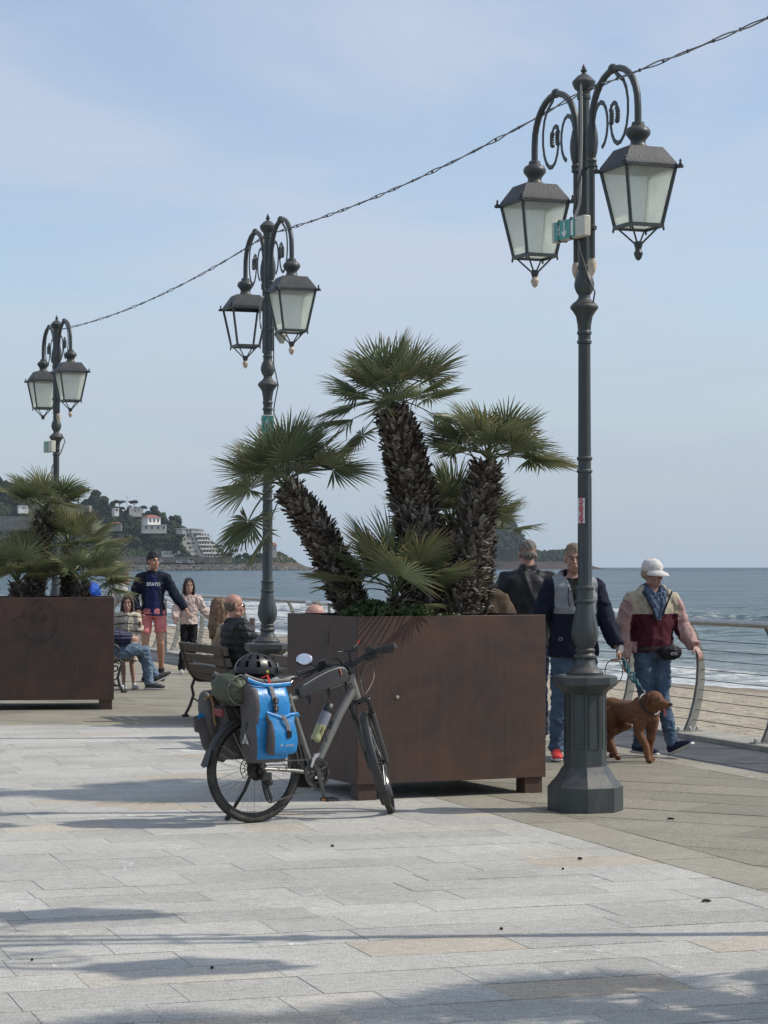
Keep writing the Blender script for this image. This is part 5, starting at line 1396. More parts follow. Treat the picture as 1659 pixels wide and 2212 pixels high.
def pannier(label, side, seed):
    t = bk_thing('pannier', label, 'pannier', -0.02, side * 0.17, 0.40, 'roll top panniers on the bicycle')
    W = 0.285
    def lv(z): return z - 0.40
    rings = [(0.400, 0.20, 0.115), (0.405, 0.235, 0.140), (0.425, 0.262, 0.162), (0.46, 0.275, 0.175), (0.55, 0.285, 0.185), (0.65, 0.288, 0.19), (0.75, 0.290, 0.188), (0.82, 0.292, 0.170), (0.865, 0.295, 0.120), (0.893, 0.300, 0.055), (0.905, 0.302, 0.030)]
    # body in three skins: grey rear gusset, blue outer face
    mb = MB(); allr = []
    FN = 40
    for z, w, d in rings:
        r_ = rring(0, 0, w, d, min(0.045, d * 0.45), lv(z), 10)
        allr.append([wob(p_, seed, 0.020) for p_ in r_])
    n = len(allr[0]); vs = [p_ for r_ in allr for p_ in r_]; fs = []; mi = []
    for i in range(len(allr) - 1):
        zf = (rings[i][0] + rings[i + 1][0]) / 2
        for j in range(n):
            j2 = (j + 1) % n; fs.append((i * n + j, i * n + j2, (i + 1) * n + j2, (i + 1) * n + j))
            c = (allr[i][j] + allr[i][j2]) / 2
            edge = -0.098 - 0.018 * math.sin((zf - 0.4) * 8) 
            blue = c.x > edge and c.y * side > -0.03 and zf > 0.435 and zf < 0.93
            mi.append(1 if blue else 0)
    fs.append(tuple(range(n - 1, -1, -1))); mi.append(0); fs.append(tuple((len(allr) - 1) * n + j for j in range(n))); mi.append(0)
    mb.add(vs, fs); mb.mi = mi; body = mb.build('body', [M_GREY, M_BLUE], t, 60)
    # rolled closure: a folded band lying over the top, dipping in the middle
    rl = MB(); pts = []; 
    for i in range(13):
        s_ = i / 12 - 0.5; pts.append((s_ * 0.345, side * (0.020 + 0.02 * math.cos(s_ * 3)), lv(0.925 + 0.045 * (2 * s_) ** 2 * (1.0 if s_ < 0 else 0.15) - 0.02)))
    rl.tube(pts, [(0.022, 0.009)] * 13, 10, up=(0, 1, 0.0)); rl.build('roll_closure', M_GREY, t, 60)
    fl = MB(); fl.tube([(p_[0] * 0.93, p_[1] + side * 0.022, p_[2] - 0.016) for p_ in pts], [(0.012, 0.004)] * 13, 8, up=(0, 1, 0)); fl.build('roll_band', M_BLUE, t, 60)
    o_ = side * 0.097
    if side < 0:
        # front strap and buckles
        def strap(pts, w=0.014, nm='strap'):
            MB().tube([Vector(p_) for p_ in pts], [(w, 0.0018)] * len(pts), 6, up=(0, -1, 0)).build(nm, M_STRAP, t)
        strap([(-0.005, -0.045, lv(0.905)), (0.0, -0.085, lv(0.86)), (0.008, -0.100, lv(0.78)), (0.010, -0.104, lv(0.70)), (0.012, -0.104, lv(0.68))])
        for z_ in (0.795, 0.745):
            bu = MB().box((0.010, -0.108, lv(z_)), (0.034, 0.012, 0.040)); ob = bevel(bu.build('buckle', M_BLKG, t), 0.004); MB().box((0.010, -0.1155, lv(z_)), (0.012, 0.003, 0.024)).build('tongue', M_STRAP, ob)
        # outer pocket
        pk = [(0.455, 0.150, 0.030), (0.460, 0.185, 0.060), (0.48, 0.205, 0.078), (0.54, 0.212, 0.085), (0.61, 0.205, 0.075), (0.66, 0.190, 0.050), (0.69, 0.215, 0.028), (0.712, 0.235, 0.020)]
        allr = [[wob(p_, 7, 0.018) for p_ in rring(0.045, -0.115, w, d, min(0.03, d * 0.45), lv(z), 10)] for z, w, d in pk]
        n = len(allr[0]); vs = [p_ for r_ in allr for p_ in r_]; fs = []; mi = []
        for i in range(len(allr) - 1):
            for j in range(n):
                j2 = (j + 1) % n; fs.append((i * n + j, i * n + j2, (i + 1) * n + j2, (i + 1) * n + j)); c = (allr[i][j] + allr[i][j2]) / 2
                mi.append(0 if c.x < -0.028 + 0.02 * abs((pk[i][0] - 0.6)) * 4 else 1)
        fs.append(tuple(range(n - 1, -1, -1))); mi.append(0); fs.append(tuple((len(allr) - 1) * n + j for j in range(n))); mi.append(1)
        pm_ = MB(); pm_.add(vs, fs); pm_.mi = mi; pko = pm_.build('pocket', [M_GREY, M_BLUE], t, 60)
        MB().tube([(-0.065, -0.118, lv(0.722)), (0.0, -0.122, lv(0.700)), (0.05, -0.13, lv(0.682)), (0.11, -0.125, lv(0.705)), (0.165, -0.118, lv(0.708)), (0.172, -0.118, lv(0.69))], [(0.011, 0.007)] * 6, 8, up=(0, -1, 0)).build('pocket_roll', M_BLUE, pko, 60)
        MB().tube([(0.02, -0.108, lv(0.705)), (0.05, -0.146, lv(0.685)), (0.068, -0.158, lv(0.64)), (0.075, -0.163, lv(0.56))], [(0.013, 0.0018)] * 4, 6, up=(0, -1, 0)).build('strap', M_STRAP, pko)
        bu = MB().box((0.075, -0.166, lv(0.585)), (0.032, 0.012, 0.048)); bevel(bu.build('buckle', M_BLKG, pko), 0.004)
        # three-lobed emblem on the grey gusset and a small one with lettering on the pocket
        def lens(c, ang, L, w, n=8):
            P = []
            for i in range(n + 1): s_ = i / n; P.append((L * s_, w * math.sin(math.pi * s_)))
            for i in range(n - 1, 0, -1): s_ = i / n; P.append((L * s_, -w * math.sin(math.pi * s_)))
            ca, sa = math.cos(ang), math.sin(ang); return [(c[0] + x_ * ca - y_ * sa, c[1] + x_ * sa + y_ * ca) for x_, y_ in P]
        em = MB(); s_ = 1.0
        for q in (lens((0, 0.005), R(90), 0.056, 0.015), [(-0.004, -0.003), (-0.026, 0.026), (-0.040, -0.009)][::-1], [(0.004, -0.003), (0.040, -0.009), (0.026, 0.026)][::-1]):
            em.extr(q, (-0.1555, -0.010, lv(0.530)), (0, -1, 0), (0, 0, 1), (-1, 0, 0), 0.002)
        em.build('emblem', M_PRINT, t, None)
        em = MB()
        for q in (lens((0, 0.001), R(90), 0.014, 0.004), [(-0.001, -0.001), (-0.007, 0.005), (-0.010, -0.003)][::-1], [(0.001, -0.001), (0.010, -0.003), (0.007, 0.005)][::-1]):
            em.extr(q, (0.022, -0.160, lv(0.512)), (1, 0, 0), (0, 0, 1), (0, -1, 0), 0.002)
        em.build('emblem', M_PRINT, pko, None)
        cu = bpy.data.curves.new('lettering', 'FONT'); cu.body = 'UMWEL'; cu.size = 0.020; cu.extrude = 0.0004
        me_ = text_mesh(cu, 'lettering', M_PRINT); o = link('lettering', me_, pko); o.location = (0.048, -0.1605, lv(0.506)); o.rotation_euler = (R(90), 0, 0)
        bu = MB().box((-0.150, -0.01, lv(0.635)), (0.010, 0.028, 0.045)); bevel(bu.build('buckle', M_BLKG, t), 0.003)
        MB().tube([(-0.04, -0.02, lv(0.935)), (-0.02, -0.055, lv(0.955)), (-0.005, -0.060, lv(0.905))], [(0.009, 0.0018)] * 3, 6, up=(0, -1, 0)).build('red_tab', M_RED, t)
    return t
pannier('bright blue and grey pannier with buckled pocket on the near side of the bicycle', -1, 2)
pannier('mostly hidden blue and grey pannier on the far side of the bicycle', 1, 5)
# grey holdall tied behind the far pannier with an ochre cord
hd = bk_thing('saddle_bag', 'dark grey bag with ochre cord hanging on the far side behind the rear wheel', 'bag', -0.11, 0.235, 0.42)
mb = MB(); allr = []
for z, w, d in ((0.06, 0.10, 0.06), (0.10, 0.15, 0.10), (0.2, 0.19, 0.12), (0.3, 0.20, 0.12), (0.37, 0.19, 0.10), (0.405, 0.17, 0.06), (0.425, 0.12, 0.03)):
    allr.append([wob(p_, 3, 0.018) for p_ in rring(-0.02 - 0.1 * z, 0, w, d, d * 0.42, z, 8)])
n = len(allr[0]); mb.add([p_ for r_ in allr for p_ in r_], [(i * n + j, i * n + (j + 1) % n, (i + 1) * n + (j + 1) % n, (i + 1) * n + j) for i in range(len(allr) - 1) for j in range(n)] + [tuple(range(n - 1, -1, -1)), tuple((len(allr) - 1) * n + j for j in range(n))])
mb.build('body', M_GREY, hd, 60)
MB().tube([(-0.16, -0.06, 0.37), (-0.10, -0.065, 0.40), (-0.03, -0.06, 0.385), (0.04, -0.05, 0.36), (0.10, -0.05, 0.34)], 0.008, 8).build('cord', mat('ochre_cord', (0.30, 0.19, 0.08), rough=0.8), hd)
MB().tube([(-0.115, -0.068, 0.39), (-0.10, -0.075, 0.33), (-0.095, -0.075, 0.25), (-0.08, -0.07, 0.20)], [(0.009, 0.003)] * 4, 6).build('cord_end', mat('tan_strap', (0.35, 0.20, 0.11), rough=0.8), hd)
fl = MB(); fl.tube([(-0.21, -0.02, 0.21), (-0.17, -0.02, 0.215), (-0.12, -0.02, 0.19), (-0.09, -0.02, 0.10), (-0.04, -0.02, 0.02), (0.02, -0.02, -0.02)], [(0.05, 0.012), (0.06, 0.02), (0.07, 0.025), (0.07, 0.03), (0.06, 0.03), (0.03, 0.02)], 10, up=(0, 1, 0)); fl.build('flap', M_GREY, hd, 60)
MB().tube([(-0.19, -0.03, 0.237), (-0.12, -0.03, 0.225), (-0.06, -0.03, 0.245)], [(0.045, 0.004)] * 3, 8, up=(0, 1, 0)).build('flap_lining', M_BLUE, hd)
# rolled olive sleeping bag across the rack
sl = bk_thing('bedroll', 'olive green stuff sack tied across the rear rack of the bicycle', 'stuff sack', -0.175, 0, 0.86)
mb = MB(); N = 16; pts = []; rr = []
for i in range(N + 1):
    s_ = i / N * 2 - 1; pts.append((0, s_ * 0.15, 0.006 * math.sin(s_ * 5))); rr.append(0.093 * (1 - abs(s_) ** 3.2) ** 0.5 + 0.006)
V_ = MB().tube(pts, rr, 28, up=(0, 0, 1)).v
mb = MB().tube(pts, rr, 28, up=(0, 0, 1))
mb.v = [tuple(Vector(p_) + Vector((p_[0], 0, p_[2])).normalized() * (0.007 * math.sin(math.atan2(p_[2], p_[0]) * 9 + p_[1] * 22) * (0.4 + abs(p_[1]) / 0.15) + 0.012 * mnoise.noise(Vector(p_) * 9))) for p_ in mb.v]
slo = mb.build('sack', mat('olive_nylon', (0.058, 0.066, 0.036), rough=0.6, var=0.15, vscale=10, bump=0.3, bscale=22), sl, 70)
MB().tube([(0.085 * math.cos(a * 0.4), -0.115 + 0.01 * math.sin(a), 0.095 * math.sin(a * 0.4)) for a in range(16)], 0.005, 6, closed=True).build('cord', mat('speckled_cord', (0.25, 0.25, 0.22), rough=0.8, col2=(0.03, 0.03, 0.03), vscale=90), slo)
# helmet
he = bk_thing('helmet', 'black vented cycling helmet resting on the luggage behind the saddle', 'helmet', 0.005, -0.02, 0.965)
hm = MB(); n1_, n2_ = 32, 14; vs = []; fs = []; mi = []
def hsurf(az, el, k=1.0):
    x_ = 0.158 * math.cos(el) * math.cos(az); y_ = 0.105 * math.cos(el) * math.sin(az); z_ = 0.118 * math.sin(el)
    rear = 0.5 - 0.5 * math.cos(az)
    rib = 0.0
    return Vector((x_ * k, y_ * k, z_ * k + 0.01 * rear))
vents = lambda az, el: (0.25 < el < 1.15) and (math.sin(az * 2.0) != 0) and (abs(math.sin(az * 5.0)) < 0.50) and (0.30 < el < 1.1)
for k in (1.0, 0.86):
    for i in range(n2_ + 1):
        el = -0.10 + (math.pi / 2 + 0.10) * i / n2_
        for j in range(n1_): vs.append(hsurf(2 * math.pi * j / n1_, el, k))
st_ = (n2_ + 1) * n1_
hole = set()
for i in range(n2_):
    for j in range(n1_):
        a = 2 * math.pi * (j + 0.5) / n1_; el = -0.10 + (math.pi / 2 + 0.10) * (i + 0.5) / n2_
        if 0.26 < el < 1.08 and (j % 3 == 1) and not (0.62 < el < 0.74): hole.add((i, j))
for i in range(n2_):
    for j in range(n1_):
        j2 = (j + 1) % n1_
        if (i, j) in hole: continue
        fs.append((i * n1_ + j, i * n1_ + j2, (i + 1) * n1_ + j2, (i + 1) * n1_ + j)); fs.append((st_ + i * n1_ + j, st_ + (i + 1) * n1_ + j, st_ + (i + 1) * n1_ + j2, st_ + i * n1_ + j2))
        for (di, dj, e0, e1) in ((0, 1, i * n1_ + j2, (i + 1) * n1_ + j2), (0, -1, (i + 1) * n1_ + j, i * n1_ + j), (1, 0, (i + 1) * n1_ + j2, (i + 1) * n1_ + j), (-1, 0, i * n1_ + j, i * n1_ + j2)):
            q = (i + di, (j + dj) % n1_)
            if q in hole or i + di < 0: fs.append((e0, e1, st_ + e1, st_ + e0))
hm.add(vs, fs); hmo = hm.build('shell', mat('helmet_black', (0.016, 0.016, 0.018), rough=0.35), he, 35)
MB().ell((0, 0, 0.0), (0.125, 0.080, 0.085), 20, 10).build('liner', mat('helmet_foam', (0.008, 0.008, 0.009), rough=0.9), he)
vz = MB(); vz.tube([(0.10, -0.085, 0.012), (0.165, -0.04, 0.008), (0.172, 0, 0.010), (0.165, 0.04, 0.008), (0.10, 0.085, 0.012)], [(0.010, 0.022)] * 5, 8, up=(0, 0, 1)); vz.build('rim_band', mat('helmet_matt', (0.022, 0.022, 0.024), rough=0.5), he)
for s_ in (-1, 1): MB().tube([(0.06, 0.09 * s_, -0.005), (0.03, 0.07 * s_, -0.045), (-0.02, 0.08 * s_, -0.03), (-0.06, 0.09 * s_, 0.0)], 0.004, 6).build('chin_strap', M_BLK, he)
MB().ell((0.015, -0.107, 0.006), (0.009, 0.003, 0.009), 12, 6).build('badge', mat('badge_yellow', (0.6, 0.5, 0.05), rough=0.4), he)
MB().tube([(0.10, -0.075, 0.055), (0.13, -0.045, 0.06), (0.12, -0.06, 0.035)], 0.003, 6).build('clip', M_STEEL, he)
# loose dark clothing stuffed under the helmet
lc = bk_thing('jacket_bundle', 'dark bundle of clothing squeezed under the helmet on the rack', 'clothing', -0.01, 0.0, 0.85)
mb = MB().ell((0, 0, 0.02), (0.17, 0.10, 0.09), 24, 14); mb.v = [tuple(Vector(p_) * (1 + 0.18 * mnoise.noise(Vector(p_) * 14))) for p_ in mb.v]
mb.build('cloth', mat('dark_cloth', (0.02, 0.021, 0.024), rough=0.8), lc, 70)
mb = MB().ell((0.10, -0.05, 0.055), (0.06, 0.04, 0.03), 16, 10); mb.v = [tuple(Vector(p_) * (1 + 0.15 * mnoise.noise(Vector(p_) * 20))) for p_ in mb.v]; mb.build('grey_cloth', mat('grey_cloth', (0.22, 0.26, 0.27), rough=0.8), lc, 70)
# frame bag on the top tube
fb = bk_thing('top_tube_bag', 'long black bag strapped along the top tube of the bicycle', 'bag', 0.53, 0, 0.80)
top_line = [(-0.215, 0.045), (-0.18, 0.075), (-0.08, 0.125), (0.02, 0.168), (0.10, 0.190), (0.150, 0.187), (0.175, 0.160), (0.195, 0.105)]; bot_line = [(0.195, 0.090), (0.06, 0.052), (-0.08, 0.012), (-0.20, -0.018)]
poly = top_line + bot_line
mb = MB(); nn_ = len(poly)
def lay(v_, k): 
    cx = sum(p_[0] for p_ in poly) / nn_; cz = sum(p_[1] for p_ in poly) / nn_
    return [(cx + (p_[0] - cx) * k, v_, cz + (p_[1] - cz) * k) for p_ in poly]
L5 = [lay(-0.030, 0.90), lay(-0.026, 0.97), lay(-0.012, 1.0), lay(0.012, 1.0), lay(0.026, 0.97), lay(0.030, 0.90)]
mb.add([p_ for l_ in L5 for p_ in l_], [(i * nn_ + j, i * nn_ + (j + 1) % nn_, (i + 1) * nn_ + (j + 1) % nn_, (i + 1) * nn_ + j)[::-1] for i in range(5) for j in range(nn_)] + [tuple(range(nn_)), tuple(range(6 * nn_ - 1, 5 * nn_ - 1, -1))])
fbo = mb.build('body', mat('bag_black', (0.030, 0.030, 0.032), rough=0.75, bump=0.3, bscale=50), fb, 40)
MB().tube([(x_ * 0.97, -0.029, z_ * 0.93 + 0.001) for x_, z_ in top_line[1:7]], 0.0025, 6).build('zip', mat('zip_grey', (0.35, 0.35, 0.34), rough=0.4), fbo)
for u_, z_ in ((-0.12, -0.02), (0.03, 0.018), (0.165, 0.058)):
    P = [(u_ + 0.022 * math.cos(a) * 0.2, 0.023 * math.cos(a), z_ + 0.0 + 0.028 * math.sin(a)) for a in [2 * math.pi * i / 16 for i in range(16)]]
    MB().tube(P, [(0.018, 0.0025)] * 16, 6, up=(1, 0, 0.25), closed=True).build('strap', M_BLK, fb)
MB().tube([(0.105, -0.034, 0.172), (0.115, -0.034, 0.150), (0.118, -0.034, 0.13)], 0.0035, 6).build('zip_pull', mat('orange_pull', (0.6, 0.2, 0.08)), fb)
# bottle in its cage
A_, B_ = V3(0.462, 0.500), V3(0.585, 0.745); dB = (B_ - A_).normalized()
bo = bk_thing('drinking_bottle', 'clear bottle half full of pale yellow drink under the down tube', 'bottle', A_.x, 0, A_.z)
Mb = Matrix(frame_from(dB)).transposed()
LB_ = (B_ - A_).length
def blathe(pr, m, nm, par): return MB().lathe(pr, 20, M=Mb).build(nm, m, par, 50)
M_CLR = mat('bottle_clear', (0.42, 0.44, 0.50), rough=0.12); M_CLR.node_tree.nodes['Principled BSDF'].inputs['Transmission Weight'].default_value = 0.55; M_CLR.node_tree.nodes['Principled BSDF'].inputs['IOR'].default_value = 1.15
blathe([(0.026, 0.004), (0.033, 0.010), (0.0345, 0.03), (0.0315, 0.05), (0.034, 0.07), (0.034, 0.118)], mat('pale_drink', (0.40, 0.40, 0.20), rough=0.25), 'drink', bo)
blathe([(0.0345, 0.118), (0.035, 0.19), (0.034, 0.208), (0.030, 0.215)], M_CLR, 'body', bo)
blathe([(0.036, 0.212), (0.037, 0.225), (0.037, 0.245), (0.034, 0.250), (0.030, 0.268), (0.018, 0.276), (0.008, 0.278)], M_BLK, 'cap', bo)
cg = MB()
for s_ in (-1, 1): cg.tube([Vector((0.555, 0.0, 0.49)), Vector((0.53, 0.037 * s_, 0.51)), Vector((0.50, 0.042 * s_, 0.60)), Vector((0.475, 0.02 * s_, 0.52)), Vector((0.44, 0.0, 0.50))], 0.004, 6)
cg.tube([V3(0.575, 0.58), V3(0.595, 0.63)], [(0.012, 0.01)] * 2, 8); cg.build('bottle_cage', M_BLK, bike)
# ------------------------------------------------------------------ continuous figures: closed shapes merged into one skin
def fuse(name, mb, voxel, mats, parent=None, smooth_it=3, folds=0.0, fscale=9.0, fstretch=(1, 1, 1), matfn=None, puff=None, seed=0):
    me = mb.mesh('tmp', mats[0] if isinstance(mats, (list, tuple)) else mats)
    ob = bpy.data.objects.new('tmp', me); COL.objects.link(ob)
    m = ob.modifiers.new('r', 'REMESH'); m.mode = 'VOXEL'; m.voxel_size = voxel
    if smooth_it: s = ob.modifiers.new('s', 'SMOOTH'); s.factor = 0.5; s.iterations = smooth_it
    dg = bpy.context.evaluated_depsgraph_get(); dg.update()
    out = bpy.data.meshes.new_from_object(ob.evaluated_get(dg)); bpy.data.objects.remove(ob); bpy.data.meshes.remove(me)
    out.name = name; out.materials.clear()
    for q in (mats if isinstance(mats, (list, tuple)) else [mats]): out.materials.append(q)
    if folds or puff:
        n = len(out.vertices); co = np.empty(n * 3); no = np.empty(n * 3); out.vertices.foreach_get('co', co); out.vertices.foreach_get('normal', no)
        co = co.reshape(-1, 3); no = no.reshape(-1, 3); d = np.zeros(n)
        if folds:
            o = Vector((seed * 1.7, seed * 0.6, seed * 2.3)); st = fstretch
            for i in range(n):
                p = Vector((co[i, 0] * st[0], co[i, 1] * st[1], co[i, 2] * st[2])) * fscale + o
                v = mnoise.noise(p + Vector((0, 0, 0.8 * mnoise.noise(p * 0.7)))); d[i] = (1 - 2 * abs(v)) ** 2 * 0.9 + 0.55 * mnoise.noise(p * 2.3)
            d = (d - 0.45) * folds
        if puff: d += puff(co)
        co += no * d[:, None]; out.vertices.foreach_set('co', co.reshape(-1))
    out.polygons.foreach_set('use_smooth', [True] * len(out.polygons))
    if matfn:
        k = len(out.polygons); c = np.empty(k * 3); out.polygons.foreach_get('center', c); out.polygons.foreach_set('material_index', [int(matfn(*q)) for q in c.reshape(-1, 3)])
    out.update(); return link(name, out, parent)

def skin(name, col): return mat(name, col, rough=0.5, spec=0.4, var=0.08, vscale=20)
def cloth(name, col, rough=0.85, var=0.12, vscale=14, bump=0.3, bscale=120, col2=None): return mat(name, col, rough=rough, spec=0.2, var=var, vscale=vscale, bump=bump, bscale=bscale, col2=col2)
def hand(mb, w, d, n, curl=0.35, s=1.0, side=1, k=1.0, spread=0.0):
    d = Vector(d).normalized(); n = (Vector(n) - d * Vector(n).dot(d)).normalized(); sd_ = d.cross(n) * side
    w = Vector(w); fr_ = Matrix((sd_, n, d)).transposed()
    mb.ell(w + d * 0.045 * k, (0.040 * k, 0.017 * k, 0.052 * k), 12, 8, M=fr_)
    for i, L in enumerate((0.070, 0.080, 0.074, 0.058)):
        off = (-0.030 + 0.0195 * i) * k; p = w + d * 0.078 * k + sd_ * off; dd = (d + sd_ * (off * 6 + spread * (i - 1.5) * 0.15)).normalized(); pts = [w + d * 0.04 * k + sd_ * off, p]
        for j in range(3):
            a = curl * (1 + 0.35 * j) * (1 + 0.12 * i)
            dd = (dd * math.cos(a) + n * math.sin(a)).normalized(); p = p + dd * L * k * (0.42, 0.33, 0.25)[j]; pts.append(p)
        mb.tube(pts, [0.0095 * k] * 2 + [0.0090 * k, 0.0083 * k, 0.0065 * k], 8)
    p = w + d * 0.02 * k - sd_ * 0.028 * k; q = p + (d * 0.7 - sd_ * 0.75 + n * 0.35).normalized() * 0.038 * k; r_ = q + (d * 0.9 - sd_ * 0.15 + n * 0.5).normalized() * 0.034 * k
    mb.tube([w + d * 0.03 * k, p, q, r_], [0.014 * k, 0.013 * k, 0.0105 * k, 0.008 * k], 8)
def head_prims(mb, M, k, broad=1.0):
    def e(c, r, R_=None): mb.ell(M @ (Vector(c) * k), tuple(x * k for x in r), 16, 12, M=M.to_3x3() if R_ is None else M.to_3x3() @ R_)
    e((0, .012, .035), (.076 * broad, .094, .084)); e((0, -.016, -.035), (.061 * broad, .070, .084)); e((0, -.046, -.096), (.036 * broad, .034, .026))
    e((0, -.076, .020), (.044, .014, .012)); e((0, -.060, -.072), (.040, .030, .030))
    for s in (-1, 1):
        e((.036 * s, -.060, -.032), (.024, .024, .026)); e((.077 * s * broad, .004, -.014), (.009, .019, .029)); e((.040 * s, -.010, -.085), (.024, .036, .024))
    mb.tube([M @ (Vector(p) * k) for p in ((0, -.080, .012), (0, -.094, -.012), (0, -.108, -.034), (0, -.088, -.040))], [.009 * k, .010 * k, .0135 * k, .009 * k], 10)
    e((0, -.088, -.060), (.021, .009, .006)); e((0, -.086, -.070), (.019, .009, .006))
def face_parts(t, M, k, eye=True, brow_col=(0.05, 0.035, 0.025), lip=(0.30, 0.11, 0.09)):
    if eye:
        mb = MB(); iris = MB()
        for s in (-1, 1): mb.ell(M @ (Vector((.031 * s, -.0775, -.002)) * k), (.0125 * k, .009 * k, .0060 * k), 10, 8, M=M.to_3x3()); iris.ell(M @ (Vector((.031 * s, -.0845, -.002)) * k), (.0058 * k, .0030 * k, .0055 * k), 8, 6, M=M.to_3x3())
        eo = mb.build('eye', mat('eye_white', (0.5, 0.47, 0.44), rough=0.3), t); iris.build('iris', mat('iris', (0.02, 0.013, 0.01), rough=0.2), eo)
        mb = MB()
        for s in (-1, 1): mb.tube([M @ (Vector(p) * k) for p in ((.013 * s, -.0905, .019), (.030 * s, -.0895, .025), (.048 * s, -.0755, .020))], [(.003 * k), .0042 * k, .002 * k], 6); mb.tube([M @ (Vector(p) * k) for p in ((.019 * s, -.0865, .004), (.031 * s, -.0875, .0075), (.045 * s, -.0785, .003))], [.0014 * k, .0022 * k, .0014 * k], 5)
        mb.build('eyebrow', mat('brow_' + str(round(brow_col[0], 3)), brow_col, rough=0.8), t)
    mb = MB(); mb.tube([M @ (Vector(p) * k) for p in ((-.022, -.0885, -.065), (-.008, -.0975, -.0625), (.008, -.0975, -.0625), (.022, -.0885, -.065))], [.0015 * k, .0035 * k, .0035 * k, .0015 * k], 6); mb.build('lips', mat('lips_' + str(round(lip[0], 3)), lip, rough=0.5), t)

def person(label, loc, yaw, h, arms, legs, head=(0, 0, 0), lean=(0, 0, 0), build=1.0, sk=(0.36, 0.20, 0.14), top=None, bottom=None, shoes=None, hair=None, face=True, vox=0.008, hipz=None, group='people on the promenade', hands=(0.3, 0.3), handn=((0, 1, 0), (0, 1, 0)), pelvis=None, child=1.0, brow=(0.05, 0.035, 0.025), seed=1, showlegs=True, handd=(None, None)):
    """body frame: faces -y, its own left is +x. arms/legs: ((joint, end), (joint, end)) for the left (+x) and right (-x)"""
    t = thing('person', label, 'person', loc, yaw, group); s = h / 1.75
    hk = s ** 0.4 * child
    HIP = Vector(pelvis) if pelvis else Vector((0, 0, hipz if hipz else 0.93 * s)); up = (Vector((lean[0], lean[1], 1))).normalized()
    CH = HIP + up * 0.30 * s; SHc = HIP + up * 0.50 * s; NK = HIP + up * 0.555 * s
    xd = Vector((1, 0, 0)) if not lean[2] else Vector((math.cos(lean[2]), math.sin(lean[2]), 0))
    HC = NK + up * 0.145 * hk + Vector((0, -0.02, 0)) * s
    Mh = Matrix.Translation(HC) @ Euler((head[0], head[2], head[1]), 'XYZ').to_matrix().to_4x4()
    SK = skin('skin_%d' % int(sk[0] * 1000 + sk[1] * 100), sk)
    b_ = MB(); head_prims(b_, Mh, hk)
    b_.tube([NK - up * 0.05 * s, NK + up * 0.02 * s, HC + Vector((0, 0.012, -0.05)) * hk], [0.058 * hk * (0.6 + 0.4 * build), 0.053 * hk * (0.7 + 0.3 * build), 0.052 * hk], 14)
    ud = xd.cross(up) * -1
    def torso(mb, k, z0=0.0, off=0.0, bell=0.0, hip_w=1.0, wz=1.0):
        rings = [(-0.06, .150 * hip_w, .105), (0.02, .160 * hip_w, .112), (0.14, .142 * wz, .104), (0.28, .158, .115), (0.40, .176, .112), (0.47, .172, .095), (0.52, .120, .075), (0.555, .065, .055)]
        P = [HIP + up * (z * s) for z, _, _ in rings]; mb.tube(P, [((a * k + off) * s, (c * k * (0.4 + 0.6 * k) + off) * s) for _, a, c in rings], 20, up=-ud)
        return P
    torso(b_, 0.86 * build)
    SH = [SHc + xd * (0.178 * s * (0.75 + 0.25 * build)) * q - up * 0.045 * s for q in (1, -1)]
    HP = [HIP + xd * (0.085 * s) * q - up * 0.03 * s for q in (1, -1)]
    arms = [(Vector(a) * s, Vector(c) * s) for a, c in arms]; legs = [(Vector(a) * s, Vector(c) * s) for a, c in legs]
    for i in (0, 1):
        E, W = arms[i]; b_.tube([SHc + xd * 0.08 * s * (1, -1)[i], SH[i], SH[i].lerp(E, 0.35), E, E.lerp(W, 0.3), W], [0.055 * s, 0.050 * s, 0.046 * s, 0.038 * s, 0.040 * s, 0.026 * s], 12)
        dd = Vector(handd[i]) if handd[i] else (W - E)
        hand(b_, W, dd, handn[i], hands[i], k=s * 1.02, side=(1, -1)[i])
        K, A = legs[i]; b_.tube([HIP + xd * 0.05 * s * (1, -1)[i], HP[i], HP[i].lerp(K, 0.5), K, K.lerp(A, 0.30), K.lerp(A, 0.7), A], [0.07 * s, 0.078 * s, 0.066 * s, 0.050 * s, 0.053 * s, 0.040 * s, 0.034 * s], 12)
    body = fuse('body', b_, vox * 0.75, SK, t, smooth_it=2); FB = body
    face_parts(t, Mh, hk, face, brow)
    if shoes:
        sm_, soles, toes = shoes[0], shoes[1], shoes[2]
        for i in (0, 1):
            A = legs[i][1]; f_ = Vector(toes[i]).normalized(); sdv = Vector((0, 0, 1)).cross(f_).normalized(); u_ = f_.cross(sdv).normalized(); L = 0.27 * s
            mb = MB(); o = A - u_ * 0.075 * s - f_ * 0.06 * s
            mb.tube([o + u_ * 0.045 * s, o + f_ * L * 0.22 + u_ * 0.052 * s, o + f_ * L * 0.55 + u_ * 0.042 * s, o + f_ * L * 0.82 + u_ * 0.030 * s, o + f_ * L * 0.98 + u_ * 0.025 * s], [(0.028 * s, 0.036 * s), (0.036 * s, 0.048 * s), (0.042 * s, 0.038 * s), (0.044 * s, 0.030 * s), (0.028 * s, 0.020 * s)], 12, up=u_)
            mb.tube([A + u_ * 0.03 * s, A - u_ * 0.04 * s], [0.040 * s, 0.046 * s], 12)
            so_ = fuse('shoe', mb, vox * 0.8, sm_, t, 2)
            mb = MB(); mb.tube([o + f_ * -0.012 * s + u_ * 0.006 * s, o + f_ * L * 0.2 + u_ * 0.006 * s, o + f_ * L * 0.7 + u_ * 0.004 * s, o + f_ * L * 1.03 + u_ * 0.012 * s], [(0.034 * s, 0.014 * s), (0.041 * s, 0.014 * s), (0.048 * s, 0.013 * s), (0.026 * s, 0.010 * s)], 12, up=u_); mb.build('sole', soles, so_, 60)
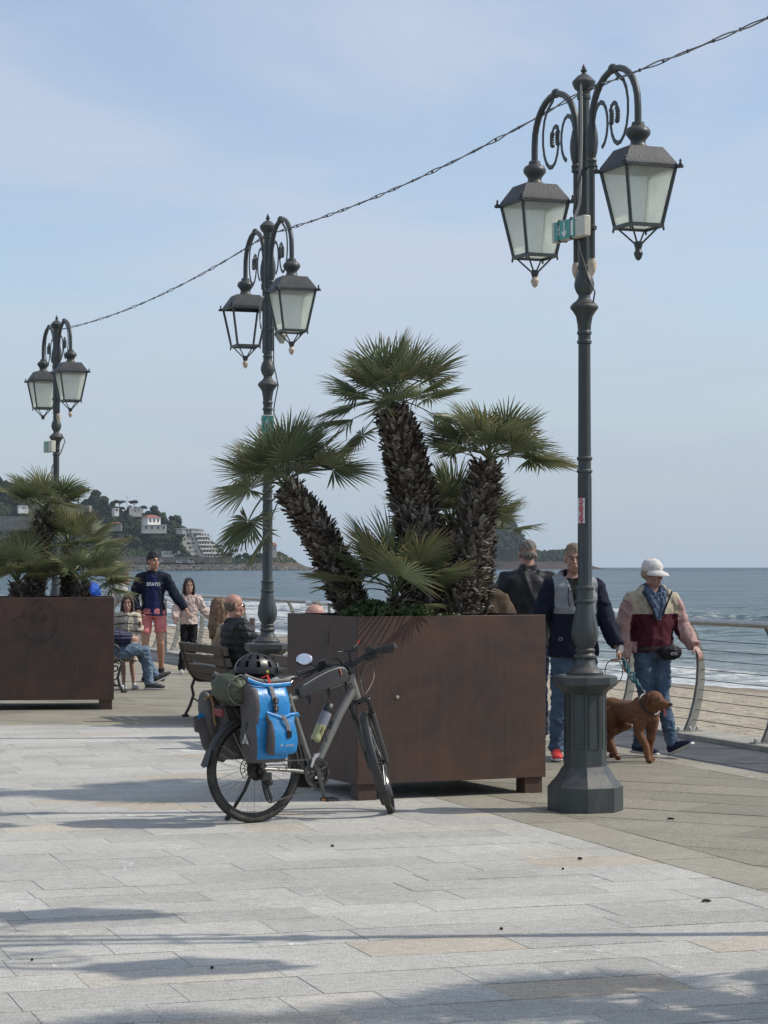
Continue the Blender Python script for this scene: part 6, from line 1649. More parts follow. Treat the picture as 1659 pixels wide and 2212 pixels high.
    if bottom:
        bm_, kind, bk = bottom; mb = MB()
        P = [HIP + up * z * s for z in (0.06, 0.0, -0.06)]; mb.tube(P, [(0.150 * s * bk, 0.112 * s * bk), (0.165 * s * bk, 0.122 * s * bk), (0.150 * s * bk, 0.115 * s * bk)], 18, up=-ud)
        for i in (0, 1):
            K, A = legs[i]; q = (1, -1)[i]
            if kind == 'shorts': mb.tube([HIP + xd * 0.05 * s * q, HP[i], HP[i].lerp(K, 0.62) + xd * 0.012 * q], [0.085 * s * bk, 0.090 * s * bk, 0.080 * s * bk], 14)
            else:
                wd = 1.35 if kind == 'wide' else 1.0
                mb.tube([HIP + xd * 0.05 * s * q, HP[i], HP[i].lerp(K, 0.5), K, K.lerp(A, 0.35), K.lerp(A, 0.8), A + (A - K).normalized() * 0.012 * s], [0.095 * s * bk, 0.102 * s * bk, 0.088 * s * bk, 0.068 * s * bk, 0.068 * s * bk * wd, 0.058 * s * bk * wd, 0.058 * s * bk * wd], 14)
        fuse('shorts' if kind == 'shorts' else 'trousers', mb, vox, bm_, t, 2, folds=0.013 if kind != 'shorts' else 0.010, fscale=10, fstretch=(1, 1, 1.5), seed=seed)
    if top:
        mb = MB(); off = top.get('off', 0.012); k = build
        hem = top.get('hem', -0.10); hw = top.get('flare', 1.0)
        rings = [(hem, .165 * hw, .122 * hw), (hem * 0.4, .168 * (0.5 + 0.5 * hw), .122), (0.14, .155, .112), (0.28, .165, .118), (0.40, .178, .112), (0.465, .170, .098), (0.505, .118, .078), (0.535, .070, .064)]
        mb.tube([HIP + up * z * s for z, _, _ in rings], [((a * k + off) * s, (c * k + off) * s) for _, a, c in rings], 24, up=-ud)
        for i in (0, 1):
            E, W = arms[i]; q = (1, -1)[i]; sl = top.get('sleeve', 1.0); r_ = off + 0.004
            pe = E.lerp(W, 0.92 * sl) if sl > 0.3 else SH[i].lerp(E, 0.6)
            pts = [SHc + xd * 0.07 * s * q - up * 0.02 * s, SH[i] + up * 0.004 * s, SH[i].lerp(E, 0.4), E, E.lerp(W, 0.4), pe]
            rr = [0.062, 0.062, 0.058, 0.050, 0.048, 0.036]
            mb.tube(pts, [(x * (0.7 + 0.3 * k) + r_) * s for x in rr], 14)
            if top.get('cuff'): mb.tube([pe - (W - E).normalized() * 0.015 * s, pe + (W - E).normalized() * 0.02 * s], (0.034 + r_ * 0.7) * s, 12)
        if top.get('collar'):
            ch = top['collar']; mb.tube([NK - up * 0.03 * s, NK + up * ch * s], [(0.085 * s, 0.080 * s), (0.075 * s, 0.072 * s)], 16, up=-ud)
        for ex_ in top.get('extra', ()): mb.tube([Vector(p) * s for p in ex_[0]], [x * s for x in ex_[1]], 12)
        fuse(top.get('name', 'jacket'), mb, vox, top['mats'], t, 2, folds=top.get('folds', 0.016), fscale=top.get('fs', 7), fstretch=top.get('fst', (1, 1, 0.9)), matfn=top.get('matfn'), puff=top.get('puff'), seed=seed)
    if hair:
        kind, hm_ = hair[:2]; mb = MB(); rg = random.Random(seed)
        def e(c, r): mb.ell(Mh @ (Vector(c) * hk), tuple(x * hk for x in r), 18, 12, M=Mh.to_3x3())
        def tb(pts, r): mb.tube([Mh @ (Vector(p) * hk) for p in pts], [x * hk for x in r], 8)
        if kind == 'short': e((0, .014, .052), (.0805, .094, .080)); e((0, .050, -.005), (.066, .056, .055))
        elif kind == 'under': e((0, .045, -.015), (.070, .062, .060))
        elif kind == 'bald_back': e((0, .030, .012), (.0790, .0815, .060)); e((0, .036, -.02), (.066, .066, .045))
        elif kind == 'tousled':
            e((0, .020, .050), (.086, .096, .086)); e((0, .050, .0), (.072, .062, .066))
            for i in range(26):
                a = rg.uniform(-1.5, 1.5); x = math.sin(a) * .066; y = -math.cos(a) * .070 + .01; tb([(x * .5, y * .4, .125), (x * .95, y * .95, .105 + rg.uniform(-.01, .01)), (x * 1.18, y * 1.16 - .008, .040 + rg.uniform(-.02, .02))], [.024, .019, .006])
        elif kind == 'long':
            L = hair[2] if len(hair) > 2 else 0.30
            e((0, .018, .046), (.084, .097, .086)); e((0, .045, -.02), (.078, .065, .085))
            for i in range(34):
                a = R(-118 + 236 * i / 33) ; x = math.sin(a) * .080; y = math.cos(a) * .085 + .012; wv = rg.uniform(.0, .025); l_ = L * rg.uniform(.8, 1.05)
                if y < -0.035: l_ *= 0.92
                tb([(x * .5, y * .5, .10), (x, y, .02), (x * 1.12, y * 1.05 + .004, -.08), (x * (1.18 + wv * 4), y * 1.1 + .018, -.08 - l_ * .5), (x * (1.08 + wv * 3), y * 1.05 + .016, -.08 - l_)], [.018, .019, .019, .018, .008])
            for sx in (-1, 1): tb([(.012 * sx, -.050, .118), (.055 * sx, -.062, .075), (.078 * sx, -.040, .01), (.086 * sx, -.03, -.06)], [.012, .016, .015, .012])
        fuse('hair', mb, max(0.005, vox * 0.7), hm_, t, 1, folds=0.010, fscale=26, fstretch=(1, 1, 0.25), seed=seed)
    t['_h'] = 0; del t['_h']
    return t, Mh, hk

M_JEAN = cloth('blue_denim', (0.045, 0.075, 0.12), col2=(0.085, 0.13, 0.19), vscale=7)
M_JEAN2 = cloth('light_denim', (0.085, 0.13, 0.185), col2=(0.15, 0.20, 0.26), vscale=6)
M_SOLE = mat('white_sole', (0.55, 0.55, 0.53), rough=0.7); M_DSOLE = mat('dark_sole', (0.05, 0.05, 0.05), rough=0.8)
M_NAVY = cloth('navy_cloth', (0.012, 0.016, 0.030)); M_BLACKC = cloth('black_cloth', (0.010, 0.010, 0.011)); M_HEATHER = cloth('heather_grey', (0.26, 0.27, 0.28), var=0.2, vscale=90)
WALK_A = (((0.27, 0.03, 1.12), (0.30, -0.06, 0.87)), ((-0.27, 0.03, 1.12), (-0.30, -0.06, 0.87)))
STAND_L = (((0.10, -0.01, 0.50), (0.11, 0.02, 0.085)), ((-0.10, -0.01, 0.50), (-0.11, 0.02, 0.085)))
def gp(x, y): q = G(x, y); return (q.x, q.y, 0)
def pos(x, Y): return ((x - 829.5) * Y / F, Y, 0)

# man seen from behind in a dark windcheater
p1, Mh1, hk1 = person('man seen from behind in a plain black windcheater, short grey hair, behind the planter', pos(1140, 21.6), math.pi + R(4), 1.90,
    (((0.285, 0.02, 1.13), (0.27, -0.10, 0.93)), ((-0.285, 0.02, 1.13), (-0.27, -0.12, 0.93))), STAND_L, head=(0.05, 0, 0), build=1.08,
    top=dict(mats=[cloth('windcheater', (0.016, 0.016, 0.018), rough=0.5)], off=0.022, collar=0.045, folds=0.020, fs=6, fst=(1, 1, 0.55)), bottom=(M_NAVY, 'long', 1.05), shoes=(M_BLACKC, M_DSOLE, ((0, -1, 0), (0, -1, 0))),
    hair=('short', cloth('grey_hair', (0.17, 0.15, 0.13), var=0.3, vscale=60)), sk=(0.34, 0.19, 0.145), vox=0.010, seed=4)
MB().box((0.0, 0.073, 1.612), (0.035, 0.006, 0.018)).build('collar_tag', M_HEATHER, p1)
# hooded jacket man with the leash
def fn_hood(x, y, z):
    if y < 0.03 and z > 1.245 + 0.10 * abs(x) * 0 and abs(x) < 0.185: return 1 if (abs(x) > 0.022 + max(0, z - 1.30) * 0.22) else 2
    return 0
p2, Mh2, hk2 = person('man in navy and grey hooded jacket and red shoes, half hidden by the lamp post', pos(1239, 19.8), R(8), 1.845,
    (((0.27, -0.01, 1.12), (0.335, -0.14, 0.90)), ((-0.30, 0.05, 1.10), (-0.28, 0.10, 0.86))), (((0.10, -0.06, 0.50), (0.10, 0.10, 0.10)), ((-0.125, -0.05, 0.49), (-0.165, -0.08, 0.085))), head=(0.02, -0.15, 0), build=1.12,
    top=dict(mats=[M_NAVY, M_HEATHER, cloth('black_shirt', (0.008, 0.008, 0.01))], off=0.020, folds=0.014, matfn=fn_hood, extra=(([(0.085, -0.06, 1.435), (0.115, 0.02, 1.475), (0.07, 0.09, 1.50), (0.0, 0.115, 1.50), (-0.07, 0.09, 1.50), (-0.115, 0.02, 1.475), (-0.085, -0.06, 1.435)], [0.022, 0.034, 0.04, 0.042, 0.04, 0.034, 0.022]),)),
    bottom=(M_JEAN, 'long', 1.10), shoes=(mat('red_shoe', (0.55, 0.035, 0.03), rough=0.6, var=0.2, vscale=30), M_SOLE, ((0.25, -1, 0), (-0.15, -1, 0))),
    hair=('short', cloth('sandy_hair', (0.20, 0.165, 0.12), var=0.3, vscale=60)), hands=(1.0, 0.4), handn=((-1, 0.2, 0), (1, 0, 0)), handd=((0.1, -0.15, -1), None), sk=(0.36, 0.20, 0.15), seed=6)
MB().tube([(-0.075, -0.148, 1.47), (-0.085, -0.162, 1.38), (-0.070, -0.168, 1.30)], 0.004, 6).build('drawstring', M_NAVY, p2)
MB().tube([(-0.004, -0.160, 1.36), (0.0, -0.168, 1.25), (0.0, -0.160, 1.05), (0, -0.162, 0.90)], 0.004, 6).build('zip', M_HEATHER, p2)
em = MB()
for a in range(5): em.tube([(-0.150 + 0.018 * math.cos(R(72 * a)), -0.155, 1.03 + 0.013 * math.sin(R(72 * a))), (-0.150 + 0.018 * math.cos(R(72 * a + 60)), -0.157, 1.03 + 0.013 * math.sin(R(72 * a + 60)))], 0.0025, 5)
em.build('emblem', M_HEATHER, p2)
MB().tube([(0.352, -0.150, 0.945), (0.372, -0.175, 0.945)], 0.036, 12).build('watch', mat('watch_steel', (0.4, 0.4, 0.4), rough=0.3, metal=0.8), p2)
# woman with cap
def fn_fleece(x, y, z):
    if abs(x) > 0.205 + max(0, 1.38 - z) * 0.05 or (abs(x) > 0.165 and z < 1.0): return 2 if z < 1.36 else 1
    return 1 if z > 1.235 else 0
def pos_w(): return pos(1408, 20.1)
M_PINKF = cloth('pink_fleece', (0.42, 0.27, 0.245), var=0.22, vscale=60, bump=0.8, bscale=160); M_CREAMF = cloth('cream_fleece', (0.44, 0.385, 0.29), var=0.15, vscale=60, bump=0.8, bscale=160); M_WINE = cloth('wine_fleece', (0.070, 0.013, 0.021), var=0.25, vscale=40, bump=0.8, bscale=160)
p3, Mh3, hk3 = person('woman in white cap and fleece of cream, wine red and pink, walking beside the dog', pos_w(), R(14), 1.705,
    (((0.275, 0.0, 1.15), (0.335, -0.16, 0.985)), ((-0.262, 0.03, 1.13), (-0.275, -0.04, 0.87))), (((0.055, -0.10, 0.50), (0.125, -0.17, 0.115)), ((-0.075, -0.02, 0.50), (-0.085, 0.12, 0.10))), head=(0.16, 0.50, 0.0), build=1.04,
    top=dict(mats=[M_WINE, M_CREAMF, M_PINKF], off=0.026, hem=0.0, folds=0.018, fs=8, matfn=fn_fleece, cuff=True, extra=(([(0.05, 0.05, 1.50), (0.105, -0.02, 1.50), (0.13, -0.10, 1.43)], [0.030, 0.030, 0.018]), ([(-0.05, 0.05, 1.50), (-0.105, -0.02, 1.50), (-0.13, -0.10, 1.43)], [0.030, 0.030, 0.018]), ([(-0.06, 0.075, 1.52), (0.06, 0.075, 1.52)], [0.03, 0.03]))),
    bottom=(M_JEAN, 'long', 0.97), shoes=(cloth('navy_shoe', (0.025, 0.03, 0.07)), M_SOLE, ((0.50, -0.85, 0.42), (0.55, -0.80, -0.05))), hands=(0.32, 0.25), handn=((-0.4, 0.6, -0.3), (1, 0.2, 0)), handd=((0.45, -0.45, -0.75), (0.1, 0.0, -1)),
    hair=('under', cloth('blond_grey_hair', (0.34, 0.28, 0.20), var=0.3, vscale=60)), sk=(0.38, 0.215, 0.17), seed=9)
# cap, scarf, waist bag
cp = MB(); K3 = hk3
cp.ell(Mh3 @ (Vector((0, .014, .050)) * K3), (.084 * K3, .101 * K3, .077 * K3), 24, 16, M=Mh3.to_3x3())
capo = fuse('cap', cp, 0.006, cloth('white_cap', (0.62, 0.58, 0.55), var=0.06, vscale=30), p3, 1, folds=0.005, fscale=22)
vb = MB(); vs = []; fs = []
for i in range(13):
    a = R(-78 + 156 * i / 12); 
    for kk, (ro, dz) in enumerate(((.088, .030), (.130 + .030 * math.cos(a), .018), (.142 + .045 * math.cos(a), .002))):
        vs.append(Mh3 @ (Vector((math.sin(a) * ro * 0.66, -math.cos(a) * ro + .012, dz + .006 - .020 * abs(math.sin(a)) * (kk / 2))) * K3))
n3 = len(vs); vs += [v_ - Vector((0, 0, 0.005)) for v_ in vs]
for i in range(12):
    for kk in range(2): o = i * 3 + kk; fs += [(o, o + 1, o + 4, o + 3), (n3 + o, n3 + o + 3, n3 + o + 4, n3 + o + 1)]
    o = i * 3 + 2; fs.append((o, o + n3, o + 3 + n3, o + 3))
vb.add([tuple(v_) for v_ in vs], fs).build('peak', mat('white_cap', (0.62, 0.58, 0.55)), capo, 60)
MB().ell(Mh3 @ (Vector((0, .014, .129)) * K3), 0.009, 8, 6).build('button', mat('white_cap', (0.6, 0.6, 0.6)), capo)
sc_ = MB()
for i in range(5): sc_.tube([(-0.07 - 0.004 * i, 0.03, 1.475 - 0.006 * i), (-0.075, -0.055, 1.45 - 0.02 * i), (-0.02, -0.125 - 0.006 * i, 1.40 - 0.028 * i), (0.03, -0.125 - 0.006 * i, 1.40 - 0.028 * i), (0.08, -0.055, 1.45 - 0.02 * i), (0.07, 0.03, 1.475 - 0.006 * i)], [0.028, 0.026, 0.022, 0.022, 0.026, 0.028], 10)
for sx in (-1, 1):
    for j in range(3): sc_.tube([(0.075 * sx - 0.012 * j * sx, -0.08, 1.45), (0.060 * sx - 0.014 * j * sx, -0.135, 1.36), (0.035 * sx - 0.010 * j * sx, -0.155, 1.27), (0.012 * sx, -0.165, 1.18 + 0.01 * j)], [0.022, 0.024, 0.020, 0.008], 10)
fuse('scarf', sc_, 0.007, cloth('slate_scarf', (0.055, 0.085, 0.135), col2=(0.10, 0.135, 0.19), vscale=30), p3, 1, folds=0.014, fscale=26, fstretch=(1, 1, 0.5))
for sx in (-1, 1): MB().tube([(0.135 * sx, -0.128, 1.43), (0.10 * sx, -0.150, 1.37), (0.055 * sx, -0.168, 1.28), (0.035 * sx, -0.168, 1.22)], 0.008, 8).build('collar_edge', M_NAVY, p3)
wb = thing('waist_bag', 'small black waist bag worn by the woman in the white cap', 'bag', pos_w(), R(14))
mb = MB(); mb.ell((0.10, -0.175, 0.905), (0.11, 0.045, 0.068), 20, 12); mb.box((0.10, -0.185, 0.905), (0.16, 0.04, 0.09)); fuse('pouch', mb, 0.008, cloth('bag_nylon', (0.012, 0.012, 0.014), rough=0.5), wb, 2, folds=0.006, fscale=16)
MB().tube([(0.17 * math.cos(R(a)) * 1.05, 0.13 * math.sin(R(a)) * 1.1 - 0.005, 0.93 - 0.01 * math.sin(R(a))) for a in range(0, 360, 15)], [(0.003, 0.016)] * 24, 6, up=(0, 0, 1), closed=True).build('belt', M_BLK, wb)
lp = MB(); lp.box((0.115, -0.226, 0.895), (0.056, 0.003, 0.020)); lpo = lp.build('label_patch', M_WHITE, wb); MB().box((0.115, -0.229, 0.895), (0.048, 0.003, 0.013)).build('label_centre', M_BLK, lpo)
MB().tube([(0.03, -0.222, 0.945), (0.17, -0.222, 0.945)], 0.003, 5).build('zip', M_DSTEEL, wb)
# person in a brown jacket hidden by the palms
person('person in a brown jacket glimpsed behind the right palm trunk', pos(1036, 19.3), math.pi - R(10), 1.70, WALK_A, STAND_L, build=1.1,
    top=dict(mats=[cloth('brown_jacket', (0.085, 0.060, 0.040), var=0.25)], off=0.035, collar=0.04, folds=0.02), bottom=(M_NAVY, 'long', 1.0), shoes=(M_BLACKC, M_DSOLE, ((0, -1, 0), (0, -1, 0))), hair=('short', cloth('brown_hair', (0.07, 0.05, 0.035))), vox=0.012, face=False)
# young man with two girls
def fn_tee(x, y, z): return 1 if (y < -0.02 and abs(x + 0.01) < 0.075 + (1.5 - z) * 0.06 and z < 1.52) else 0
p6, Mh6, hk6 = person('young man in open navy jacket, STATO shirt and pink shorts between two girls', pos(331, 33.2), R(6), 1.86,
    (((0.30, -0.02, 1.16), (0.44, -0.10, 0.965)), ((-0.265, 0.02, 1.13), (-0.20, -0.18, 0.94))), (((0.10, -0.06, 0.52), (0.115, 0.22, 0.16)), ((-0.105, -0.06, 0.50), (-0.10, 0.02, 0.085))), head=(-0.02, 0.55, 0), build=0.88,
    top=dict(mats=[M_NAVY, cloth('navy_tee', (0.020, 0.024, 0.085), bump=0.0)], off=0.016, hem=-0.04, flare=1.16, folds=0.014, matfn=fn_tee, collar=0.01), bottom=(cloth('pink_shorts', (0.60, 0.20, 0.20)), 'shorts', 1.05),
    shoes=(M_BLACKC, M_DSOLE, ((0.1, -1, -0.45), (-0.1, -1, 0))), hair=('tousled', mat('black_hair', (0.010, 0.009, 0.009), rough=0.4)), hands=(0.9, 1.0), handn=((-1, 0, 0), (1, 0, 0)), sk=(0.40, 0.22, 0.145), vox=0.009, brow=(0.012, 0.01, 0.01), seed=12)
cu = bpy.data.curves.new('lettering', 'FONT'); cu.body = 'STATO'; cu.size = 0.062; cu.align_x = 'CENTER'; cu.offset = 0.0022; cu.extrude = 0.001
o = link('lettering', text_mesh(cu, 'lettering', M_WHITE), p6); o.location = (0.005, -0.172, 1.375); o.rotation_euler = (R(86), 0, 0)
MB().tube([(-0.13, -0.05, 1.53), (-0.06, -0.135, 1.44), (-0.055, -0.165, 1.36), (-0.085, -0.17, 1.20), (-0.09, -0.165, 1.0)], 0.007, 6).build('jacket_edge', M_NAVY, p6)
MB().tube([(0.11, -0.05, 1.53), (0.07, -0.135, 1.44), (0.085, -0.165, 1.34), (0.10, -0.17, 1.20), (0.11, -0.165, 1.0)], 0.007, 6).build('jacket_edge', M_NAVY, p6)
M_WSHOE = mat('white_shoe', (0.58, 0.57, 0.55), rough=0.6)
def fn_stripe(x, y, z):
    zz = (z * 1.0 + 0.12 * abs(x)) % 0.098; return 1 if zz < 0.015 else 0
s7 = 1.25 / 1.75
p7, Mh7, hk7 = person('small girl in a cream knitted dress with thin dark stripes and white trainers', pos(276, 31.2), R(-6), 1.22,
    (((0.215, 0.0, 1.13), (0.27, -0.08, 1.20)), ((-0.27, 0.02, 1.12), (-0.30, -0.06, 0.86))), (((0.09, -0.03, 0.50), (0.13, 0.0, 0.085)), ((-0.09, -0.01, 0.50), (-0.07, 0.02, 0.085))), head=(0.05, 0.15, 0), build=0.95, child=1.0,
    top=dict(mats=[cloth('cream_knit', (0.52, 0.46, 0.36), var=0.12, vscale=40), cloth('brown_stripe', (0.09, 0.06, 0.045))], off=0.040, hem=-0.40, flare=1.12, folds=0.016, name='dress', matfn=fn_stripe), shoes=(M_WSHOE, M_SOLE, ((0.6, -1, 0), (-0.2, -1, 0))),
    hair=('long', mat('dark_brown_hair', (0.045, 0.026, 0.018), rough=0.45, var=0.4, vscale=50), 0.14), hands=(0.7, 0.4), handn=((-1, 0, 0), (1, 0, 0)), handd=((0.2, 0.2, 1), None), sk=(0.42, 0.25, 0.19), vox=0.008, seed=15)
p8, Mh8, hk8 = person('older girl in a pale blouse and black trousers with long dark hair by the railing', pos(408, 35.6), R(12), 1.44,
    (((0.27, 0.03, 1.20), (0.45, 0.10, 1.05)), ((-0.24, -0.02, 1.16), (-0.27, -0.12, 1.03))), (((0.07, -0.08, 0.52), (0.02, 0.22, 0.16)), ((-0.09, -0.05, 0.50), (-0.14, -0.05, 0.085))), head=(0.0, 0.05, 0), build=0.86,
    top=dict(mats=[cloth('pale_blouse', (0.50, 0.385, 0.34), rough=0.5)], off=0.030, hem=0.0, folds=0.022, fs=11, name='blouse', cuff=True), bottom=(M_BLACKC, 'wide', 0.92), shoes=(mat('silver_shoe', (0.42, 0.40, 0.36), rough=0.4), M_SOLE, ((0.2, -1, -0.3), (-0.1, -1, 0))),
    hair=('long', mat('black_brown_hair', (0.018, 0.012, 0.010), rough=0.4, var=0.3, vscale=50), 0.26), hands=(0.4, 0.6), handn=((0, 0, -1), (1, 0, 0)), sk=(0.42, 0.25, 0.19), vox=0.008, seed=17)

# ------------------------------------------------------------------ benches
M_WOOD = mat('bench_wood', (0.060, 0.045, 0.032), rough=0.6, col2=(0.10, 0.077, 0.055), vscale=5, stretch=(1, 12, 12), bump=0.3, bscale=30)
M_CAST = mat('bench_iron', (0.020, 0.019, 0.018), rough=0.45, var=0.3, vscale=20)
def bench_meshes(L):
    d = {}
    mb = MB(); up_ = (1, 0, 0)
    def rb(pts, w=0.030, th=0.016): mb.tube([(0, y, z) for y, z in pts], [(th, w / 2)] * len(pts), 8, up=(1, 0, 0)) if False else mb.tube([(0, y, z) for y, z in pts], w / 2, 8)
    rb([(-0.165, 0.80), (-0.15, 0.72), (-0.09, 0.55), (-0.02, 0.42), (0.02, 0.40), (0.20, 0.395), (0.42, 0.43)], 0.040)
    rb([(-0.02, 0.42), (-0.055, 0.33), (-0.035, 0.24), (-0.075, 0.12), (-0.13, 0.02)], 0.034); rb([(-0.16, 0.012), (-0.09, 0.012)], 0.035)
    rb([(0.42, 0.43), (0.455, 0.38), (0.43, 0.31), (0.40, 0.20), (0.43, 0.08), (0.47, 0.015)], 0.034); rb([(0.44, 0.012), (0.52, 0.012)], 0.035)
    sp = [(0.365 + (0.075 - 0.0045 * i) * math.cos(R(40 + 38 * i)), 0.325 + (0.075 - 0.0045 * i) * math.sin(R(40 + 38 * i))) for i in range(14)]; rb(sp, 0.020)
    rb([(-0.03, 0.20), (0.05, 0.15), (0.20, 0.12), (0.33, 0.15), (0.41, 0.20)], 0.018)
    rb([(-0.09, 0.60), (0.0, 0.655), (0.15, 0.665), (0.30, 0.64), (0.40, 0.60), (0.425, 0.56), (0.40, 0.53), (0.37, 0.55)], 0.028); rb([(0.36, 0.43), (0.345, 0.50), (0.33, 0.63)], 0.022)
    d['frame'] = mb.mesh('side_frame', M_CAST, 60)
    d['slat'] = MB().box((0, 0, 0), (L, 0.030, 0.088)).mesh('slat', M_WOOD)
    return d
BM = bench_meshes(1.84)
def bench(label, near_end, ang):
    t = thing('park_bench', label, 'bench', near_end, ang, 'park benches'); L = 1.84
    for x_ in (0.13, L - 0.13): o = link('side_frame', BM['frame'], t); o.location = (x_, 0, 0)
    for (y_, z_, a) in ((-0.150, 0.775, 13), (-0.118, 0.660, 16), (-0.078, 0.548, 22), (-0.026, 0.462, 40)):
        o = link('slat', BM['slat'], t); o.location = (L / 2, y_, z_); o.rotation_euler = (R(a), 0, 0)
    for (y_, z_) in ((0.055, 0.428), (0.155, 0.422), (0.255, 0.428), (0.355, 0.440)):
        o = link('slat', BM['slat'], t); o.location = (L / 2, y_, z_); o.rotation_euler = (R(90), 0, 0)
    return t
BA = math.atan2(0.94, -0.342)       # bench runs away from the camera; its seat faces to the right (+x side)
# local +y must point to the right: mirror by running from the far end towards the camera
def bench_at(label, far, near):
    a = math.atan2(near[1] - far[1], near[0] - far[0]); return bench(label, (far[0], far[1], 0), a)
bench_at('wooden slatted bench with iron scroll arms seating the couple', (-2.10, 25.55), (-1.47, 23.82))
bench_at('wooden bench beyond the bicycle, mostly hidden by the centre planter', (-0.92, 21.9), (-0.30, 20.17))
bench_at('iron armed bench whose end shows beside the left planter', (-4.18, 31.9), (-3.85, 30.09))
def seated(label, X, Y, yaw, h, **k):
    return person(label, (X, Y, 0), yaw, h, k.pop('arms', (((0.25, -0.10, 0.72), (0.16, -0.34, 0.66)), ((-0.25, -0.10, 0.72), (-0.16, -0.34, 0.66)))),
                  k.pop('legs', (((0.11, -0.48, 0.50), (0.12, -0.52, 0.085)), ((-0.11, -0.48, 0.50), (-0.12, -0.46, 0.085)))), pelvis=(0, 0.0, 0.53), lean=k.pop('lean', (0, 0.16, 0)), **k)
SY = R(90) + R(18)      # body forward (-y) turned to face right
# seated woman
seated('seated woman with long highlighted brown hair and a beige coat, seen from behind', -1.66, 24.75, SY, 1.66, build=0.95, head=(0.0, 0.1, 0),
    top=dict(mats=[cloth('beige_coat', (0.33, 0.24, 0.165))], off=0.030, folds=0.012), bottom=(M_JEAN, 'long', 1.0), shoes=(M_BLACKC, M_DSOLE, ((0, -1, 0), (0, -1, 0))),
    hair=('long', cloth('highlighted_hair', (0.085, 0.050, 0.030), col2=(0.20, 0.13, 0.08), vscale=22, rough=0.45), 0.24), vox=0.010, seed=21)
def puffy(pitch, amp):
    def f(co): return amp * (np.abs(np.sin(co[:, 2] * math.pi / pitch)) ** 0.6 - 0.6)
    return f
p10, Mh10, hk10 = seated('seated balding man in sunglasses and a black quilted jacket, facing right', -1.46, 24.05, SY, 1.80, build=1.08, head=(-0.02, 0.0, 0),
    legs=(((0.11, -0.50, 0.52), (0.12, -0.52, 0.085)), ((-0.02, -0.52, 0.66), (0.10, -0.62, 0.30))),
    top=dict(mats=[cloth('black_puffer', (0.016, 0.017, 0.019), rough=0.45)], off=0.045, collar=0.03, folds=0.010, fs=14, puff=puffy(0.075, 0.016)), bottom=(M_JEAN2, 'long', 1.05), shoes=(M_BLACKC, M_DSOLE, ((0, -1, 0), (0, -1, 0))),
    hair=('bald_back', cloth('greying_hair', (0.14, 0.115, 0.09), var=0.3, vscale=60)), sk=(0.40, 0.215, 0.16), vox=0.008, seed=22)
sg = MB()
for s_ in (-1, 1):
    sg.ell(Mh10 @ (Vector((.032 * s_, -.090, .000)) * hk10), (.026 * hk10, .010 * hk10, .019 * hk10), 14, 8, M=Mh10.to_3x3()); sg.tube([Mh10 @ (Vector(q_) * hk10) for q_ in ((.058 * s_, -.085, .006), (.078 * s_, -.05, .006), (.083 * s_, .005, .004))], 0.0028, 6)
sg.tube([Mh10 @ (Vector(q_) * hk10) for q_ in ((-.012, -.095, .004), (.012, -.095, .004))], 0.003, 6)
sg.build('sunglasses', mat('sunglass_black', (0.008, 0.008, 0.009), rough=0.12), p10)
seated('person in a navy quilted jacket and faded jeans, legs crossed, beside the left planter', -3.80, 30.9, R(90) + R(6), 1.78, build=1.0, lean=(0, 0.34, 0),
    arms=(((0.25, -0.02, 0.72), (0.16, -0.26, 0.64)), ((-0.25, -0.16, 0.72), (-0.12, -0.42, 0.68))), legs=(((0.09, -0.50, 0.545), (0.10, -0.74, 0.175)), ((-0.10, -0.60, 0.52), (-0.08, -0.66, 0.09))),
    top=dict(mats=[cloth('navy_puffer', (0.022, 0.026, 0.060), rough=0.5)], off=0.040, folds=0.006, puff=puffy(0.055, 0.014)), bottom=(M_JEAN2, 'long', 1.12),
    shoes=(cloth('grey_trainer', (0.07, 0.07, 0.065)), M_SOLE, ((0.1, -0.9, 0.45), (-0.1, -1, 0))), hair=('short', M_BLACKC), face=False, vox=0.009, seed=23)
seated('seated person whose bald crown just shows above the centre planter', -0.56, 21.05, SY, 1.64, build=1.0, lean=(0, 0.12, 0), top=dict(mats=[M_NAVY], off=0.03), bottom=(M_JEAN, 'long', 1.0), shoes=(M_BLACKC, M_DSOLE, ((0, -1, 0), (0, -1, 0))), vox=0.012, sk=(0.46, 0.26, 0.21), hair=('bald_back', cloth('white_hair', (0.45, 0.42, 0.40))), seed=24)
# visitor with a blue rucksack leaning on the rail behind the left planter
pb_ = pos(228, 41.5)
person('person in a pale grey hoodie bending over the rail behind the left planter', pb_, R(180) - R(50), 1.68, (((0.24, -0.22, 1.12), (0.20, -0.45, 1.10)), ((-0.24, -0.22, 1.12), (-0.20, -0.45, 1.10))), STAND_L, lean=(0, -0.75, 0), build=1.0,
    top=dict(mats=[cloth('pale_hoodie', (0.36, 0.335, 0.30))], off=0.03, folds=0.014), bottom=(M_NAVY, 'long', 1.0), shoes=(M_BLACKC, M_DSOLE, ((0, -1, 0), (0, -1, 0))), hair=('short', cloth('brown_hair', (0.07, 0.05, 0.035))), face=False, vox=0.012, seed=30)
bp = thing('backpack', 'bright blue rucksack with red trim showing above the left planter', 'backpack', (pos(196, 41.2)[0], 41.2, 0), R(130))
mb = MB(); mb.ell((0, 0.0, 1.20), (0.22, 0.17, 0.17), 18, 12); mb.box((0, 0, 1.12), (0.32, 0.24, 0.2)); fuse('bag', mb, 0.012, cloth('royal_blue', (0.02, 0.09, 0.42), rough=0.5), bp, 3, folds=0.02)
MB().tube([(0.19, -0.02, 1.02), (0.215, -0.02, 1.20), (0.12, -0.02, 1.36)], 0.012, 8).build('trim', M_RED, bp)

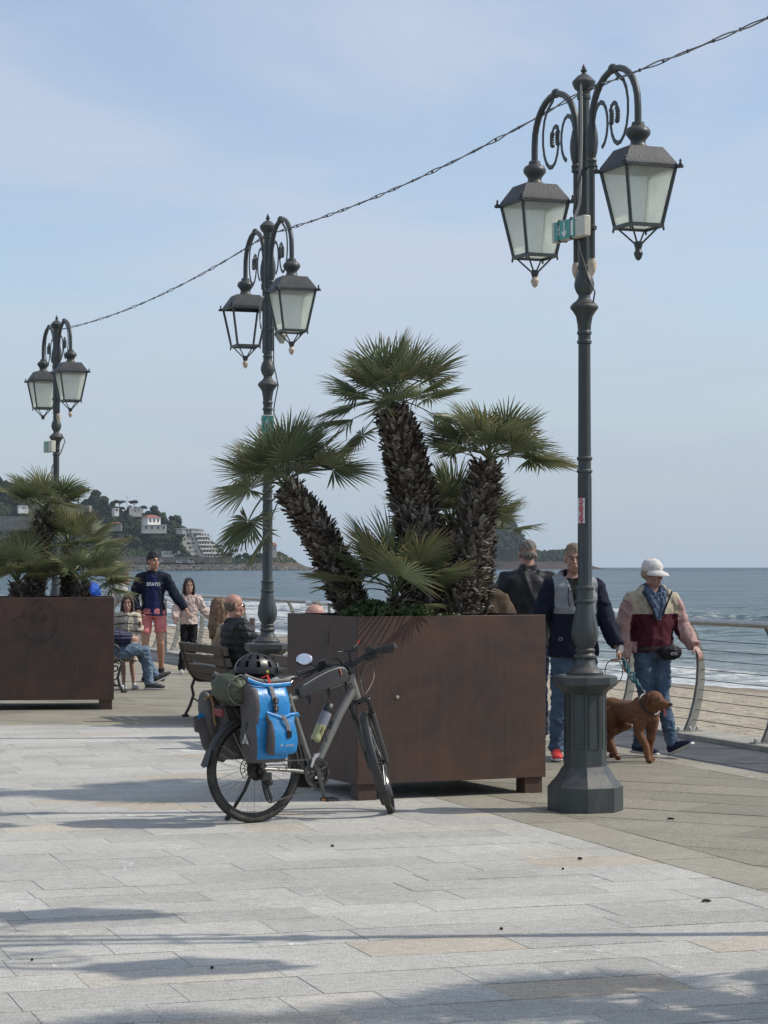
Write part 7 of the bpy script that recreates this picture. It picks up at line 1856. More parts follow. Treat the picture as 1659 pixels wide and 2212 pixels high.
# ------------------------------------------------------------------ the dog
dg_ = thing('dog', 'rusty brown dog on a teal lead, tongue out, walking right', 'dog', pos(1358, 19.7), R(-55)); dg_.scale = (0.9, 0.9, 0.9)
D = MB()
D.tube([(-0.33, 0, 0.50), (-0.27, 0, 0.485), (-0.12, 0, 0.475), (0.06, 0, 0.455), (0.20, 0, 0.455), (0.28, 0, 0.475), (0.32, 0, 0.50)], [(0.065, 0.07), (0.102, 0.112), (0.086, 0.098), (0.112, 0.142), (0.126, 0.165), (0.105, 0.135), (0.06, 0.08)], 18, up=(0, -1, 0))
D.tube([(0.18, 0, 0.49), (0.285, 0.0, 0.535), (0.345, -0.01, 0.575)], [0.125, 0.112, 0.098], 14)                                  # neck
HD = Vector((0.375, -0.01, 0.590)); hd_ = Vector((0.95, 0.26, -0.14)).normalized()
Md = Matrix((hd_, Vector((0, 0, 1)).cross(hd_).normalized(), hd_.cross(Vector((0, 0, 1)).cross(hd_).normalized()).normalized())).transposed()
def dh(x, y, z): return HD + Md @ Vector((x, y, z))
D.ell(dh(-0.01, 0, 0.0), (0.094, 0.088, 0.080), 16, 12, M=Md); D.ell(dh(0.03, 0, -0.03), (0.07, 0.075, 0.055), 14, 10, M=Md)
D.tube([dh(0.03, 0, -0.004), dh(0.09, 0, -0.022), dh(0.145, 0, -0.026), dh(0.165, 0, -0.026)], [(0.062, 0.055), (0.046, 0.042), (0.040, 0.035), (0.026, 0.025)], 14)
D.tube([dh(0.0, 0, -0.045), dh(0.06, 0, -0.075), dh(0.115, 0, -0.095)], [(0.042, 0.022), (0.028, 0.014), (0.020, 0.010)], 12)        # open jaw
for s_ in (-1, 1):
    D.ell(dh(0.038, 0.034 * s_, 0.030), 0.017, 10, 8)
    D.tube([(-0.245, 0.065 * s_, 0.48), (-0.20 + 0.02 * s_, 0.075 * s_, 0.36), (-0.175 + 0.05 * s_, 0.075 * s_, 0.29)], [0.105, 0.088, 0.058], 12)
hl = (((-0.15, -0.075, 0.31), (-0.19, -0.075, 0.19), (-0.115, -0.07, 0.045), (-0.085, -0.07, 0.022)), ((-0.215, 0.075, 0.30), (-0.36, 0.075, 0.21), (-0.37, 0.07, 0.05), (-0.335, 0.07, 0.022)))
for K_, H_, P_, T_ in hl: D.tube([K_, H_, P_], [0.056, 0.033, 0.027], 10); D.ell(Vector(T_) + Vector((0.005, 0, 0)), (0.042, 0.028, 0.022), 12, 8)
fl_ = (((0.245, -0.08, 0.40), (0.235, -0.085, 0.27), (0.325, -0.075, 0.15), (0.345, -0.07, 0.045), (0.365, -0.07, 0.024)), ((0.23, 0.08, 0.40), (0.22, 0.085, 0.27), (0.205, 0.08, 0.15), (0.20, 0.075, 0.045), (0.225, 0.075, 0.024)))
for S_, E_, W_, P_, T_ in fl_: D.tube([S_, E_, W_, P_], [0.075, 0.050, 0.036, 0.031], 10); D.ell(Vector(T_), (0.044, 0.031, 0.024), 12, 8); [D.ell(Vector(T_) + Vector((0.034, 0.012 * (j_ - 1), -0.004)), (0.012, 0.008, 0.012), 8, 6) for j_ in (0, 1, 2)]
D.tube([(-0.31, 0, 0.51), (-0.37, 0, 0.54), (-0.40, 0.0, 0.62), (-0.395, 0, 0.70)], [0.032, 0.024, 0.017, 0.008], 10)
M_FUR = mat('rusty_fur', (0.105, 0.043, 0.021), rough=0.75, spec=0.25, col2=(0.195, 0.092, 0.048), vscale=5, bump=0.25, bscale=160, stretch=(1, 2.5, 2.5))
fuse('body', D, 0.007, M_FUR, dg_, 4)
for s_ in (-1, 1):
    e_ = MB(); e_.tube([dh(-0.025, 0.068 * s_, 0.062), dh(-0.035, 0.094 * s_, 0.030), dh(-0.030, 0.102 * s_, -0.035), dh(-0.020, 0.098 * s_, -0.080)], [(0.014, 0.010), (0.034, 0.010), (0.032, 0.009), (0.010, 0.006)], 10, up=(0, 1, 0)); fuse('ear', e_, 0.005, mat('ear_fur', (0.085, 0.030, 0.014), rough=0.8), dg_, 1)
en = MB(); en.ell(dh(0.180, 0, -0.012), (0.016, 0.021, 0.016), 10, 8); en.build('nose', mat('dog_nose', (0.015, 0.012, 0.012), rough=0.3), dg_)
en = MB(); [en.ell(dh(0.070, 0.042 * s_, 0.028), 0.009, 8, 6) for s_ in (-1, 1)]; en.build('eye', mat('dog_eye', (0.02, 0.01, 0.006), rough=0.15), dg_)
en = MB(); en.tube([dh(0.02, 0, -0.05), dh(0.075, 0, -0.058), dh(0.12, -0.004, -0.072), dh(0.135, -0.008, -0.105), dh(0.130, -0.010, -0.135)], [(0.018, 0.005), (0.021, 0.005), (0.021, 0.005), (0.019, 0.004), (0.012, 0.003)], 10, up=(0, 1, 0)); en.build('tongue', mat('tongue_pink', (0.50, 0.16, 0.17), rough=0.35), dg_)
cN = Vector((0.30, -0.003, 0.545)); cd = Vector((0.80, 0, 0.55)).normalized(); cx_, cy_, _ = frame_from(cd)
MB().tube([cN + cx_ * 0.112 * math.cos(R(a)) + cy_ * 0.112 * math.sin(R(a)) for a in range(0, 360, 18)], [(0.012, 0.003)] * 20, 8, up=cd, closed=True).build('collar', M_BLK, dg_)
# lead: from the man's hand to the collar
hw = Matrix.Rotation(R(10), 3, 'Z') @ (Vector((0.350, -0.155, 0.83)) * (1.845 / 1.75)) + Vector(pos(1243, 19.8)); cw = Matrix.Rotation(R(-55), 3, 'Z') @ ((cN + Vector((-0.075, 0, 0.095))) * 0.9) + Vector(pos(1358, 19.7))
ld = thing('dog_lead', 'braided teal dog lead hanging in loops from the man\'s hand to the dog', 'lead', hw)
rel = cw - hw
for j_ in range(3):
    P = []
    for i in range(25):
        u_ = i / 24; w_ = 0.020 * math.sin(math.pi * u_) * (1 + j_ * 0.3); P.append(rel * u_ * 0.80 + Vector((0, 0, -0.02 * math.sin(math.pi * u_))) + Vector((w_ * math.cos(u_ * 9 + j_ * 2.1), 0.5 * w_, w_ * math.sin(u_ * 9 + j_ * 2.1))))
    MB().tube(P, [(0.009, 0.005)] * 25, 8).build('strand', mat('teal_webbing', (0.018, 0.105, 0.13), rough=0.7, var=0.3, vscale=60), ld)
MB().tube([rel * 0.80, rel * 0.90], 0.006, 8).build('end', mat('teal_webbing', (0, 0, 0)), ld)
MB().tube([rel * 0.90, rel * 0.93 + Vector((0.01, 0, 0)), rel], [0.006, 0.009, 0.005], 8).build('snap_hook', M_STEEL, ld)
lpq = MB(); lpq.tube([Vector((0, 0, -0.02)) + Vector((-0.075 + 0.075 * math.cos(R(a)), 0.0, -0.10 + 0.10 * math.sin(R(a)) * (1 if a < 180 else 1.1))) for a in range(0, 360, 18)], [(0.004, 0.009)] * 20, 8, up=(0, 1, 0), closed=True); lpq.build('loop', mat('dark_webbing', (0.012, 0.018, 0.035), rough=0.6), ld)
# ------------------------------------------------------------------ headland on the left, island on the right
M_HILL = mat('hill_ground', (0.12, 0.11, 0.07), rough=0.95, spec=0.1)
nt, b = nodes_of(M_HILL); p = wpos(nt)
veg = add_noise(nt, p, 0.05, 6, 0.65); rk = add_noise(nt, mapping(nt, p, (1, 1, 2.5)), 0.22, 7, 0.72, 0.6); rocky = attr(nt, 'rock')
c = ramp(nt, rk, [(0.38, (0.06, 0.046, 0.034)), (0.50, (0.115, 0.088, 0.062)), (0.62, (0.195, 0.152, 0.112))])
g = ramp(nt, add_noise(nt, p, 0.35, 6, 0.7), [(0.35, (0.014, 0.022, 0.011)), (0.65, (0.036, 0.048, 0.022))])
f = mth(nt, 'SUBTRACT', mapr(nt, veg, 0.36, 0.52, 0.35, 1), rocky)
nt.links.new(mixc(nt, mapr(nt, f, 0.0, 0.6, 0, 1), c, g), b.inputs['Base Color'])
bumpn(nt, b, mth(nt, 'ADD', rk, veg), 1.0, 3.0)
HY = 2000.0; PX = HY / F
SKY_H = [(-260, 985), (-100, 1012), (-40, 1030), (0, 1042), (30, 1058), (60, 1072), (100, 1082), (150, 1092), (200, 1097), (240, 1104), (300, 1112), (340, 1124), (370, 1134), (395, 1146), (430, 1158), (455, 1180), (480, 1205), (500, 1208), (520, 1205), (545, 1201), (562, 1202), (578, 1196), (592, 1192), (606, 1198), (622, 1207), (636, 1216), (650, 1222.5), (664, 1226), (680, 1230), (700, 1236)]
shx = np.array([(a - 829.5) * 2120 / F for a, _ in SKY_H]); shh = np.array([EYE + (1225 - y_) * 2120 / F for _, y_ in SKY_H])
def hill_h(X, Y):
    H = np.interp(X, shx, shh, left=shh[0], right=-6)
    t = np.clip((Y - (HY + 8)) / 165, 0, 1); prof = t ** 0.82
    low = np.clip((Y - HY) / 10, 0, 1) * 4.2
    back = np.clip(1 - (Y - 2230) / 500, 0.0, 1)
    z = SEA_Z - 3 + (np.minimum(H, 1e3) - SEA_Z + 3) * prof * back
    nz = 2.4 * vnoise(X * 0.05, Y * 0.05, 11, 4) * np.clip(H / 20, 0, 1) * np.clip(t * 3, 0, 1)
    z = z + nz
    shelf = (X < (497 - 829.5) * 2000 / F) & (Y < HY + 34)
    z = np.where((X < (560 - 829.5) * 2000 / F), np.maximum(z, np.where(Y > HY + 12, 3.6, SEA_Z - 3 + (Y - HY) * 0.7)), z)
    return z
def terr(X, Y): return float(hill_h(np.array([X]), np.array([Y]))[0])
xs = np.linspace((-260 - 829.5) * 2120 / F, (712 - 829.5) * 2120 / F, 300); ys = np.concatenate([np.linspace(HY - 3, HY + 60, 22), np.linspace(HY + 64, 2230, 40), np.linspace(2250, 2800, 10)])
Yg, Xg = np.meshgrid(ys, xs, indexing='ij'); Zg = hill_h(Xg, Yg)
xpx = Xg / Yg * F + 829.5
rock = np.clip((xpx - 515) / 40, 0, 0.9) * 0.9 + np.clip(1 - (Zg - 3) / 3, 0, 1) * 0.8 - 0.35 * np.clip(1 - np.abs(xpx - 545) / 40, 0, 1)
hill = link('headland', grid_mesh('headland', Xg, Yg, Zg, M_HILL, {'rock': np.clip(rock, 0, 1)})); tag(hill, kind='structure')
def hit(x, y, y0=HY + 1, y1=2240):
    """first point of the headland met by the view ray through a picture position"""
    d = ray(x, y); Y = y0
    while Y < y1:
        X, Z = d.x * Y / d.y, EYE + d.z * Y / d.y
        if terr(X, Y) >= Z: return Vector((X, Y, terr(X, Y)))
        Y += 2.0
    return Vector((d.x * y1 / d.y, y1, EYE + d.z * y1 / d.y))

# pines
M_PINE = mat('pine_crown', (0.020, 0.032, 0.016), rough=0.9, spec=0.1)
nt, b = nodes_of(M_PINE); pobj = nt.nodes.new('ShaderNodeTexCoord').outputs['Object']; oi = nt.nodes.new('ShaderNodeObjectInfo')
cc = ramp(nt, mth(nt, 'ADD', mth(nt, 'MULTIPLY', add_noise(nt, pobj, 1.1, 6, 0.75), 0.75), mth(nt, 'MULTIPLY', oi.outputs['Random'], 0.25)), [(0.35, (0.014, 0.024, 0.014)), (0.55, (0.030, 0.046, 0.022)), (0.72, (0.062, 0.080, 0.036))]); nt.links.new(cc, b.inputs['Base Color'])
M_TRK = mat('pine_bark', (0.07, 0.055, 0.045), rough=0.95)
def crown_mesh(kind, seed):
    rg = random.Random(seed); mb = MB(); 
    blobs = []
    if kind == 'umbrella':
        for i in range(11): a = rg.uniform(0, 6.28); r_ = 3.6 * math.sqrt(rg.random()); blobs.append((r_ * math.cos(a), r_ * math.sin(a), 7.4 + rg.uniform(-0.4, 1.0) - r_ * 0.12, rg.uniform(1.1, 1.8), 0.62))
    elif kind == 'round':
        for i in range(13): a = rg.uniform(0, 6.28); z = rg.uniform(2.4, 8.3); r_ = 3.0 * math.sqrt(max(0.05, 1 - ((z - 5.2) / 3.8) ** 2)) * rg.uniform(0.5, 1); blobs.append((r_ * math.cos(a), r_ * math.sin(a), z, rg.uniform(1.2, 1.9), 0.9))
    else:
        for i in range(9): a = rg.uniform(0, 6.28); r_ = 2.2 * math.sqrt(rg.random()); blobs.append((r_ * math.cos(a), r_ * math.sin(a), 1.4 + rg.uniform(-0.3, 1.2), rg.uniform(0.8, 1.4), 0.8))
    for (x_, y_, z_, r_, fl_) in blobs:
        k = len(mb.v); mb.ell((x_, y_, z_), (r_, r_, r_ * fl_), 12, 8)
        for i in range(k, len(mb.v)):
            v = Vector(mb.v[i]); c = Vector((x_, y_, z_)); n_ = (v - c); d = 0.35 * mnoise.noise(v * 1.7) + 0.22 * mnoise.noise(v * 4.1); mb.v[i] = tuple(c + n_ * (1 + d))
        for q in range(16):          # loose leafy tufts break the outline
            n_ = Vector((rg.gauss(0, 1), rg.gauss(0, 1), rg.gauss(0.3, 0.9))).normalized(); p_ = Vector((x_, y_, z_)) + Vector((n_.x * r_, n_.y * r_, n_.z * r_ * fl_)); w_ = 0.32
            a_, b2, _ = frame_from(n_); mb.add([p_ - a_ * w_, p_ + b2 * w_, p_ + a_ * w_, p_ - b2 * w_ * 0.3 + n_ * 0.35], [(0, 1, 2, 3), (0, 3, 1)])
    return mb.mesh('crown', M_PINE, 80)
def trunk_mesh(kind, seed):
    rg = random.Random(seed); mb = MB(); h_ = 7.2 if kind == 'umbrella' else 4.0
    mb.tube([(0, 0, -1.5), (rg.uniform(-.3, .3), 0, h_ * 0.5), (rg.uniform(-.5, .5), 0, h_)], [0.30, 0.24, 0.14], 7)
    for i in range(4): a = rg.uniform(0, 6.28); mb.tube([(0, 0, h_ * 0.6), (1.6 * math.cos(a), 1.6 * math.sin(a), h_ * 0.92)], [0.13, 0.05], 5)
    return mb.mesh('trunk', M_TRK, 80)
TREES = {k: [(crown_mesh(k, 100 + i * 7), trunk_mesh(k, 50 + i)) for i in range(3)] for k in ('umbrella', 'round', 'bush')}
rt = random.Random(77)
def tree(kind, P, sc, label, group):
    cm, tm = rt.choice(TREES[kind]); t = thing('pine_tree' if kind == 'umbrella' else ('tree' if kind == 'round' else 'bush'), label, 'tree' if kind != 'bush' else 'bush', P, rt.uniform(0, 6.28), group)
    t.scale = (sc * rt.uniform(0.9, 1.15), sc * rt.uniform(0.9, 1.15), sc * rt.uniform(0.92, 1.08))
    link('crown', cm, t)
    if kind != 'bush': link('trunk', tm, t)
    return t
def ridge_tree(kind, x, ytop, wpx, label):
    Hm = 9.2 if kind == 'umbrella' else (9.6 if kind == 'round' else 3.4); W = {'umbrella': 9.5, 'round': 8.0, 'bush': 6.0}[kind]
    Y = 2150; sc = wpx * Y / F / W; X = (x - 829.5) * Y / F; z = EYE + (1225 - ytop) * Y / F - Hm * sc
    return tree(kind, (X, Y, z), sc, label, 'trees on the headland')
for kind, x, yt, w, lab in (('umbrella', 258, 1078, 26, 'umbrella pine alone on the skyline left of the aerial mast'), ('umbrella', 290, 1080, 24, 'second umbrella pine on the skyline, right of the aerial mast'), ('umbrella', 170, 1052, 44, 'broad umbrella pine leaning on the skyline by the parked cars'), ('round', 212, 1058, 40, 'tall dark round tree at the right of the parked cars'), ('umbrella', 385, 1148, 24, 'flat pine crown right above the terraced apartment block'),
                               ('round', 330, 1094, 34, 'dark tree on the skyline above the white villa'), ('round', 350, 1106, 30, 'dark tree sloping down right of the white villa'), ('umbrella', 474, 1176, 16, 'small flat pine beyond the terraced apartment block'), ('umbrella', 505, 1187, 20, 'dark flat pine leaning right above the rocky point'), ('round', 492, 1189, 26, 'grey green tree above the shore right of the apartment block'), ('bush', 533, 1196, 26, 'dark scrub on the rocky point left of the middle lamp'), ('bush', 516, 1198, 20, 'scrub clump at the neck of the rocky point'), ('bush', 564, 1195, 22, 'dark bush by the watch tower on the point')):
    ridge_tree(kind, x, yt, w, lab)
# wooded slopes: individuals placed on the ground seen in the picture
places = []
for i in range(2600):
    x = rt.uniform(-60, 470); ytop_ = float(np.interp(x, [a for a, _ in SKY_H], [y_ for _, y_ in SKY_H])); y = rt.uniform(ytop_ + 1, 1200)
    dens = 1.0
    if y > 1196: continue
    if x < 130 and 1092 < y < 1142: dens = 0.10          # walls and terraces
    if 60 < x < 260 and 1080 < y < 1108: dens = 0.22
    if 308 < x < 366 and 1112 < y < 1148: dens = 0.05
    if 382 < x < 478 and y > 1142: dens = 0.03
    if 300 < x < 400 and y > 1186: dens = 0.3
    if rt.random() > dens: continue
    if any(abs(x - a) < 6.5 and abs(y - b2) < 4.2 for a, b2 in places): continue
    places.append((x, y))
    if len(places) > 285: break
for i, (x, y) in enumerate(sorted(places)):
    P = hit(x, y); k = 'round' if rt.random() < 0.62 else ('umbrella' if rt.random() < 0.5 else 'bush')
    zone = 'behind the left planter palms' if x < 200 else ('below the red roofed villa' if y > 1142 and x > 290 else ('left of the red roofed villa' if x < 310 else ('between the villa and the terraced block' if x < 385 else 'around the terraced apartment block')))
    zone = zone if y < 1180 else 'just above the shore road ' + ('on the left' if x < 250 else 'below the villa')
    nm = {'round': 'dark round tree', 'umbrella': 'flat crowned pine', 'bush': 'low dark bush'}[k]
    tree(k, (P.x, P.y, P.z - 0.6), rt.uniform(0.85, 1.45), nm + ' on the headland ' + zone, nm.replace('tree', 'trees').replace('pine', 'pines').replace('bush', 'bushes') + ' ' + zone)

# undergrowth between the trees
ico0 = [(0, 0, 1), (0.9, 0, 0.3), (0.28, 0.85, 0.35), (-0.72, 0.5, 0.3), (-0.72, -0.5, 0.35), (0.28, -0.85, 0.3), (0.7, 0.5, -0.5), (-0.3, 0.9, -0.5), (-0.9, 0, -0.5), (-0.3, -0.9, -0.5), (0.7, -0.5, -0.5)]
icf0 = [(0, 1, 2), (0, 2, 3), (0, 3, 4), (0, 4, 5), (0, 5, 1), (1, 6, 2), (2, 7, 3), (3, 8, 4), (4, 9, 5), (5, 10, 1), (2, 6, 7), (3, 7, 8), (4, 8, 9), (5, 9, 10), (1, 10, 6)]
ug = MB(); rg = random.Random(31); NU = 9000
ux = np.array([rg.uniform(-80, 640) for _ in range(NU)]); uY = np.array([rg.uniform(HY + 30, 2200) for _ in range(NU)]); uX = (ux - 829.5) * uY / F; uZ = hill_h(uX, uY)
for i in range(NU):
    x_, X_, Y_, z_ = ux[i], uX[i], uY[i], uZ[i]
    if z_ < 5 or (x_ > 500 and rg.random() < 0.62) or (380 < x_ < 480 and Y_ < 2075) or (300 < x_ < 366 and Y_ < 2082 and Y_ > 2050): continue
    pyy = 1225 - (z_ - EYE) * F / Y_
    if x_ < 130 and 1092 < pyy < 1142 and rg.random() < 0.8: continue
    s_ = rg.uniform(1.0, 2.9) * (0.55 if x_ > 500 else 1); Mx = Matrix.Rotation(rg.uniform(0, 6), 3, 'Z') @ Matrix.Diagonal((s_, s_ * rg.uniform(0.7, 1.2), s_ * rg.uniform(0.6, 1.0))); o = Vector((X_, Y_, z_ + s_ * 0.2)); ug.add([o + Mx @ Vector(q_) * rg.uniform(0.85, 1.15) for q_ in ico0], icf0)
tag(ug.build('undergrowth', M_PINE, None, 80), 'dark scrub and woodland covering the headland slope', 'woodland', kind='stuff')

# buildings on the headland
M_WALLW = mat('wall_white', (0.72, 0.70, 0.65), rough=0.8, var=0.08, vscale=0.4); M_WALLC = mat('wall_cream', (0.50, 0.47, 0.41), rough=0.85, var=0.12, vscale=0.4); M_WALLG = mat('wall_greybeige', (0.30, 0.275, 0.235), rough=0.85, var=0.15, vscale=0.3)
M_DARKW = mat('window_dark', (0.03, 0.035, 0.045), rough=0.15); M_ROOFT = mat('roof_tiles', (0.30, 0.11, 0.075), rough=0.85, var=0.15, vscale=0.8); M_STONEW = mat('retaining_stone', (0.235, 0.205, 0.165), rough=0.95, var=0.3, vscale=0.25, bump=0.6, bscale=0.8)
def place(x, y, Y): return Vector(((x - 829.5) * Y / F, Y, EYE + (1225 - y) * Y / F))
def pxm(Y): return Y / F
def house(name, label, x0, x1, ytop, ybot, Y, depth, wall, rz=0.0, roof=None, wins=(), cat='house', roofh=0):
    k = pxm(Y); c = place((x0 + x1) / 2, ybot, Y); W = (x1 - x0) * k; Hh = (ybot - ytop) * k
    t = thing(name, label, cat, (c.x, c.y, c.z - 3), rz, None)
    MB().box((0, depth / 2, (Hh + 3) / 2), (W, depth, Hh + 3)).build('wall', wall, t)
    if roof == 'tile':
        rh = roofh * k; mb = MB(); e = 0.8; z0 = Hh + 3
        mb.add([(-W / 2 - e, -e, z0), (W / 2 + e, -e, z0), (W / 2 + e, depth + e, z0), (-W / 2 - e, depth + e, z0), (-W / 4, depth / 2, z0 + rh), (W / 4, depth / 2, z0 + rh)], [(0, 1, 5, 4), (1, 2, 5), (2, 3, 4, 5), (3, 0, 4), (3, 2, 1, 0)]); mb.build('roof', M_ROOFT, t, None)
    else: MB().box((0, depth / 2, Hh + 3.15), (W + 0.9, depth + 0.9, 0.35)).build('roof', M_WALLW, t)
    for (fx, fz, fw_, fh) in wins:
        f_ = MB().box((-W / 2 + fx * W, -0.06, 3 + fz * Hh), (fw_ * W, 0.18, fh * Hh)).build('window', M_WALLC if wall is M_WALLW else M_WALLW, t)
        MB().box((-W / 2 + fx * W, -0.18, 3 + fz * Hh), (fw_ * W * 0.82, 0.10, fh * Hh * 0.85)).build('pane', M_DARKW, f_)
    return t
for i, (x, y) in enumerate(((386, 1158), (388, 1170), (392, 1180), (399, 1190), (406, 1197), (414, 1203), (381, 1182), (375, 1172), (423, 1206), (389, 1198))):
    P = place(x, y, 2026); tree('round', (P.x, P.y, P.z - 8), rt.uniform(0.8, 1.2), 'dark round tree in front of the left side of the terraced block', 'dark round trees before the terraced block')
# terraced apartment block stepping down to the right
blk = thing('apartment_block', 'cream apartment block stepping down the slope in white balconied terraces', 'building', place(391, 1214, 2035), R(22)); blk.scale = (1.05, 1, 1)
kb = pxm(2035); floors = [(1142, 390, 418, 439), (1151, 390, 422, 451), (1160, 390, 425, 453), (1169, 390, 428, 458), (1178, 390, 432, 463), (1187, 390, 437, 469), (1196, 390, 440, 471), (1205, 390, 442, 473)]
wl = MB()
for i, (yt, xl, xm, xr) in enumerate(floors):
    z1 = (1214 - yt) * kb; hgt = 9 * kb; xa, xb = (xl - 388) * kb, (xm - 388) * kb
    MB().box(((xa + xb) / 2, 9, z1 - hgt / 2), (xb - xa, 18, hgt)).build('storey', M_WALLC, blk)
    xc = (xr - 388) * kb
    MB().box(((xb + xc) / 2 - 0.5, 9.4, z1 - hgt / 2 - 0.2), (xc - xb - 1.0, 14, hgt - 0.5)).build('bay', M_WALLW, blk)
    bal = MB().box(((xb + xc) / 2, 0.8, z1 - hgt + 0.2), (xc - xb + 2.0, 6.0, 0.35)).build('balcony', M_WALLW, blk)
    MB().box(((xb + xc) / 2, -2.1, z1 - hgt + 0.85), (xc - xb + 2.0, 0.18, 1.0)).build('parapet', M_WALLW, bal)
    n_ = 5
    for j in range(4):
        if (i + j) % 3: MB().box((xa + (j + 0.7) * (xb - xa) / 4.2, -0.06, z1 - hgt / 2), (1.5, 0.14, 1.7)).build('window', M_DARKW, blk)
    for j in range(n_):
        xw = xb + (xc - xb) * (j + 0.5) / n_; wd_ = MB().box((xw, 2.33, z1 - hgt / 2 + 0.1), ((xc - xb) / n_ * 0.55, 0.12, hgt * 0.58)).build('window', M_DARKW, blk)
    if i in (1, 3, 5):
        for j in range(3 if i == 1 else 2): MB().box((xa + (13 + 4.2 * j) * kb * 0.9, -0.06, z1 - hgt / 2), (0.9 if i == 1 else 1.3, 0.14, 4.4 if i == 1 else 1.6)).build('window', M_DARKW, blk)
rfp = MB(); rfp.box(((410 - 388) * kb, 9, (1214 - 1142) * kb + 0.2), (46 * kb, 19, 0.4)); rfp.build('roof', M_WALLW, blk)
house('villa', 'white two storey villa with a red tiled roof on the headland', 318, 348, 1118, 1134, 2085, 14, M_WALLW, 0.5, 'tile', [(0.2, 0.62, 0.14, 0.5), (0.5, 0.62, 0.14, 0.5), (0.8, 0.62, 0.14, 0.5)], roofh=6)
house('annex', 'pale ground floor terrace below the red roofed villa', 308, 360, 1134, 1145, 2078, 12, M_WALLC, 0.25, None, [(0.15, 0.5, 0.12, 0.6), (0.4, 0.5, 0.12, 0.6), (0.65, 0.5, 0.12, 0.6), (0.88, 0.5, 0.1, 0.6)])
house('cabin', 'white box shaped cabin on the terrace at the far left', 40, 61, 1093, 1101.5, 2090, 8, M_WALLW, 0.3, None, [(0.55, 0.5, 0.35, 0.3)])
house('house', 'small white house with a balcony below the skyline pines', 247, 257, 1098, 1108, 2095, 8, M_WALLW, 0.4, None, [(0.5, 0.6, 0.5, 0.4)])
house('house', 'low grey house between the skyline pines', 286, 306, 1098, 1109, 2110, 8, M_WALLC, 0.3, None, [(0.3, 0.5, 0.15, 0.4), (0.7, 0.5, 0.15, 0.4)])
house('house', 'small white house half hidden in trees left of the skyline pines', 279, 285, 1096, 1106, 2108, 6, M_WALLW, 0)
house('house', 'low brown roofed house in the woods above the young man', 233, 262, 1131, 1140, 2075, 9, M_WALLG, 0.05, 'tile', [(0.5, 0.5, 0.3, 0.4)], roofh=3)
house('house', 'cream row of houses with hedges left of the apartment block', 352, 381, 1191, 1202, 2030, 9, M_WALLW, 0.25, None, [(0.12 + 0.19 * i, 0.55, 0.09, 0.45) for i in range(5)])
house('house', 'pale house with dark openings just beside the apartment block', 384, 406, 1191, 1203, 2024, 6, M_WALLW, 0.25, None, [(0.15 + 0.23 * i, 0.5, 0.10, 0.5) for i in range(4)])
tw = house('watch_tower', 'old stone watch tower on top of the rocky point', 588, 597.5, 1178, 1198, 2120, 4.0, M_WALLG, 0.15, 'tile', [(0.55, 0.65, 0.35, 0.3)], 'tower', roofh=6)
tw.children[1].data.materials.clear(); tw.children[1].data.materials.append(M_WALLC)
def wall(label, x0, x1, yt, yb, Y, th=1.0):
    k = pxm(Y); c = place((x0 + x1) / 2, yb, Y); t = thing('retaining_wall', label, 'wall', (c.x, c.y, c.z - 2), 0, None)
    MB().box((0, th / 2, ((yb - yt) * k + 2) / 2), ((x1 - x0) * k, th, (yb - yt) * k + 2)).build('face', M_STONEW, t); MB().box((0, th / 2, (yb - yt) * k + 2.1), ((x1 - x0) * k, th + 0.3, 0.25)).build('coping', M_WALLG, t)
wall('tall grey brown retaining wall at the left edge of the headland', -40, 74, 1116, 1142, 2060, 30)
wall('upper retaining wall below the parked cars', 60, 192, 1092, 1101, 2098, 22)
wall('short stone wall in the trees beside the upper road', 150, 178, 1105, 1110, 2080, 6)
wall('long low sea wall along the shore road', 245, 500, 1203, 1211, 2022, 1.2)
def car(label, x, y, Y, L, Hc, m, van=False, group='vehicles on the headland'):
    t = thing('van' if van else 'car', label, 'van' if van else 'car', place(x, y, Y), 0, group)
    mb = MB(); prof = [(-L / 2, 0.3), (L / 2, 0.3), (L / 2, 0.8), (L / 2 * 0.9, 1.0), (L * 0.26, 1.05 if not van else Hc * 0.62), (L * 0.16 if not van else L * 0.34, Hc), (-L * (0.25 if not van else 0.49), Hc), (-L * 0.46, 1.05), (-L / 2, 0.9)]
    mb.extr(prof, (0, 0.9, 0), (1, 0, 0), (0, 0, 1), (0, 1, 0), 1.7); mb.build('body', m, t)
    MB().box((L * 0.0, -0.0, (Hc + 1.0) / 2), (L * 0.42, 0.08, (Hc - 1.0) * 0.6)).build('window', M_DARKW, t)
    for sx in (-0.32, 0.32): MB().lathe([(0.34, -0.1), (0.34, 0.1)], 12, (L * sx, 0.05, 0.34), M=Matrix.Rotation(R(90), 3, 'X')).build('wheel', M_RUB, t)
MW, MG_, MK = mat('car_white', (0.62, 0.62, 0.62), rough=0.3), mat('car_silver', (0.35, 0.36, 0.37), rough=0.3), mat('car_dark', (0.03, 0.035, 0.045), rough=0.3)
for i, (x, m_, v, lab) in enumerate(((69, MW, False, 'white car, leftmost of the row on the upper road'), (92, MG_, False, 'silver car behind the palm crown on the upper road'), (124, MG_, False, 'silver car on the upper road right of the palm'), (132, MW, False, 'small white car next to the camper van'), (148, MW, True, 'white camper van parked on the upper road'), (165, MK, False, 'dark car right of the camper van'), (175, MK, False, 'second dark car at the right end of the row'))):
    car(lab, x, 1091.8, 2100, 4.2 if not v else 6.0, 1.5 if not v else 2.7, m_, v)
car('white van on the shore road beside the young man\'s head', 345, 1214, 2014, 5.2, 2.3, MW, True); car('white van on the shore road below the terraced block', 387, 1216.5, 2012, 5.0, 2.2, MW, True); car('white van nearest the apartment block on the shore road', 413, 1216.5, 2012, 5.4, 2.4, MW, True); car('dark car on the shore road among the vans', 437, 1217, 2012, 4.2, 1.5, MK)
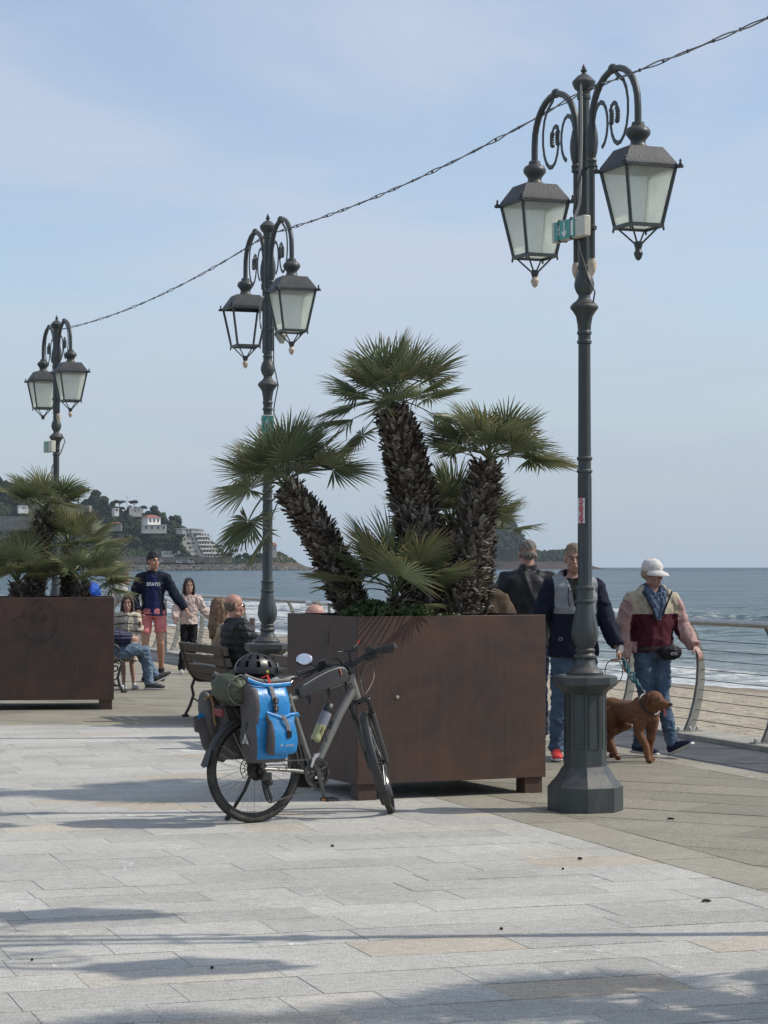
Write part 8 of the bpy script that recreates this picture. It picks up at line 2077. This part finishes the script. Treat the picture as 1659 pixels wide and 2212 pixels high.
car('small yellow vehicle on the shore road before the rocky point', 494, 1217, 2010, 2.6, 2.0, mat('car_yellow', (0.6, 0.42, 0.05), rough=0.4), True)
ms = thing('aerial_mast', 'thin aerial mast on the skyline between two umbrella pines', 'mast', place(274, 1100, 2150)); MB().tube([(0, 0, -2), (0, 0, 13)], 0.16, 6).build('pole', M_DARKW, ms); MB().tube([(-0.9, 0, 11.5), (0.9, 0, 11.5)], 0.08, 5).build('crossbar', M_DARKW, ms)
# rocks of the breakwater
rb_ = MB(); rg = random.Random(5)
ico = [(0, 0, 1), (0.9, 0, 0.3), (0.28, 0.85, 0.35), (-0.72, 0.5, 0.3), (-0.72, -0.5, 0.35), (0.28, -0.85, 0.3), (0.7, 0.5, -0.5), (-0.3, 0.9, -0.5), (-0.9, 0, -0.5), (-0.3, -0.9, -0.5), (0.7, -0.5, -0.5)]
icf = [(0, 1, 2), (0, 2, 3), (0, 3, 4), (0, 4, 5), (0, 5, 1), (1, 6, 2), (2, 7, 3), (3, 8, 4), (4, 9, 5), (5, 10, 1), (2, 6, 7), (3, 7, 8), (4, 8, 9), (5, 9, 10), (1, 10, 6)]
for i in range(3400):
    x = rg.uniform(-60, 662) if i % 6 else rg.uniform(600, 672); t_ = rg.random(); top_z = float(np.interp(x, [0, 560, 600, 640, 672], [3.6, 3.4, 2.2, 1.2, 0.2])); z_ = SEA_Z + (top_z - SEA_Z) * t_; Y = HY - 4 + 15 * t_; s_ = rg.uniform(0.55, 1.25)
    Mx = Euler((rg.uniform(0, 6), rg.uniform(0, 6), rg.uniform(0, 6))).to_matrix() @ Matrix.Diagonal((s_ * rg.uniform(0.8, 1.5), s_, s_ * rg.uniform(0.6, 1)))
    o = Vector(((x - 829.5) * Y / F, Y, z_)); rb_.add([o + Mx @ Vector(q_) for q_ in ico], icf)
bw = rb_.build('breakwater_rocks', mat('breakwater_stone', (0.10, 0.092, 0.082), rough=0.95, col2=(0.24, 0.225, 0.20), vscale=0.35), None, None); tag(bw, 'rough grey boulders piled along the headland waterline', 'rocks', kind='stuff')

# wooded island on the right
IY = 3000.0; kI = (IY + 120) / F
ISL = [(905, 1226), (925, 1205), (940, 1180), (960, 1155), (985, 1128), (1010, 1108), (1035, 1096), (1055, 1100), (1070, 1113), (1085, 1122), (1100, 1127), (1112, 1134), (1118, 1145), (1126, 1152), (1133, 1166), (1145, 1180), (1155, 1190), (1166, 1195), (1180, 1196), (1200, 1195), (1225, 1194), (1240, 1195), (1252, 1200), (1262, 1210), (1270, 1218), (1278, 1222), (1286, 1224.5), (1296, 1227)]
ix = np.array([(a - 829.5) * kI for a, _ in ISL]); ih = np.array([EYE + (1225 - y_) * kI for _, y_ in ISL])
def isl_h(X, Y):
    H = np.interp(X, ix, ih, left=-5, right=-5); t = np.clip((Y - IY) / 120, 0, 1); z = SEA_Z - 2 + (H - SEA_Z + 2) * np.minimum(1, t ** 0.6 * 1.0 + 0.0) * np.clip(1 - (Y - IY - 200) / 250, 0, 1)
    z = z + np.clip(H / 18, 0, 1) * (3.2 * vnoise(X * 0.045, Y * 0.045, 21, 4) * np.clip(t * 4, 0, 1))
    return z
xs = np.linspace(ix[0] - 3, ix[-1] + 3, 170); ys = np.linspace(IY - 2, IY + 420, 60); Yg, Xg = np.meshgrid(ys, xs, indexing='ij'); Zg = isl_h(Xg, Yg)
M_ISL = mat('island_ground', (0.05, 0.06, 0.03), rough=0.95, spec=0.1); nt, b = nodes_of(M_ISL); p = wpos(nt); rocky = attr(nt, 'rock')
g = ramp(nt, add_noise(nt, p, 0.10, 7, 0.75), [(0.38, (0.005, 0.010, 0.007)), (0.55, (0.012, 0.018, 0.011)), (0.70, (0.025, 0.030, 0.018))]); rk = ramp(nt, add_noise(nt, mapping(nt, p, (1, 1, 2)), 0.16, 7, 0.75, 1.0), [(0.35, (0.045, 0.036, 0.030)), (0.6, (0.125, 0.092, 0.072))])
nt.links.new(mixc(nt, mapr(nt, mth(nt, 'ADD', rocky, mth(nt, 'MULTIPLY', mth(nt, 'SUBTRACT', add_noise(nt, p, 0.06, 5), 0.5), 0.8)), 0.40, 0.62, 0, 1), g, rk), b.inputs['Base Color']); bumpn(nt, b, add_noise(nt, p, 0.12, 7, 0.75), 1.0, 6.0)
isl = link('island', grid_mesh('island', Xg, Yg, Zg, M_ISL, {'rock': np.clip(1 - (Zg - 2) / 14, 0, 1)})); tag(isl, kind='structure')
wd = MB(); rg = random.Random(9)
for i in range(900):
    x = rg.uniform(915, 1256); X = (x - 829.5) * kI; Y = IY + rg.uniform(20, 190); z = float(isl_h(np.array([X]), np.array([Y]))[0])
    if z < 9: continue
    s_ = rg.uniform(2.2, 5.0); k = len(wd.v); Mx = Matrix.Rotation(rg.uniform(0, 6), 3, 'Z') @ Matrix.Diagonal((s_, s_ * rg.uniform(0.8, 1.2), s_ * rg.uniform(0.55, 1.0))); o = Vector((X, Y, z + s_ * 0.3)); wd.add([o + Mx @ Vector(q_) for q_ in ico], icf)
tag(wd.build('island_woodland', mat('island_trees', (0.008, 0.014, 0.008), rough=0.95, spec=0.1, col2=(0.030, 0.040, 0.020), vscale=0.12), None, 80), 'dark woodland covering the distant island', 'woodland', kind='stuff')

# ------------------------------------------------------------------ small things lying on the paving
M_TWIG = mat('debris_dark', (0.03, 0.025, 0.02), rough=0.9)
def debris(name, label, cat, x, y, L, w, a, h=0.012):
    P = G(x, y); t = thing(name, label, cat, P, a); mb = MB(); mb.tube([(-L / 2, 0, h * 0.5), (-L / 6, w * 0.3, h * 0.8), (L / 5, -w * 0.2, h * 0.7), (L / 2, w * 0.1, h * 0.5)], [(w * 0.3, h * 0.4), (w * 0.5, h * 0.6), (w * 0.45, h * 0.6), (w * 0.2, h * 0.3)], 7); mb.build('scrap', M_TWIG, t)
debris('leaf_scrap', 'dark curled leaf scrap on the paving at the far right', 'leaf', 1526, 1949, 0.048, 0.016, 0.3)
debris('pebble', 'small dark pebble right of the planter corner', 'pebble', 1253, 1858, 0.024, 0.015, 0.1, 0.014)
debris('pebble', 'tiny dark pebble beside the bigger one', 'pebble', 1216, 1880, 0.010, 0.008, 0.1)
debris('cigarette_end', 'dark stub on the paving below the front wheel', 'litter', 718, 1830, 0.018, 0.012, 0.0)
debris('pebble', 'dark pebble on the long lamp shadow', 'pebble', 1083, 2010, 0.014, 0.009, 0.4)
debris('pebble', 'dark crumb in the lower left shadow', 'pebble', 458, 2095, 0.011, 0.009, 0.4)
debris('pebble', 'tiny crumb on the left of the paving', 'pebble', 69, 2078, 0.008, 0.006, 0.4)
debris('leaf_scrap', 'curled leaf on the buff tiles right of the lamp base', 'leaf', 1449, 1771, 0.045, 0.010, -0.1)

# ------------------------------------------------------------------ sea air
M_AIR = bpy.data.materials.new('haze'); M_AIR.use_nodes = True; nt = M_AIR.node_tree; nt.nodes.clear()
pv_ = nt.nodes.new('ShaderNodeVolumePrincipled'); pv_.inputs['Color'].default_value = (0.80, 0.90, 1.0, 1); pv_.inputs['Density'].default_value = 0.000045; pv_.inputs['Anisotropy'].default_value = 0.2
out_ = nt.nodes.new('ShaderNodeOutputMaterial'); nt.links.new(pv_.outputs[0], out_.inputs['Volume'])
hz_ = MB().box((0, 8000, 46), (80000, 17000, 108)).build('haze', M_AIR, None, None); tag(hz_, kind='stuff'); hz_['label'] = 'thin pale sea haze over the bay'; hz_['category'] = 'haze'
